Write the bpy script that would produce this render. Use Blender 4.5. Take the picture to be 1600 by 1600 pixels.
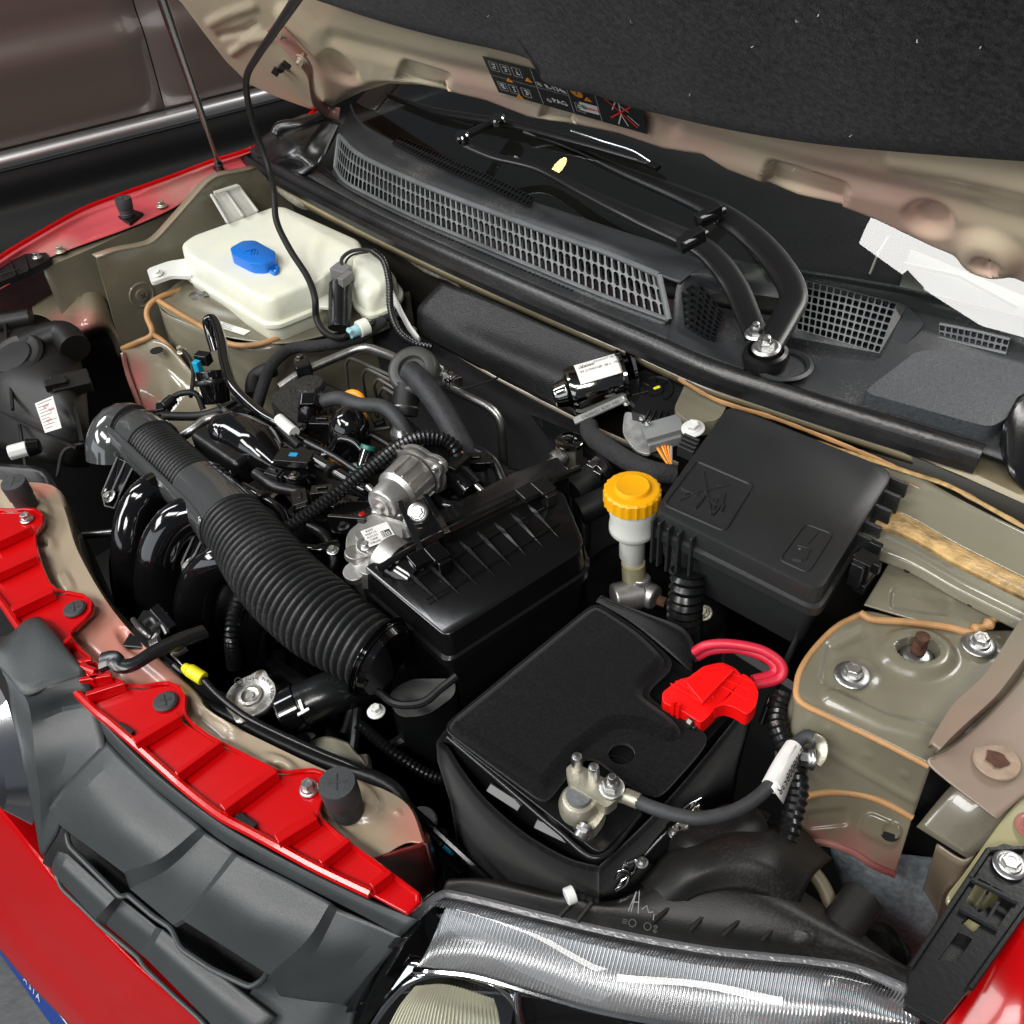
import bpy, bmesh, math, random
from mathutils import Vector, Matrix, noise
from mathutils.geometry import tessellate_polygon
random.seed(7)
V = Vector
S = bpy.context.scene
for o in list(bpy.data.objects): bpy.data.objects.remove(o)
COL = S.collection
# ---------------------------------------------------------------- camera, light, exposure
PITCH, ROLL, YAW, F, H = math.radians(42), math.radians(5), math.radians(48.7), 1480.0, 1.6
_h = V((-math.sin(YAW), math.cos(YAW), 0))
FW = _h*math.cos(PITCH) + V((0, 0, -math.sin(PITCH)))
_r = FW.cross(V((0, 0, 1))).normalized(); _u = _r.cross(FW)
RT = _r*math.cos(ROLL) - _u*math.sin(ROLL)
UP = _u*math.cos(ROLL) + _r*math.sin(ROLL)
CP = V((0, 0, H))
cd = bpy.data.cameras.new('camera'); cam = bpy.data.objects.new('camera', cd); COL.objects.link(cam)
cd.sensor_width = 36; cd.lens = F/1600*36; cd.clip_start = .01; cd.clip_end = 60
cam.matrix_world = Matrix(((RT.x, UP.x, -FW.x, CP.x), (RT.y, UP.y, -FW.y, CP.y), (RT.z, UP.z, -FW.z, CP.z), (0, 0, 0, 1)))
S.camera = cam
S.view_settings.view_transform = 'Standard'; S.view_settings.look = 'None'
S.view_settings.exposure = 0.0; S.view_settings.gamma = 1
w = bpy.data.worlds.new('World'); S.world = w; w.use_nodes = True
w.node_tree.nodes['Background'].inputs[0].default_value = (.80, .86, 1, 1)
w.node_tree.nodes['Background'].inputs[1].default_value = .10
def area(name, loc, target, sx, sy, power, col=(1, 1, 1)):
    l = bpy.data.lights.new(name, 'AREA'); l.shape = 'RECTANGLE'; l.size = sx; l.size_y = sy; l.energy = power; l.color = col
    o = bpy.data.objects.new(name, l); COL.objects.link(o); o.location = loc
    d = V(target)-V(loc); o.rotation_euler = d.to_track_quat('-Z', 'Y').to_euler(); return o
# showroom ceiling panels and the tall glazed shopfront in front of the car, plus added fill lamps behind
area('ceiling_or_fill_light', (-.6, -1.3, 3.1), (-.7, .4, .8), 1.6, .35, 36, (1, .97, .93))
area('ceiling_or_fill_light', (.80, -1.12, 3.0), (-.4, .4, .8), .8, .5, 34, (1, .98, .95))
area('ceiling_or_fill_light', (-2.6, -.6, 3.1), (-.9, .5, .8), .4, 1.6, 34, (.95, .97, 1))
area('ceiling_or_fill_light', (-1.9, -2.2, 3.0), (-.5, .1, .8), 2.0, .5, 55, (1, .98, .95))
area('shop_window', (-.9, -3.4, 2.2), (-.8, .3, 1.0), 5.0, 1.3, 44, (.90, .95, 1))
area('ceiling_or_fill_light', (.1, 2.5, 2.9), (-.4, 1.0, 1.0), 1.6, .5, 45, (1, .97, .93))  # added lamp that brightens the dashboard and windscreen from behind
area('ceiling_or_fill_light', (-.565, 1.09, 3.0), (-.565, 1.0905, 1.0), .195, .28, 1.8, (1, .99, .96))
area('rear_fill_light', (-.6, 4.2, 1.9), (-.6, 1.0, 1.1), 3.0, 1.4, 24, (1, .97, .92))  # added fill from the rear for windscreen and dashboard; no window known there
def spot(name, loc, r, power, col):
    l = bpy.data.lights.new(name, 'POINT'); l.shadow_soft_size = r; l.energy = power; l.color = col
    o = bpy.data.objects.new(name, l); COL.objects.link(o); o.location = loc; return o
# ---------------------------------------------------------------- pixel rays to points in the place
def ray(px, py): return FW + RT*((px-800)/F) - UP*((py-800)/F)
def PZ(px, py, z):
    d = ray(px, py); return CP + d*((z-CP.z)/d.z)
def PX(px, py, x):
    d = ray(px, py); return CP + d*((x-CP.x)/d.x)
def PY(px, py, y):
    d = ray(px, py); return CP + d*((y-CP.y)/d.y)
def plane(o, n):
    o = V(o); n = V(n).normalized()
    def f(px, py, h=0):
        d = ray(px, py); return CP + d*(((o+n*h)-CP).dot(n)/d.dot(n))
    return f
def P3(pts, m=PZ): return [m(*p) for p in pts]
# ---------------------------------------------------------------- materials
MATS = {}
def mat(name, col, rough=.5, metal=0, coat=0, bump=0, bscale=200, var=0, vscale=30, col2=None, trans=0, sss=0, spec=.5, emit=None, estr=1, ior=1.5, bdetail=3, sheen=0, dust=0, flake=0, alpha=1):
    if name in MATS: return MATS[name]
    m = bpy.data.materials.new(name); m.use_nodes = True; nt = m.node_tree; N = nt.nodes; L = nt.links
    b = N['Principled BSDF']
    def si(k, v):
        if k in b.inputs: b.inputs[k].default_value = v
    c = (*col, 1); si('Base Color', c); si('Roughness', rough); si('Metallic', metal); si('IOR', ior)
    si('Coat Weight', coat); si('Coat Roughness', .04); si('Transmission Weight', trans); si('Specular IOR Level', spec); si('Alpha', alpha)
    if sss: si('Subsurface Weight', sss); si('Subsurface Radius', (.02, .02, .015)); si('Subsurface Scale', .5)
    if sheen: si('Sheen Weight', sheen); si('Sheen Roughness', .5)
    if emit: si('Emission Color', (*emit, 1)); si('Emission Strength', estr)
    tc = N.new('ShaderNodeTexCoord')
    cur = None
    if var or col2:
        n = N.new('ShaderNodeTexNoise'); n.inputs['Scale'].default_value = vscale; n.inputs['Detail'].default_value = 6
        n.inputs['Roughness'].default_value = .6; L.new(tc.outputs['Object'], n.inputs['Vector'])
        r = N.new('ShaderNodeValToRGB'); r.color_ramp.elements[0].position = .35; r.color_ramp.elements[1].position = .68
        k = var
        r.color_ramp.elements[0].color = tuple(max(0, x*(1-k)) for x in col)+(1,)
        r.color_ramp.elements[1].color = (*(col2 or tuple(min(1, x*(1+k)) for x in col)), 1)
        L.new(n.outputs['Fac'], r.inputs['Fac']); cur = r.outputs['Color']
        mr = N.new('ShaderNodeMapRange'); mr.inputs['To Min'].default_value = rough*.85; mr.inputs['To Max'].default_value = min(1, rough*1.2)
        L.new(n.outputs['Fac'], mr.inputs['Value']); L.new(mr.outputs[0], b.inputs['Roughness'])
    if dust:
        n = N.new('ShaderNodeTexNoise'); n.inputs['Scale'].default_value = 420; n.inputs['Detail'].default_value = 2
        n2 = N.new('ShaderNodeTexNoise'); n2.inputs['Scale'].default_value = 9; n2.inputs['Detail'].default_value = 5
        L.new(tc.outputs['Object'], n.inputs['Vector']); L.new(tc.outputs['Object'], n2.inputs['Vector'])
        mu = N.new('ShaderNodeMath'); mu.operation = 'MULTIPLY'; L.new(n.outputs['Fac'], mu.inputs[0]); L.new(n2.outputs['Fac'], mu.inputs[1])
        r = N.new('ShaderNodeValToRGB'); r.color_ramp.elements[0].position = .30; r.color_ramp.elements[1].position = .48
        r.color_ramp.elements[0].color = (0, 0, 0, 1); r.color_ramp.elements[1].color = (dust, dust, dust, 1)
        L.new(mu.outputs[0], r.inputs['Fac'])
        mx = N.new('ShaderNodeMix'); mx.data_type = 'RGBA'; mx.inputs['A'].default_value = c; mx.inputs['B'].default_value = (.42, .4, .37, 1)
        if cur: L.new(cur, mx.inputs['A'])
        L.new(r.outputs['Color'], mx.inputs['Factor']); cur = mx.outputs['Result']
    if cur: L.new(cur, b.inputs['Base Color'])
    if bump:
        n = N.new('ShaderNodeTexNoise'); n.inputs['Scale'].default_value = bscale; n.inputs['Detail'].default_value = bdetail
        L.new(tc.outputs['Object'], n.inputs['Vector'])
        bp = N.new('ShaderNodeBump'); bp.inputs['Strength'].default_value = bump; bp.inputs['Distance'].default_value = min(.002, .7/bscale)
        L.new(n.outputs['Fac'], bp.inputs['Height']); L.new(bp.outputs[0], b.inputs['Normal'])
    MATS[name] = m; return m
def overspray(name, col, tint, center, radius, **k):
    """painted sheet metal with a soft patch of red overspray (a stain of its own at a fixed place on the metal)"""
    m = mat(name, col, **k); nt = m.node_tree; N = nt.nodes; L = nt.links; b = N['Principled BSDF']
    g = N.new('ShaderNodeNewGeometry'); prev = b.inputs['Base Color'].links[0].from_socket if b.inputs['Base Color'].links else None
    nz = N.new('ShaderNodeTexNoise'); nz.inputs['Scale'].default_value = 9; nz.inputs['Detail'].default_value = 6
    L.new(g.outputs['Position'], nz.inputs['Vector'])
    tot = None
    for c, rr in zip(center, radius):
        d = N.new('ShaderNodeVectorMath'); d.operation = 'DISTANCE'; d.inputs[1].default_value = c; L.new(g.outputs['Position'], d.inputs[0])
        mr = N.new('ShaderNodeMapRange'); mr.interpolation_type = 'SMOOTHSTEP'
        mr.inputs['From Min'].default_value = rr; mr.inputs['From Max'].default_value = rr*.2; L.new(d.outputs['Value'], mr.inputs['Value'])
        if tot is None: tot = mr.outputs[0]
        else:
            a = N.new('ShaderNodeMath'); a.operation = 'MAXIMUM'; L.new(tot, a.inputs[0]); L.new(mr.outputs[0], a.inputs[1]); tot = a.outputs[0]
    mu = N.new('ShaderNodeMath'); mu.operation = 'MULTIPLY'; L.new(tot, mu.inputs[0]); L.new(nz.outputs['Fac'], mu.inputs[1])
    mx = N.new('ShaderNodeMix'); mx.data_type = 'RGBA'; mx.inputs['A'].default_value = (*col, 1); mx.inputs['B'].default_value = (*tint, 1)
    if prev: L.new(prev, mx.inputs['A'])
    L.new(mu.outputs[0], mx.inputs['Factor']); L.new(mx.outputs['Result'], b.inputs['Base Color']); return m
BLK = mat('black_plastic', (.007, .0075, .008), .38, spec=.35, bump=.25, bscale=900, var=.25, vscale=14)
BLKS = mat('black_satin_plastic', (.008, .0085, .009), .24, bump=.05, bscale=300)
GLS = mat('gloss_black_plastic', (.004, .004, .0045), .09, coat=.5, bump=.03, bscale=25)
GREY = mat('textured_grey_plastic', (.042, .047, .048), .36, bump=.5, bscale=1500, var=.12, vscale=8)
COWLM = mat('cowl_plastic', (.028, .030, .032), .36, bump=.5, bscale=1100, var=.25, vscale=6, dust=.25)
RUB = mat('rubber', (.009, .009, .0095), .5, spec=.35, bump=.2, bscale=500, var=.3, vscale=20)
RUBG = mat('grey_rubber', (.034, .036, .038), .6, bump=.3, bscale=500, var=.2, vscale=60)
SEALR = mat('seal_rubber', (.009, .009, .010), .28, bump=.15, bscale=160, var=.3, vscale=30)
FELT = mat('black_felt', (.0055, .0055, .006), .98, bump=1.0, bscale=1300, var=.55, vscale=380, bdetail=6, sheen=.14, spec=.06, dust=.02)
BAY = mat('olive_bay_paint', (.172, .158, .112), .28, coat=.4, bump=.06, bscale=60, var=.14, vscale=9, dust=.10)
BAYP = mat('beige_bay_paint', (.29, .24, .17), .33, coat=.3, bump=.05, bscale=60, var=.08, vscale=6)
RED = mat('red_paint', (.42, .0008, .002), .18, coat=.2, spec=.25, bump=.01, bscale=8)
REDD = mat('red_plastic', (.50, .001, .002), .20, coat=.4, bump=.02, bscale=60)
ROSE = mat('rosy_bay_paint', (.30, .06, .07), .30, coat=.5, var=.35, vscale=7, col2=(.45, .22, .17))
ORA = mat('orange_sealant', (.44, .235, .095), .45, bump=.4, bscale=70, var=.18, vscale=25)
WHT = mat('white_tank_plastic', (.80, .82, .74), .30, sss=.35, bump=.05, bscale=40, var=.10, vscale=7, col2=(.84, .85, .68))
WPL = mat('white_plastic', (.72, .73, .70), .35)
BLUE = mat('blue_plastic', (.005, .16, .62), .35, bump=.1, bscale=300)
CYAN = mat('cyan_plastic', (.01, .35, .55), .35)
YEL = mat('yellow_plastic', (.90, .42, .005), .36, bump=.12, bscale=300, sss=.08)
YEL2 = mat('bright_yellow_plastic', (.85, .75, .02), .4)
ORP = mat('orange_plastic', (.85, .32, .01), .35)
SIL = mat('zinc_metal', (.50, .50, .49), .34, metal=1, bump=.1, bscale=400, var=.15, vscale=60)
ALU = mat('cast_aluminium', (.55, .54, .52), .38, metal=.85, bump=.25, bscale=900, var=.2, vscale=40)
ALUB = mat('aluminium_tube', (.36, .36, .35), .36, metal=1, bump=.1, bscale=300, var=.15, vscale=30)
BRASS = mat('tarnished_clamp_metal', (.56, .53, .42), .42, metal=.8, bump=.4, bscale=900, var=.2, vscale=50)
CHR = mat('chrome', (.80, .81, .82), .08, metal=1)
DST = mat('dark_steel', (.13, .12, .11), .35, metal=.9)
RUST = mat('rusty_steel', (.10, .045, .028), .75, metal=.4, bump=.6, bscale=300, var=.4, vscale=90)
GUN = mat('dark_chrome_motor', (.22, .22, .21), .09, metal=1, bump=.02, bscale=20)
PAPER = mat('white_paper', (.78, .77, .74), .7, var=.06, vscale=60)
INK = mat('black_ink', (.015, .015, .015), .6)
INKR = mat('red_ink', (.75, .02, .01), .5)
INKY = mat('yellow_ink', (.90, .60, .01), .5)
INKO = mat('orange_ink', (.90, .32, .01), .5)
INKW = mat('white_ink', (.70, .70, .70), .5)
INKG = mat('green_ink', (.02, .30, .08), .5)
CLOTHT = mat('cloth_tape', (.018, .018, .019), .8, bump=.8, bscale=300, var=.3, vscale=120)
PINKC = mat('pink_red_cable', (.62, .02, .05), .42, bump=.1, bscale=200)
# ---------------------------------------------------------------- objects and mesh building
ROOTS = {}
def prop(o, label=None, cat=None, group=None, kind=None):
    if label: o['label'] = label
    if cat: o['category'] = cat
    if group: o['group'] = group
    if kind: o['kind'] = kind
    return o
def thing(name, label, cat, loc=(0, 0, 0), group=None):
    o = bpy.data.objects.new(name, None); COL.objects.link(o); o.location = loc; o.empty_display_size = .05
    ROOTS[o.name] = V(loc); return prop(o, label, cat, group)
def rootloc(o):
    p = V((0, 0, 0))
    while o is not None: p += V(o.location); o = o.parent
    return p
def cr(pts, n):
    """Catmull-Rom through pts with n steps per span"""
    pts = [V(p) for p in pts]
    if len(pts) < 3: return [pts[0].lerp(pts[-1], i/n) for i in range(n+1)]
    q = [pts[0]*2-pts[1]]+pts+[pts[-1]*2-pts[-2]]; out = []
    for i in range(1, len(q)-2):
        for k in range(n):
            t = k/n; a, b, c, d = q[i-1:i+3]
            out.append(.5*((2*b)+(c-a)*t+(2*a-5*b+4*c-d)*t*t+(3*b-a-3*c+d)*t**3))
    out.append(pts[-1]); return out
def rounded(pts, r, n=4):
    """polyline with rounded corners; open"""
    pts = [V(p) for p in pts]; out = [pts[0]]
    for i in range(1, len(pts)-1):
        a, b, c = pts[i-1:i+2]; u = (a-b); v = (c-b); rr = min(r, u.length*.48, v.length*.48)
        p = b+u.normalized()*rr; q = b+v.normalized()*rr
        for k in range(n+1):
            t = k/n; out.append((1-t)**2*p+2*t*(1-t)*b+t*t*q)
    out.append(pts[-1]); return out
def rpoly(pts, r, n=4):
    """closed polygon with rounded corners (2D or 3D)"""
    pts = [V(p) for p in pts]; out = []; N = len(pts)
    rs = r if isinstance(r, (list, tuple)) else [r]*N
    for i in range(N):
        a, b, c = pts[i-1], pts[i], pts[(i+1) % N]; u = a-b; v = c-b; rr = min(rs[i], u.length*.48, v.length*.48)
        if rr < 1e-6: out.append(b); continue
        p = b+u.normalized()*rr; q = b+v.normalized()*rr
        for k in range(n+1):
            t = k/n; out.append((1-t)**2*p+2*t*(1-t)*b+t*t*q)
    return out
class M:
    def __init__(s): s.v = []; s.f = []; s.mi = []; s.m = 0
    def add(s, vs, fs, m=None):
        b = len(s.v); s.v += [V(x) for x in vs]; s.f += [tuple(b+i for i in f) for f in fs]; s.mi += [s.m if m is None else m]*len(fs); return s
    def frame(s, d):
        d = d.normalized(); a = V((0, 0, 1)) if abs(d.z) < .9 else V((1, 0, 0)); x = a.cross(d).normalized(); return x, d.cross(x)
    def tube(s, pts, r, seg=10, caps=True, m=None, flat=1):
        pts = [V(p) for p in pts]; n = len(pts); rs = r if isinstance(r, (list, tuple)) else [r]*n
        vs = []; x = None
        for i, p in enumerate(pts):
            d = (pts[min(i+1, n-1)]-pts[max(i-1, 0)])
            if d.length < 1e-9: d = V((0, 0, 1))
            d.normalize()
            if x is None: x, y = s.frame(d)
            else:
                x = (x-d*x.dot(d)).normalized(); y = d.cross(x)
            for k in range(seg):
                a = 2*math.pi*k/seg; vs.append(p+(x*math.cos(a)*flat+y*math.sin(a))*rs[i])
        fs = [(i*seg+k, i*seg+(k+1) % seg, (i+1)*seg+(k+1) % seg, (i+1)*seg+k) for i in range(n-1) for k in range(seg)]
        if caps: fs += [tuple(range(seg))[::-1], tuple((n-1)*seg+k for k in range(seg))]
        return s.add(vs, fs, m)
    def cyl(s, a, b, r, r2=None, seg=20, m=None): return s.tube([a, b], [r, r if r2 is None else r2], seg, True, m)
    def lathe(s, o, ax, prof, seg=28, m=None, mod=None, xdir=None):
        """prof: list of (r, h) along the axis"""
        o = V(o); ax = V(ax).normalized(); x, y = s.frame(ax)
        if xdir is not None: x = (V(xdir)-ax*V(xdir).dot(ax)).normalized(); y = ax.cross(x)
        vs = []
        for j, (r, h) in enumerate(prof):
            for k in range(seg):
                a = 2*math.pi*k/seg; rr = r*(mod(a, j) if mod else 1); vs.append(o+ax*h+(x*math.cos(a)+y*math.sin(a))*rr)
        n = len(prof)
        fs = [(i*seg+k, i*seg+(k+1) % seg, (i+1)*seg+(k+1) % seg, (i+1)*seg+k) for i in range(n-1) for k in range(seg)]
        fs += [tuple(range(seg))[::-1], tuple((n-1)*seg+k for k in range(seg))]
        return s.add(vs, fs, m)
    def box(s, c, sz, R=None, m=None, taper=1):
        c = V(c); hx, hy, hz = [q/2 for q in sz]; vs = []
        for z in (-1, 1):
            k = taper if z > 0 else 1
            for x, y in ((-1, -1), (1, -1), (1, 1), (-1, 1)):
                p = V((x*hx*k, y*hy*k, z*hz)); vs.append(c+(R @ p if R else p))
        return s.add(vs, [(3, 2, 1, 0), (4, 5, 6, 7), (0, 1, 5, 4), (1, 2, 6, 5), (2, 3, 7, 6), (3, 0, 4, 7)], m)
    def hexa(s, lo, hi, m=None):
        """8-cornered block from two quads"""
        return s.add(list(lo)+list(hi), [(3, 2, 1, 0), (4, 5, 6, 7), (0, 1, 5, 4), (1, 2, 6, 5), (2, 3, 7, 6), (3, 0, 4, 7)], m)
    def prism(s, outline, ext, holes=(), m=None, top=True, bottom=True):
        """outline 3D points; ext vector towards the back; optional holes"""
        ol = [V(p) for p in outline]; ext = V(ext); loops = [ol]+[[V(p) for p in h] for h in holes]
        n = len(ol); allp = [p for l in loops for p in l]; T = len(allp)
        # local 2D for tessellation
        nn = V((0, 0, 0))
        for i in range(n): nn += ol[i].cross(ol[(i+1) % n])
        nn.normalize(); x, y = s.frame(nn)
        fl = [[V((p.dot(x), p.dot(y), 0)) for p in l] for l in loops]
        tr = tessellate_polygon(fl)
        vs = allp+[p+ext for p in allp]; fs = []
        for t in tr:
            a, b, c = [allp[i] for i in t]
            if (b-a).cross(c-a).dot(ext) > 0: t = (t[0], t[2], t[1])
            if top: fs.append(tuple(t))
            if bottom: fs.append((t[0]+T, t[2]+T, t[1]+T))
        b0 = 0
        for li, l in enumerate(loops):
            k = len(l)
            for i in range(k):
                a, b = b0+i, b0+(i+1) % k; fs.append((a, b, b+T, a+T))
            b0 += k
        return s.add(vs, fs, m)
    def grid(s, rows, m=None, closed=False):
        nr, nc = len(rows), len(rows[0]); vs = [p for r in rows for p in r]
        fs = [(i*nc+j, (i+1)*nc+j, (i+1)*nc+(j+1) % nc, i*nc+(j+1) % nc) for i in range(nr-1) for j in range(nc if closed else nc-1)]
        return s.add(vs, fs, m)
    def obj(s, name, mats, parent=None, bevel=0, bseg=2, solid=0, off=-1, smooth=35, label=None, sub=0, loc=None, kind=None, fix=True):
        o0 = rootloc(parent) if parent else V(loc or (0, 0, 0))
        me = bpy.data.meshes.new(name); me.from_pydata([tuple(v-o0) for v in s.v], [], s.f)
        mats = mats if isinstance(mats, (list, tuple)) else [mats]
        for m in mats: me.materials.append(m)
        for p, i in zip(me.polygons, s.mi): p.material_index = min(i, len(mats)-1)
        if fix:
            bm = bmesh.new(); bm.from_mesh(me); bmesh.ops.recalc_face_normals(bm, faces=bm.faces); bm.to_mesh(me); bm.free()
        me.update()
        o = bpy.data.objects.new(name, me); COL.objects.link(o)
        if parent: o.parent = parent
        else: o.location = o0
        for p in me.polygons: p.use_smooth = True
        me.set_sharp_from_angle(angle=math.radians(smooth))
        if solid:
            md = o.modifiers.new('thickness', 'SOLIDIFY'); md.thickness = abs(solid); md.offset = off
        if bevel:
            md = o.modifiers.new('edges', 'BEVEL'); md.width = bevel; md.segments = bseg; md.limit_method = 'ANGLE'; md.angle_limit = math.radians(40); md.harden_normals = True
        if sub:
            md = o.modifiers.new('sub', 'SUBSURF'); md.levels = sub; md.render_levels = sub
        if label: o['label'] = label
        if kind: o['kind'] = kind
        return o
def tagd(o, label, cat, group=None, kind=None): return prop(o, label, cat, group, kind)
# stamps: height fields in the pixel layout of a pressed panel, converted to metres by the panel
def sst(e0, e1, x):
    t = max(0, min(1, (x-e0)/(e1-e0))); return t*t*(3-2*t)
def st_rect(cx, cy, w, h, ang, r, d, soft=5):
    ca, sa = math.cos(math.radians(ang)), math.sin(math.radians(ang))
    def f(x, y):
        dx, dy = x-cx, y-cy
        if abs(dx)+abs(dy) > (w+h+4*soft): return 0
        u, v = abs(dx*ca+dy*sa)-w/2+r, abs(-dx*sa+dy*ca)-h/2+r
        q = math.hypot(max(u, 0), max(v, 0))+min(max(u, v), 0)-r
        return d*sst(soft, -soft, q)
    return f
def st_ell(cx, cy, a, b, ang, d, soft=.2):
    ca, sa = math.cos(math.radians(ang)), math.sin(math.radians(ang))
    def f(x, y):
        dx, dy = x-cx, y-cy
        q = math.hypot((dx*ca+dy*sa)/a, (-dx*sa+dy*ca)/b)
        return d*sst(1+soft, 1-soft, q) if q < 1+soft else 0
    return f
def segd(x, y, a, b):
    ax, ay = a; bx, by = b; vx, vy = bx-ax, by-ay; t = max(0, min(1, ((x-ax)*vx+(y-ay)*vy)/(vx*vx+vy*vy+1e-9)))
    return math.hypot(x-ax-vx*t, y-ay-vy*t)
def st_line(pts, wd, d, soft=4):
    def f(x, y):
        q = min(segd(x, y, pts[i], pts[i+1]) for i in range(len(pts)-1))
        return d*sst(wd/2+soft, wd/2-soft, q) if q < wd/2+soft else 0
    return f
def st_side(a, b, d, soft=6):
    """step: +d on the left side of the line a->b (image sense)"""
    L = math.hypot(b[0]-a[0], b[1]-a[1])
    return lambda x, y: d*sst(-soft, soft, ((b[0]-a[0])*(y-a[1])-(b[1]-a[1])*(x-a[0]))/L)
def sheet(rows, nu, nv, m=PZ, disp=(), nrm=None, lin=False):
    """rows of (px,py,h) -> smooth 3D grid; disp = stamps along nrm"""
    R1 = []
    for r in rows:
        if lin:
            q = []
            for i in range(len(r)-1):
                for k in range(nu): q.append(V(r[i]).lerp(V(r[i+1]), k/nu))
            q.append(V(r[-1])); R1.append(q)
        else: R1.append(cr(r, nu))
    cols = []
    for j in range(len(R1[0])):
        c = [r[j] for r in R1]; cols.append(cr(c, nv) if not lin else sum([[c[i].lerp(c[i+1], k/nv) for k in range(nv)] for i in range(len(c)-1)], [])+[c[-1]])
    out = []
    for i in range(len(cols[0])):
        row = []
        for c in cols:
            q = c[i]; p = m(q.x, q.y, q.z)
            if disp:
                h = sum(f(q.x, q.y) for f in disp)
                if h: p = p+V(nrm)*h
            row.append(p)
        out.append(row)
    return out
def facet(cols, nr=8, nc=4, m=PZ):
    """columns of (px,py,h) from top to bottom: smooth down each column, straight from column to column (pressed facets with crisp ridges)"""
    C = [cr(P3(c, m), nr) for c in cols]; out = []
    for i in range(len(C[0])):
        r = []
        for a, b in zip(C, C[1:]):
            for k in range(nc): r.append(a[i].lerp(b[i], k/nc))
        r.append(C[-1][i]); out.append(r)
    return out
def scurve(pts, n=6, m=PZ): return cr(P3(pts, m), n)
BS = .78
def bolt(o, ax, r, h, parent, mat_=SIL, washer=1.9, name='bolt', star=False, label=None):
    o = V(o); g = M(); x = V(ax).normalized()
    r *= BS; h *= .9
    if washer: g.lathe(o, x, [(r*washer, 0), (r*washer, h*.12), (r*washer*.93, h*.2), (r*1.3, h*.26)], 28)
    g.lathe(o, x, [(r*1.35, h*.2), (r*1.35, h*.3), (r*1.2, h*.42)], 24)
    g.lathe(o, x, [(r*1.04, h*.4), (r*1.04, h*.93), (r*.92, h), (r*.55, h), (r*.5, h*.93)], 6 if not star else 18, mod=None if not star else (lambda a, j: 1+.06*math.cos(6*a)), xdir=(.8, .3, .1))
    return g.obj(name, mat_, parent, label=label)
def frame_of(xd, n):
    xd = V(xd).normalized(); n = V(n).normalized(); y = n.cross(xd).normalized(); xd = y.cross(n); return Matrix((xd, y, n)).transposed()
def text_geo(g, body, o, R, size, m, align='CENTER', sx=1, bold=0):
    """adds lettering as flat print geometry"""
    cu = bpy.data.curves.new('t', 'FONT'); cu.body = body; cu.size = size; cu.align_x = align; cu.align_y = 'CENTER'; cu.offset = bold; cu.resolution_u = 2
    ob = bpy.data.objects.new('t', cu); COL.objects.link(ob)
    dg = bpy.context.evaluated_depsgraph_get(); me = ob.evaluated_get(dg).to_mesh()
    vs = [V(o)+R @ V((v.co.x*sx, v.co.y, 0)) for v in me.vertices]; g.add(vs, [tuple(p.vertices) for p in me.polygons], m)
    ob.evaluated_get(dg).to_mesh_clear(); bpy.data.objects.remove(ob); bpy.data.curves.remove(cu)
def quad_on(g, o, R, x0, y0, x1, y1, m, h=0):
    g.add([V(o)+R @ V(p) for p in ((x0, y0, h), (x1, y0, h), (x1, y1, h), (x0, y1, h))], [(0, 1, 2, 3)], m)
def corr(pts, r, pitch, depth=.16, seg=16, sub=4):
    """corrugated hose: returns points and radii"""
    P = cr(pts, 24); L = [0]
    for i in range(1, len(P)): L.append(L[-1]+(P[i]-P[i-1]).length)
    n = max(2, int(L[-1]/pitch)); out = []; rs = []; j = 0
    for i in range(n*sub+1):
        d = L[-1]*i/(n*sub)
        while j < len(L)-2 and L[j+1] < d: j += 1
        t = (d-L[j])/max(1e-9, L[j+1]-L[j]); out.append(P[j].lerp(P[j+1], t))
        rr = r(d/L[-1]) if callable(r) else r
        ph = (i % sub)/sub; rs.append(rr*(1-depth*(.5-.5*math.cos(2*math.pi*ph))))
    return out, rs
def hose(name, pts, r, mt, parent=None, n=8, seg=12, m=PZ, **k):
    g = M(); g.tube(scurve(pts, n, m), r, seg); return g.obj(name, mt, parent, **k)
def conduit(name, pts, r, mt, parent=None, pitch=.005, depth=.2, seg=12, m=PZ, **k):
    g = M(); a, b = corr(P3(pts, m), r, pitch, depth); g.tube(a, b, seg); return g.obj(name, mt, parent, **k)
# ================================================================ ground
def to_px(p):
    v = V(p)-CP; t = v.dot(FW); return 800+F*v.dot(RT)/t, 800-F*v.dot(UP)/t
g = M(); g.box((-1, .5, -.02), (14, 14, .03)); floor = prop(g.obj('floor', mat('dark_grout', (.10, .10, .10), .8), None), kind='structure')
TILE = mat('dark_slate_tile', (.045, .048, .052), .42, bump=.5, bscale=60, var=.45, vscale=14)
tile_me = None
for i in range(-4, 4):
    for j in range(-5, 3):
        c = V((-1.13+i*.6, -.36+j*.6, 0))
        if tile_me is None:
            g = M(); g.box((0, 0, -.0015), (.594, .594, .009)); o = g.obj('tile', TILE, floor, bevel=.0015); tile_me = o.data
            o.data.transform(Matrix.Translation(V(floor.location)*0)); o.location = c-floor.location
        else:
            o = bpy.data.objects.new('tile', tile_me); COL.objects.link(o); o.parent = floor
            md = o.modifiers.new('edges', 'BEVEL'); md.width = .0015; o.location = c-floor.location
        o.rotation_euler.z = 0
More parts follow.
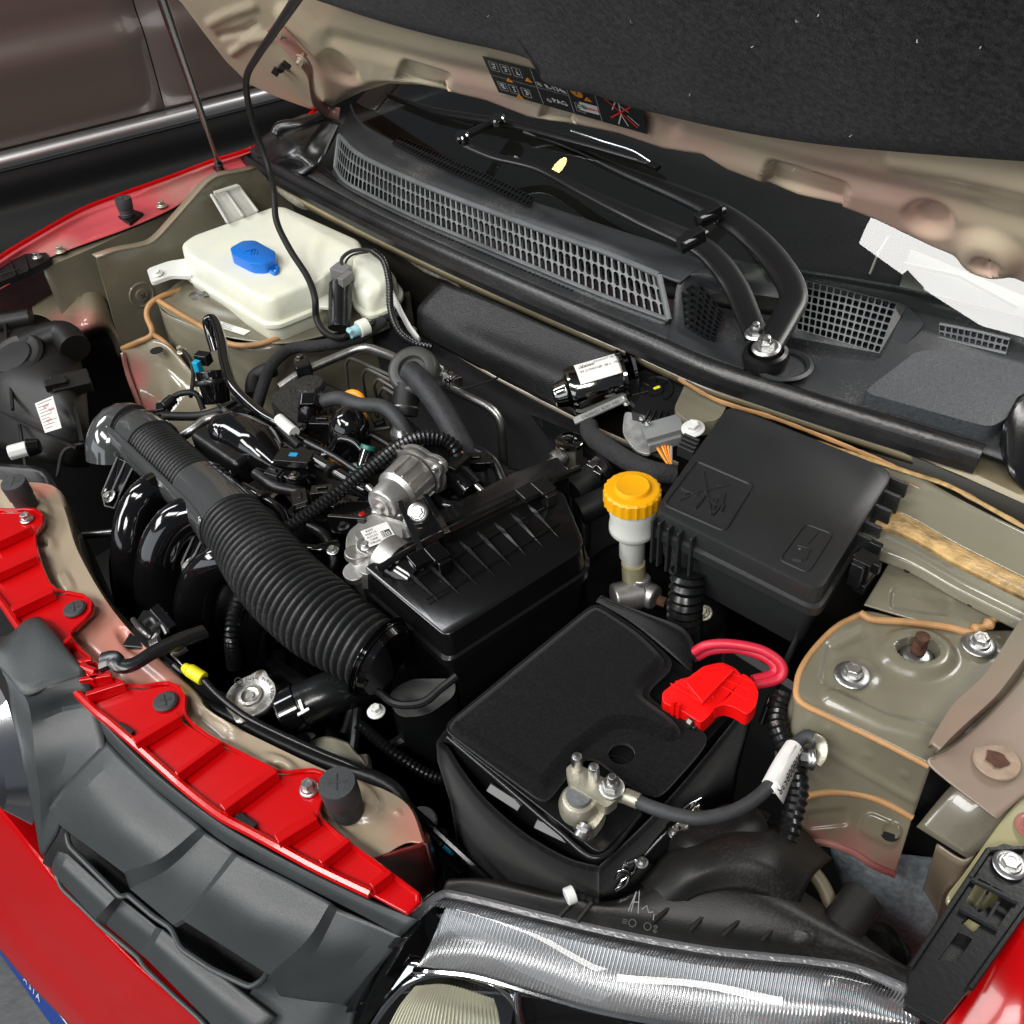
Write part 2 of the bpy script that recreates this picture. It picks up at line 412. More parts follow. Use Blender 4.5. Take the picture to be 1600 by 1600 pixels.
# ================================================================ parked car behind
PCB = mat('brown_grey_car_paint', (.105, .078, .068), .36, coat=.4, metal=.2, bump=.01, bscale=4)
CLAD = mat('black_cladding', (.007, .007, .007), .5, spec=.25, bump=.05, bscale=30)
a0, a1 = PZ(0, 255, .8), PZ(400, 152, .8); dd = (a1-a0).normalized(); nn = V((dd.y, -dd.x, 0))
pc = thing('parked_car', 'brown grey car parked beyond the red car, showing a door above a chrome sill trim', 'car', (a0.x, a0.y, 0))
def pstrip(prof, t0, t1, n=14):
    return [[a0+dd*(t0+(t1-t0)*i/n)+nn*(q[0]-.012*((t0+(t1-t0)*i/n)-.8)**2)+V((0, 0, q[1]-.8)) for i in range(n+1)] for q in cr([V((x, z, 0)) for x, z in prof], 5)]
dprof = [(-.005, .822), (.004, .86), (.012, .93), (.02, 1.0), (.008, 1.05), (.012, 1.12), (.02, 1.3), (.0, 1.5), (-.1, 1.8)]
gap_t = (PZ(262, 172, .83)-a0).dot(dd)
g = M(); g.grid(pstrip(dprof, -1.0, gap_t-.0016, 20)); g.obj('door', PCB, pc, solid=.006)
g = M(); g.grid(pstrip(dprof, gap_t+.0016, 2.6, 20)); g.obj('rear_quarter_panel', PCB, pc, solid=.006)
g = M(); g.grid(pstrip([(-.03, .84), (-.028, 1.2), (-.05, 1.7)], -1, 2.6)); g.obj('door_frame', CLAD, pc, solid=.004)
g = M(); g.grid(pstrip([(.000, .822), (.022, .821), (.030, .812), (.030, .798), (.022, .789), (.0, .788)], -1.0, 2.6, 20)); g.obj('chrome_sill_trim', mat('brushed_trim', (.85, .85, .84), .36, metal=1), pc)
g = M(); g.grid(pstrip([(.012, .782), (.02, .75), (.018, .70), (.05, .66), (.075, .60), (.07, .52), (.03, .42), (.02, .3), (-.1, .22)], -1.0, 2.6, 20)); g.obj('cladding', CLAD, pc, solid=.006)
# ================================================================ the red car
car = thing('red_car', 'red car with its bonnet propped open, seen from over its front left corner', 'car', (-.8, .4, 0))
# --- bonnet
TH = math.radians(52); HS = V((0, -math.cos(TH), math.sin(TH))); HN = V((0, -math.sin(TH), -math.cos(TH))); HO = V((-.8, .895, 1.09))
HP = plane(HO, HN)
def hxy(px, py, h=0):
    p = HP(px, py, h)-HO; return p.x, p.dot(HS)
edge_px = [(500, 184), (455, 170), (410, 152), (370, 124), (335, 90), (300, 46), (265, 0)]
rear_px = [(500, 184), (530, 168), (560, 155), (600, 144), (651, 147), (713, 161), (775, 176), (844, 203), (912, 214), (981, 229), (1050, 253), (1110, 263), (1150, 287), (1250, 325), (1320, 343), (1380, 366), (1460, 405), (1520, 430), (1600, 460), (1700, 500), (1800, 545)]
eL = [hxy(*p) for p in edge_px]; eR = [hxy(*p) for p in rear_px]
def interp(tab, x):
    if x <= tab[0][0]: return tab[0][1]
    for (a, b), (c, d) in zip(tab, tab[1:]):
        if x <= c: return b+(d-b)*(x-a)/(c-a+1e-9)
    return tab[-1][1]
lt = sorted([(s, x) for x, s in eL]); rt = sorted(eR); SM = .86
xr = max(x for x, s in eR)
last = lt[-1]; lt.append((SM, last[1]+.02))
hd = [st_rect(1257, 291, 128, 36, 17, 7, -.012, 4), st_ell(1452, 343, 36, 22, 17, -.011, .3), st_ell(1545, 395, 46, 30, 20, .010, .35), st_ell(1550, 402, 18, 12, 20, -.014, .25),
      st_rect(662, 122, 78, 30, 17, 6, -.010, 4), st_rect(872, 180, 50, 22, 17, 5, -.007, 3), st_ell(532, 105, 34, 15, 42, -.010, .3),
      st_line([(1050, 205), (1250, 262), (1420, 300), (1620, 350)], 26, -.004, 14), st_line([(520, 60), (700, 105), (900, 150), (1050, 200)], 20, -.004, 12),
      st_line([(1400, 245), (1500, 262), (1620, 290)], 30, .006, 16),
      st_line([(330, 35), (355, 22), (395, 8)], 12, .004, 6), st_line([(345, 55), (380, 48), (400, 38)], 9, -.005, 5), st_line([(365, 80), (390, 62), (420, 55)], 10, .005, 6), st_line([(450, 20), (480, 55), (505, 100), (520, 150)], 28, .008, 12)]
rows = []; NR, NC = 150, 400
for i in range(NR+1):
    v = (i/NR)**1.35; r = []
    s_ = eL[0][1]+(SM-eL[0][1])*v
    xl = interp(lt, s_)
    for j in range(NC+1):
        X = xl+(xr-xl)*(j/NC)**.9; s0 = interp(rt, X)-.0
        s = s0+(s_-eL[0][1])*(SM-s0)/(SM-eL[0][1]) if True else 0
        p = HO+V((1, 0, 0))*(X-0)+HS*s
        h = -.018*sst(.0, .03, s-s0)*0
        dl = min(1, (X-xl)/.05); dr = min(1, (s-s0)/.03)
        h += -.016*(1-sst(0, 1, dr)) - .018*(1-sst(0, 1, dl))
        q = to_px(p)
        if -60 < q[1] < 520: h += sum(f(*q) for f in hd)
        r.append(p+HN*h)
    rows.append(r)
HMAT = overspray('bonnet_underside_paint', (.66, .57, .40), (.62, .30, .29), [tuple(HP(530, 125)), tuple(HP(1060, 250)), tuple(HP(1370, 325)), tuple(HP(560, 150)), tuple(HP(760, 160)), tuple(HP(1590, 450))], [.10, .16, .13, .07, .12, .10], rough=.32, coat=.3, var=.06, vscale=5, bump=.03, bscale=90)
g = M(); g.grid(rows); hood = g.obj('bonnet', HMAT, car, solid=.0012, smooth=60, label='open bonnet with beige pressed underside')
# outer red skin
g = M(); g.grid([[p-HN*(.028+.02*math.sin(math.pi*j/NC)*math.sin(math.pi*min(1, i/NR))) for j, p in enumerate(r)][::5] for i, r in enumerate(rows)][::5]); g.obj('bonnet_skin', RED, hood, solid=.001)
g = M()
for k in range(3): g.tube(cr([HP(x, y, -.012+.004*k)+(-HN*.0)+V((0, 0, 0)) for x, y in [(p[0]+3*k*.8, p[1]-1*k) for p in edge_px[2:]]], 5), .0016, 6)
pass
# insulation pad
pad_px = [(500, -6), (520, 1), (603, 28), (706, 55), (775, 70), (822, 82), (848, 93), (858, 106), (864, 121), (885, 132), (947, 144), (995, 161), (1050, 174), (1120, 190), (1205, 206), (1280, 217), (1360, 225), (1480, 234), (1600, 242), (1720, 250), (1720, -420), (500, -420)]
PADM = mat('bonnet_felt', (.019, .0195, .021), .98, bump=1, bscale=700, var=.9, vscale=190, bdetail=10, sheen=.10, spec=.1, dust=.05)
def padgrid():
    n = len(pad_px)-3; lo = cr([HP(x, y, .004) for x, y in pad_px[:n+1]], 5); out = []
    for t in [0, .004, .01, .02, .05, .1, .2, .35, .5, .7, 1]:
        r = []
        for k, p in enumerate(lo):
            q = p+HS*(.62*t); hgt = .012*(1-(1-min(1, t/.02))**2)
            hgt += .004*noise.noise(q*9)*min(1, t*12)
            r.append(q+HN*hgt)
        out.append(r)
    return out
pg = padgrid()
g = M(); g.grid([[p-HN*.010 for p in pg[0]]]+pg); pad = g.obj('insulation_pad', PADM, hood, smooth=80)
# lint on the pad
g = M()
for x, y in [(1247, 34), (1433, 62), (1532, 74), (1237, 268), (1327, 213)]+[(random.uniform(700, 1590), random.uniform(10, 180)) for _ in range(7)]:
    if x < 1000 and y > 60: continue
    a = HP(x, y, .0175); b = HP(x+random.uniform(-5, 5), y+random.uniform(-5, 5), .0185); g.tube([a, a.lerp(b, .5)+HN*.001, b], .00035, 4)
g.obj('lint', mat('lint', (.5, .5, .46), .9), hood, kind='stuff')
# warning sticker
TL, TR_, BR_, BL_ = [HP(x, y, .0045) for x, y in ((753, 87), (982, 120), (1012, 210), (779, 144))]
o = BL_; xd = (BR_-BL_); Rm = frame_of(xd, HN); Wd = xd.length; Hh = (TL-BL_).dot(Rm.col[1])
if Hh < 0: Rm = frame_of(-xd, HN)
ox = BL_
Rm = Matrix((xd.normalized(), HN.cross(xd).normalized(), HN)).transposed()
sgn = 1 if (TL-BL_).dot(Rm.col[1]) > 0 else -1
Rm = Matrix((xd.normalized(), (TL-BL_-(TL-BL_).dot(xd.normalized())*xd.normalized()).normalized(), HN)).transposed()
Hh = (TL-BL_).dot(Rm.col[1]); sk = (TL-BL_).dot(Rm.col[0])
g = M()
def sp(u, v, h=0): return BL_+xd*u+(TL-BL_)*v+HN*h
g.add([sp(0, 0), sp(1, 0), sp(1, 1.02), sp(0, 1)], [(0, 1, 2, 3)], 0)
def squ(u0, v0, u1, v1, m, h=.0003): g.add([sp(u0, v0, h), sp(u1, v0, h), sp(u1, v1, h), sp(u0, v1, h)], [(0, 1, 2, 3)], m)
def fr(u0, v0, u1, v1, m=1, t=.004):
    tv = t*3.2; squ(u0, v0, u1, v0+tv, m); squ(u0, v1-tv, u1, v1, m); squ(u0, v0, u0+t, v1, m); squ(u1-t, v0, u1, v1, m)
def tri(u, v, w_, m): g.add([sp(u-w_, v, .0004), sp(u+w_, v, .0004), sp(u, v+w_*4.6, .0004)], [(0, 1, 2)], m); g.add([sp(u-.002, v+.03, .0006), sp(u+.002, v+.03, .0006), sp(u+.002, v+w_*2.8, .0006), sp(u-.002, v+w_*2.8, .0006)], [(0, 1, 2, 3)], 0)
def glyph(u0, v0, u1, v1):
    fr(u0, v0, u1, v1, 1, .0025)
    for k in range(3):
        a = u0+(u1-u0)*random.uniform(.2, .5); b = u0+(u1-u0)*random.uniform(.55, .85); v = v0+(v1-v0)*(.25+.22*k); squ(a, v, b, v+.03, 1)
for u in (.33, .54, .72): squ(u, .02, u+.002, .98, 1)
squ(.0, .50, .33, .505, 1); squ(.33, .5, .54, .505, 1)
for (a, b) in ((.03, .66), (.11, .66), (.19, .66), (.03, .12), (.11, .12), (.20, .12), (.46, .70), (.565, .12)): glyph(a, b, a+.06, b+.24)
for u, v in ((.135, .44), (.285, .60), (.165, .02), (.665, .50), (.78, .80)): tri(u, v, .026, 2)
text_geo(g, 'R-134a', sp(.462, .60, .0005), Rm, .0105, 1, bold=.0002); text_geo(g, 'PAG', sp(.462, .24, .0005), Rm, .0115, 1, bold=.0002)
text_geo(g, '*', sp(.362, .56, .0005), Rm, .020, 1); text_geo(g, 'o', sp(.385, .22, .0005), Rm, .014, 1)
cc = sp(.60, .66, .0004); g.add([cc]+[cc+Rm @ V((math.cos(a)*.0085, math.sin(a)*.0085, 0)) for a in [k*math.pi/10 for k in range(20)]], [(0, i+1, (i+1) % 20+1) for i in range(20)], 2)
g.add([sp(.595, .60, .0006), sp(.6, .60, .0006), sp(.612, .74, .0006), sp(.607, .74, .0006)], [(0, 1, 2, 3)], 0)
squ(.60, .18, .715, .42, 1, .0004); text_geo(g, 'Castrol', sp(.668, .30, .0007), Rm, .0085, 3, bold=.0001); cc = sp(.622, .30, .0007); g.add([cc]+[cc+Rm @ V((math.cos(a)*.004, math.sin(a)*.004, 0)) for a in [k*math.pi/8 for k in range(16)]], [(0, i+1, (i+1) % 16+1) for i in range(16)], 4)
def sline(p, q, w_, m, h=.0006):
    a, b = sp(*p), sp(*q); d = (b-a).normalized(); n_ = d.cross(HN)*w_; g.add([a-n_+HN*h, b-n_+HN*h, b+n_+HN*h, a+n_+HN*h], [(0, 1, 2, 3)], m)
cc = sp(.86, .80, .0005); g.add([cc]+[cc+Rm @ V((math.cos(a)*.004, math.sin(a)*.004, 0)) for a in [k*math.pi/8 for k in range(16)]], [(0, i+1, (i+1) % 16+1) for i in range(16)], 1)
for pq in (((.86, .72), (.86, .38)), ((.86, .62), (.91, .50)), ((.86, .38), (.83, .08)), ((.86, .38), (.89, .10)), ((.84, .68), (.81, .45)), ((.9, .4), (.96, .2))): sline(*pq, .0007, 1)
sline((.78, .72), (.95, .14), .0011, 3, .0009); sline((.79, .22), (.94, .70), .0011, 3, .0009)
g.obj('warning_sticker', [BLK, INKW, INKO, INKR, INKG], hood, label='black warning sticker with yellow triangles on the bonnet underside')
# cross mark in dome, hinge on the far side
g = M()
for a, b in (((1541, 396), (1560, 408)), ((1543, 410), (1558, 394))): g.tube([HP(*a, -.002), HP(*b, -.002)], .0012, 6)
g.obj('cross_mark', DST, hood)
HING = mat('hinge_paint', (.33, .16, .13), .35, coat=.3, var=.25, vscale=12)
g = M(); g.tube(scurve([(425, 40, .016), (445, 62, .02), (462, 82, .022), (472, 92, .022)], 5, HP), .011, 8, flat=.3)
g.tube(scurve([(470, 90, .025), (484, 112, .028), (487, 135, .028), (492, 155, .024), (508, 172, .012), (530, 178, .002)], 5, HP), .010, 8, flat=.35); g.obj('hinge', HING, hood, label='curved rosy bonnet hinge arm')
bolt(HP(438, 52, .022), HN, .007, .008, hood, BAYP); bolt(HP(473, 92, .028), HN, .007, .012, hood, BAYP)
g = M(); R_ = frame_of(HP(460, 90)-HP(430, 110), HN); g.box(HP(440, 106, .006), (.024, .010, .012), R_); g.box(HP(431, 112, .010), (.006, .012, .012), R_); g.box(HP(448, 101, .012), (.008, .014, .006), R_); g.obj('clip', BLK, hood, bevel=.001)
# --- windscreen
def thin_glass(name, tint, rough=.0, refl=1.0, ior=1.52):
    m = bpy.data.materials.new(name); m.use_nodes = True; nt = m.node_tree; N = nt.nodes; L = nt.links; N.remove(N['Principled BSDF'])
    t = N.new('ShaderNodeBsdfTransparent'); t.inputs[0].default_value = (*tint, 1)
    gl = N.new('ShaderNodeBsdfGlossy'); gl.inputs['Roughness'].default_value = rough; gl.inputs['Color'].default_value = (refl, refl, refl, 1)
    f = N.new('ShaderNodeFresnel'); f.inputs[0].default_value = ior; mx = N.new('ShaderNodeMixShader')
    L.new(f.outputs[0], mx.inputs[0]); L.new(t.outputs[0], mx.inputs[1]); L.new(gl.outputs[0], mx.inputs[2]); L.new(mx.outputs[0], N['Material Output'].inputs[0]); return m
GLASS = thin_glass('windscreen_glass', (.84, .88, .82), ior=1.75)
base_px = [(556, 160, 1.05), (566, 185, 1.045), (590, 208, 1.04), (640, 240, 1.035), (730, 285, 1.03), (840, 328, 1.03), (950, 362, 1.03), (1080, 402, 1.035), (1240, 424, 1.04), (1400, 452, 1.04), (1600, 500, 1.04), (1800, 560, 1.04)]
bw = cr(P3(base_px), 5); up_ = V((0, math.cos(math.radians(31)), math.sin(math.radians(31))))
def wsrow(t):
    cx = -.75; return [p+up_*t+V(((cx-p.x)*.12*t/.8, 0, 0))+V((0, 0, -.06*((p.x-cx)/.7)**2*t)) for p in bw]
g = M(); g.grid([wsrow(t) for t in (-.02, 0, .08, .2, .35, .5, .65, .8)]); ws = g.obj('windscreen', GLASS, car, smooth=80)
# dark dashboard under the glass with a pale sheet painting in a ceiling reflection
g = M(); g.grid([[p+V((0, .0+k, -.035-.1*k*0)) for p in bw] for k in (-.03, .1, .3, .5)]); dash = g.obj('dashboard', mat('dashboard_plastic', (.008, .008, .007), .6, spec=.2, bump=.3, bscale=400, var=.4, vscale=10), car, solid=.01)
g = M(); pa = [PZ(1423, 388, 1.012), PZ(1700, 520, 1.012), PZ(1640, 505, 1.012), PZ(1590, 490, 1.012), PZ(1408, 442, 1.012)]
g.add([PZ(1423, 390, 1.012), PZ(1640, 480, 1.012), PZ(1640, 520, 1.012), PZ(1405, 448, 1.012)], [(0, 1, 2, 3)]); g.obj('reflection_sheet', mat('reflection_white', (.88, .88, .86), .6), dash, solid=.0006)
g = M(); g.tube([PZ(1412, 412, 1.016), PZ(1500, 432, 1.016), PZ(1590, 480, 1.016)], .0022, 6); g.tube([PZ(1358, 430, 1.016), PZ(1372, 395, 1.016), PZ(1388, 370, 1.016)], .0018, 6); g.obj('dash_strip', ALUB, dash)
# --- cowl
cow = None
A = [(388, 228, .985), (440, 255, .985), (520, 290, .985), (650, 352, .985), (800, 425, .985), (950, 492, .985), (1080, 552, .985), (1230, 598, .985), (1400, 655, .985), (1600, 715, .985)]
D = [(548, 158, 1.045), (562, 186, 1.042), (588, 210, 1.035), (650, 245, 1.032), (730, 288, 1.03), (850, 334, 1.028), (970, 372, 1.028), (1100, 412, 1.03), (1240, 436, 1.032), (1400, 466, 1.035), (1640, 530, 1.035)]
# lower tray between seal and grille
A2 = [(400, 222, .984), (470, 268, .984), (560, 318, .984), (650, 362, .984), (760, 414, .984), (900, 474, .984), (1040, 530, .984), (1100, 556, .984)]
B2 = [(470, 215, .984), (522, 272, .984), (580, 306, .984), (670, 348, .984), (790, 400, .984), (920, 452, .984), (1052, 503, .984), (1120, 530, .984)]
g = M(); g.grid(sheet([A2, B2], 8, 3)); cow = g.obj('cowl', COWLM, car, solid=.003, label='black ribbed cowl panel below the windscreen')
g = M()
a_, b_ = cr(P3([(x, y, .9852) for x, y in ((500, 268), (560, 306), (650, 350), (770, 402), (900, 456))]), 40), 0
for i, p in enumerate(a_[:-1]):
    if i % 2 == 0:
        d = (a_[i+1]-p).normalized(); R_ = frame_of(d, V((0, 0, 1))); g.box(p, (d and (a_[i+1]-p).length*.9, .0022, .0012), R_); g.box(p+R_.col[1]*.006, ((a_[i+1]-p).length*.9, .0022, .0012), R_)
g.obj('perforation_strip', BLK, cow, kind='stuff')
# main grille: lower and upper edge curves
Bc = [(524, 262, .988), (540, 284, .988), (580, 306, .988), (650, 340, .988), (740, 378, .988), (840, 420, .988), (940, 461, .988), (1045, 500, .988)]
Cc = [(530, 212, 1.026), (556, 238, 1.026), (600, 262, 1.026), (668, 292, 1.026), (752, 325, 1.026), (850, 361, 1.026), (945, 394, 1.026), (1030, 430, 1.026)]
bl, cl = cr(P3(Bc), 12), cr(P3(Cc), 12)
def resample(pts, n):
    L = [0]
    for i in range(1, len(pts)): L.append(L[-1]+(pts[i]-pts[i-1]).length)
    out = []; j = 0
    for i in range(n+1):
        d = L[-1]*i/n
        while j < len(L)-2 and L[j+1] < d: j += 1
        out.append(pts[j].lerp(pts[j+1], (d-L[j])/max(1e-9, L[j+1]-L[j])))
    return out
def cellgrid(g, lo, hi, nu, nv, mu, mv, depth, seg=2, rf=.35, skip=None, m=None, shift=None):
    lo, hi = resample(lo, nu), resample(hi, nu)
    for i in range(nu):
        for j in range(nv):
            if skip and skip(i, j): continue
            def q(u, v):
                uu = i+u; k = int(min(uu, nu-1)); t = uu-k
                a = lo[k].lerp(lo[k+1], t); b = hi[k].lerp(hi[k+1], t); return a.lerp(b, (j+v)/nv)
            o_ = [(0, 0), (.5, 0), (1, 0), (1, .5), (1, 1), (.5, 1), (0, 1), (0, .5)]
            c_ = [(mu, mv+rf*(1-2*mv)*.5), (mu+rf*(1-2*mu), mv), (1-mu-rf*(1-2*mu), mv), (1-mu, mv+rf*(1-2*mv)*.5), (1-mu, 1-mv-rf*(1-2*mv)*.5), (1-mu-rf*(1-2*mu), 1-mv), (mu+rf*(1-2*mu), 1-mv), (mu, 1-mv-rf*(1-2*mv)*.5)]
            O = [q(*x) for x in o_]; I = [q(*x) for x in c_]; n_ = (q(1, 0)-q(0, 0)).cross(q(0, 1)-q(0, 0)).normalized(); J = [p-n_*depth for p in I]
            fs = [(0, 1, 9, 8) , (1, 2, 10, 9), (2, 11, 10), (2, 3, 11), (3, 4, 12, 11), (4, 13, 12), (4, 5, 13), (5, 6, 14, 13), (6, 15, 14), (6, 7, 15), (7, 0, 8, 15)]
            fs = [(0, 1, 9, 8), (1, 2, 10, 9), (2, 3, 11, 10), (3, 4, 12, 11), (4, 5, 13, 12), (5, 6, 14, 13), (6, 7, 15, 14), (7, 0, 8, 15)]
            fs += [(8+k, 8+(k+1) % 8, 16+(k+1) % 8, 16+k) for k in range(8)]
            b0_ = len(g.f); g.add(O+I+J, fs, m)
            for q_ in range(8): g.mi[b0_+8+q_] = 1  # slot walls take black, painting shade into the recesses
GRM = mat('cowl_grille_plastic', (.15, .16, .165), .34, bump=.3, bscale=800, var=.3, vscale=12)
g = M(); cellgrid(g, bl, cl, 62, 3, .13, .045, .006, rf=.30); g.obj('intake_grille', [GRM, BLK], cow, smooth=30, kind='stuff', fix=False)
DRK = mat('shaded_red_cavity', (.018, .004, .005), .7)  # body red darkened to paint in the shade below the grilles
g = M(); g.grid([[p+V((0, .02, -.035)) for p in bl], [p+V((0, .03, -.035)) for p in cl]]); g.obj('cavity', DRK, cow)
# rim round the grille and the slope above it
loop = bl+[p for p in cl[::-1]]
g = M(); g.tube(bl, .0032, 8); g.tube(cl, .004, 8); g.tube([bl[0], cl[0]], .004, 8); g.tube([bl[-1], cl[-1]], .004, 8); g.obj('grille_rim', GRM, cow)
# outer frame strip below
g = M(); g.grid([[p+V((0, -.010, -.004)) for p in bl], [p+V((0, -.004, 0)) for p in bl], bl]); g.obj('grille_sill', COWLM, cow, solid=.002)
# plateau: from the top of the grille to the glass
C2 = [(530, 212, 1.026), (556, 238, 1.026), (600, 262, 1.026), (668, 292, 1.026), (752, 325, 1.026), (850, 361, 1.026), (945, 394, 1.026), (1030, 430, 1.026), (1062, 442, 1.024)]
C3 = [(536, 196, 1.036), (562, 220, 1.036), (606, 243, 1.036), (680, 276, 1.036), (766, 309, 1.036), (862, 345, 1.036), (955, 377, 1.036), (1045, 412, 1.034), (1085, 425, 1.032)]
D3 = [(547, 160, 1.046), (562, 188, 1.044), (600, 212, 1.040), (700, 262, 1.038), (790, 300, 1.037), (880, 330, 1.036), (975, 362, 1.036), (1075, 392, 1.036), (1130, 405, 1.036)]
g = M(); g.grid(sheet([C2, C3, D3], 6, 5)); g.obj('cowl_ridge', COWLM, cow, solid=.003)
# small upper grille lying in the ridge
u0 = cr(P3([(x, y, 1.0405) for x, y in ((612, 224), (680, 258), (760, 292), (826, 322))]), 8); u1 = cr(P3([(x, y, 1.0435) for x, y in ((626, 212), (695, 243), (770, 276), (836, 308))]), 8)
g = M(); cellgrid(g, u0, u1, 40, 2, .16, .10, .003, rf=.3); g.obj('upper_vent_grille', BLKS, cow, kind='stuff', fix=False)
g = M(); g.grid([[p+V((0, 0, -.003)) for p in u0], [p+V((0, 0, -.003)) for p in u1]]); g.obj('vent_cavity', mat('cavity_shade_black', (.003, .003, .003), .9), cow)  # black sheet painting the shade under the vent slots
# right part of the cowl: bay around the wiper pivot and flat land to the far side
R0 = [(1040, 532, .985), (1110, 560, .985), (1230, 604, .985), (1350, 645, .985), (1470, 685, .985), (1620, 735, .985)]
R1 = [(1050, 500, .988), (1130, 530, .985), (1240, 575, .985), (1330, 600, .990), (1450, 600, 1.0), (1640, 640, 1.0)]
R2 = [(1060, 440, 1.022), (1140, 470, .995), (1245, 500, .995), (1330, 545, .998), (1450, 540, 1.010), (1660, 560, 1.010)]
R3 = [(1085, 425, 1.032), (1150, 440, 1.02), (1245, 440, 1.022), (1340, 460, 1.022), (1450, 480, 1.024), (1680, 545, 1.024)]
R4 = [(1130, 402, 1.036), (1180, 412, 1.036), (1250, 424, 1.036), (1350, 440, 1.038), (1450, 460, 1.038), (1700, 520, 1.038)]
g = M(); g.grid(sheet([R0, R1, R2, R3, R4], 8, 5)); g.obj('cowl_end', COWLM, cow, solid=.003)
# right square grille in its raised frame
fo = [(1196, 452), (1238, 424), (1404, 468), (1448, 500), (1444, 520), (1396, 566), (1380, 568), (1215, 512)]
def patch(m, pts, z0, n=6):
    return cr([m(x, y, z0) for x, y in pts], n)
fl_ = resample(P3([(1236, 512, 1.006), (1300, 530, 1.006), (1374, 552, 1.006)]), 12); fh_ = resample(P3([(1240, 434, 1.03), (1320, 452, 1.03), (1402, 474, 1.03)]), 12)
g = M(); g.prism([p+V((0, 0, -.001)) for p in rpoly([PZ(x, y, 1.008) for x, y in ((1205, 500), (1236, 424), (1330, 436), (1412, 462), (1450, 490), (1444, 530), (1385, 566))][0:0] or [PZ(1210, 520, .998), PZ(1236, 428, 1.028), PZ(1412, 470, 1.028), PZ(1446, 505, 1.022), PZ(1388, 566, .998)], .008)], V((0, .002, -.012)), holes=[[fl_[0], fl_[-1], fh_[-1], fh_[0]]]); g.obj('side_grille_frame', COWLM, cow, bevel=.002)
g = M(); cellgrid(g, fl_, fh_, 15, 7, .11, .09, .006, rf=.25); g.obj('side_grille', [GRM, BLK], cow, kind='stuff', fix=False)
g = M(); g.grid([[p+V((0, .01, -.02)) for p in fl_], [p+V((0, .01, -.02)) for p in fh_]]); g.obj('side_cavity', DRK, cow)
# honeycomb vent beside the pivot
hl_ = resample(P3([(1070, 510, .992), (1102, 528, .990), (1118, 532, .990)]), 6); hh_ = resample(P3([(1062, 428, 1.022), (1092, 440, 1.018), (1132, 490, 1.002)]), 6)
g = M(); cellgrid(g, hl_, hh_, 6, 8, .14, .14, .005, rf=.5); g.obj('honeycomb_vent', BLKS, cow, kind='stuff', fix=False)
g = M(); g.grid([[p+V((0, .004, -.010)) for p in hl_], [p+V((0, .004, -.010)) for p in hh_]]); g.obj('honeycomb_cavity', DRK, cow)
# little vent far right
vl_ = resample(P3([(1466, 528, 1.012), (1520, 540, 1.012), (1572, 552, 1.012)]), 4); vh_ = resample(P3([(1468, 506, 1.022), (1520, 516, 1.022), (1578, 530, 1.022)]), 4)
g = M(); cellgrid(g, vl_, vh_, 11, 2, .12, .12, .005, rf=.3); g.tube(vl_, .002, 6); g.tube(vh_, .002, 6); g.obj('small_vent', [GRM, BLK], cow, kind='stuff', fix=False)
g = M(); g.grid([[p+V((0, .004, -.010)) for p in vl_], [p+V((0, .004, -.010)) for p in vh_]]); g.obj('small_cavity', mat('cavity_shade_black', (.003, .003, .003), .9), cow)
# raised grey cover at the right with a pebbled face
g = M(); cvt = rpoly(P3([(1348, 612, 1.002), (1432, 548, 1.010), (1600, 540, 1.012), (1665, 600, 1.010), (1548, 668, 1.006)]), .01); g.prism(cvt, V((0, 0, -.02))); g.obj('filter_cover', mat('pebbled_cover', (.050, .056, .062), .34, bump=.8, bscale=1100, var=.3, vscale=300), cow, bevel=.003)
# black end caps of the cowl at both sides
g = M(); g.grid(sheet([[(1560, 700, .985), (1580, 740, .985), (1640, 800, .95)], [(1570, 660, 1.01), (1595, 640, 1.015), (1680, 700, .99)], [(1590, 620, 1.01), (1640, 600, 1.01), (1720, 640, .99)]], 6, 6)); g.obj('end_cap', BLKS, cow, solid=.004)
g = M(); g.grid(sheet([[(388, 232, .985), (400, 245, .985), (430, 262, .985), (470, 275, .985)], [(410, 214, 1.0), (425, 232, 1.01), (455, 245, 1.012), (500, 255, 1.0)], [(430, 200, 1.01), (448, 205, 1.03), (480, 215, 1.032), (520, 222, 1.01)], [(455, 186, 1.01), (480, 178, 1.03), (508, 184, 1.034), (532, 192, 1.02)]], 6, 6)); g.obj('end_cap', BLKS, cow, solid=.004)
g = M(); g.tube(scurve([(432, 212, 1.02), (440, 200, 1.03), (470, 196, 1.034), (500, 186, 1.034)], 5), .012, 12); g.obj('corner_cap', BLKS, cow)
# --- seal along the cowl edge
sl = [(386, 236), (402, 248), (436, 270), (500, 304), (600, 355), (700, 402), (800, 447), (900, 490), (1000, 532), (1100, 576), (1200, 610), (1300, 643), (1400, 674), (1530, 714)]
base = cr(P3([(x, y+4, .978) for x, y in sl]), 8)
g = M(); prof = [(-.018, -.006), (-.017, .002), (-.010, .006), (-.006, .003), (-.002, .002), (.002, .010), (.008, .013), (.014, .010), (.016, .002), (.018, -.006)]
rws = []
for i, p in enumerate(base):
    d = (base[min(i+1, len(base)-1)]-base[max(i-1, 0)]).normalized(); s_ = V((-d.y, d.x, 0)).normalized(); rws.append([p+s_*a+V((0, 0, b)) for a, b in prof])
g.grid(rws); g.f.append(tuple(range(len(g.v)-len(prof), len(g.v)))); g.mi.append(0); seal = g.obj('cowl_seal', SEALR, car, smooth=50, label='long black rubber seal along the cowl edge')
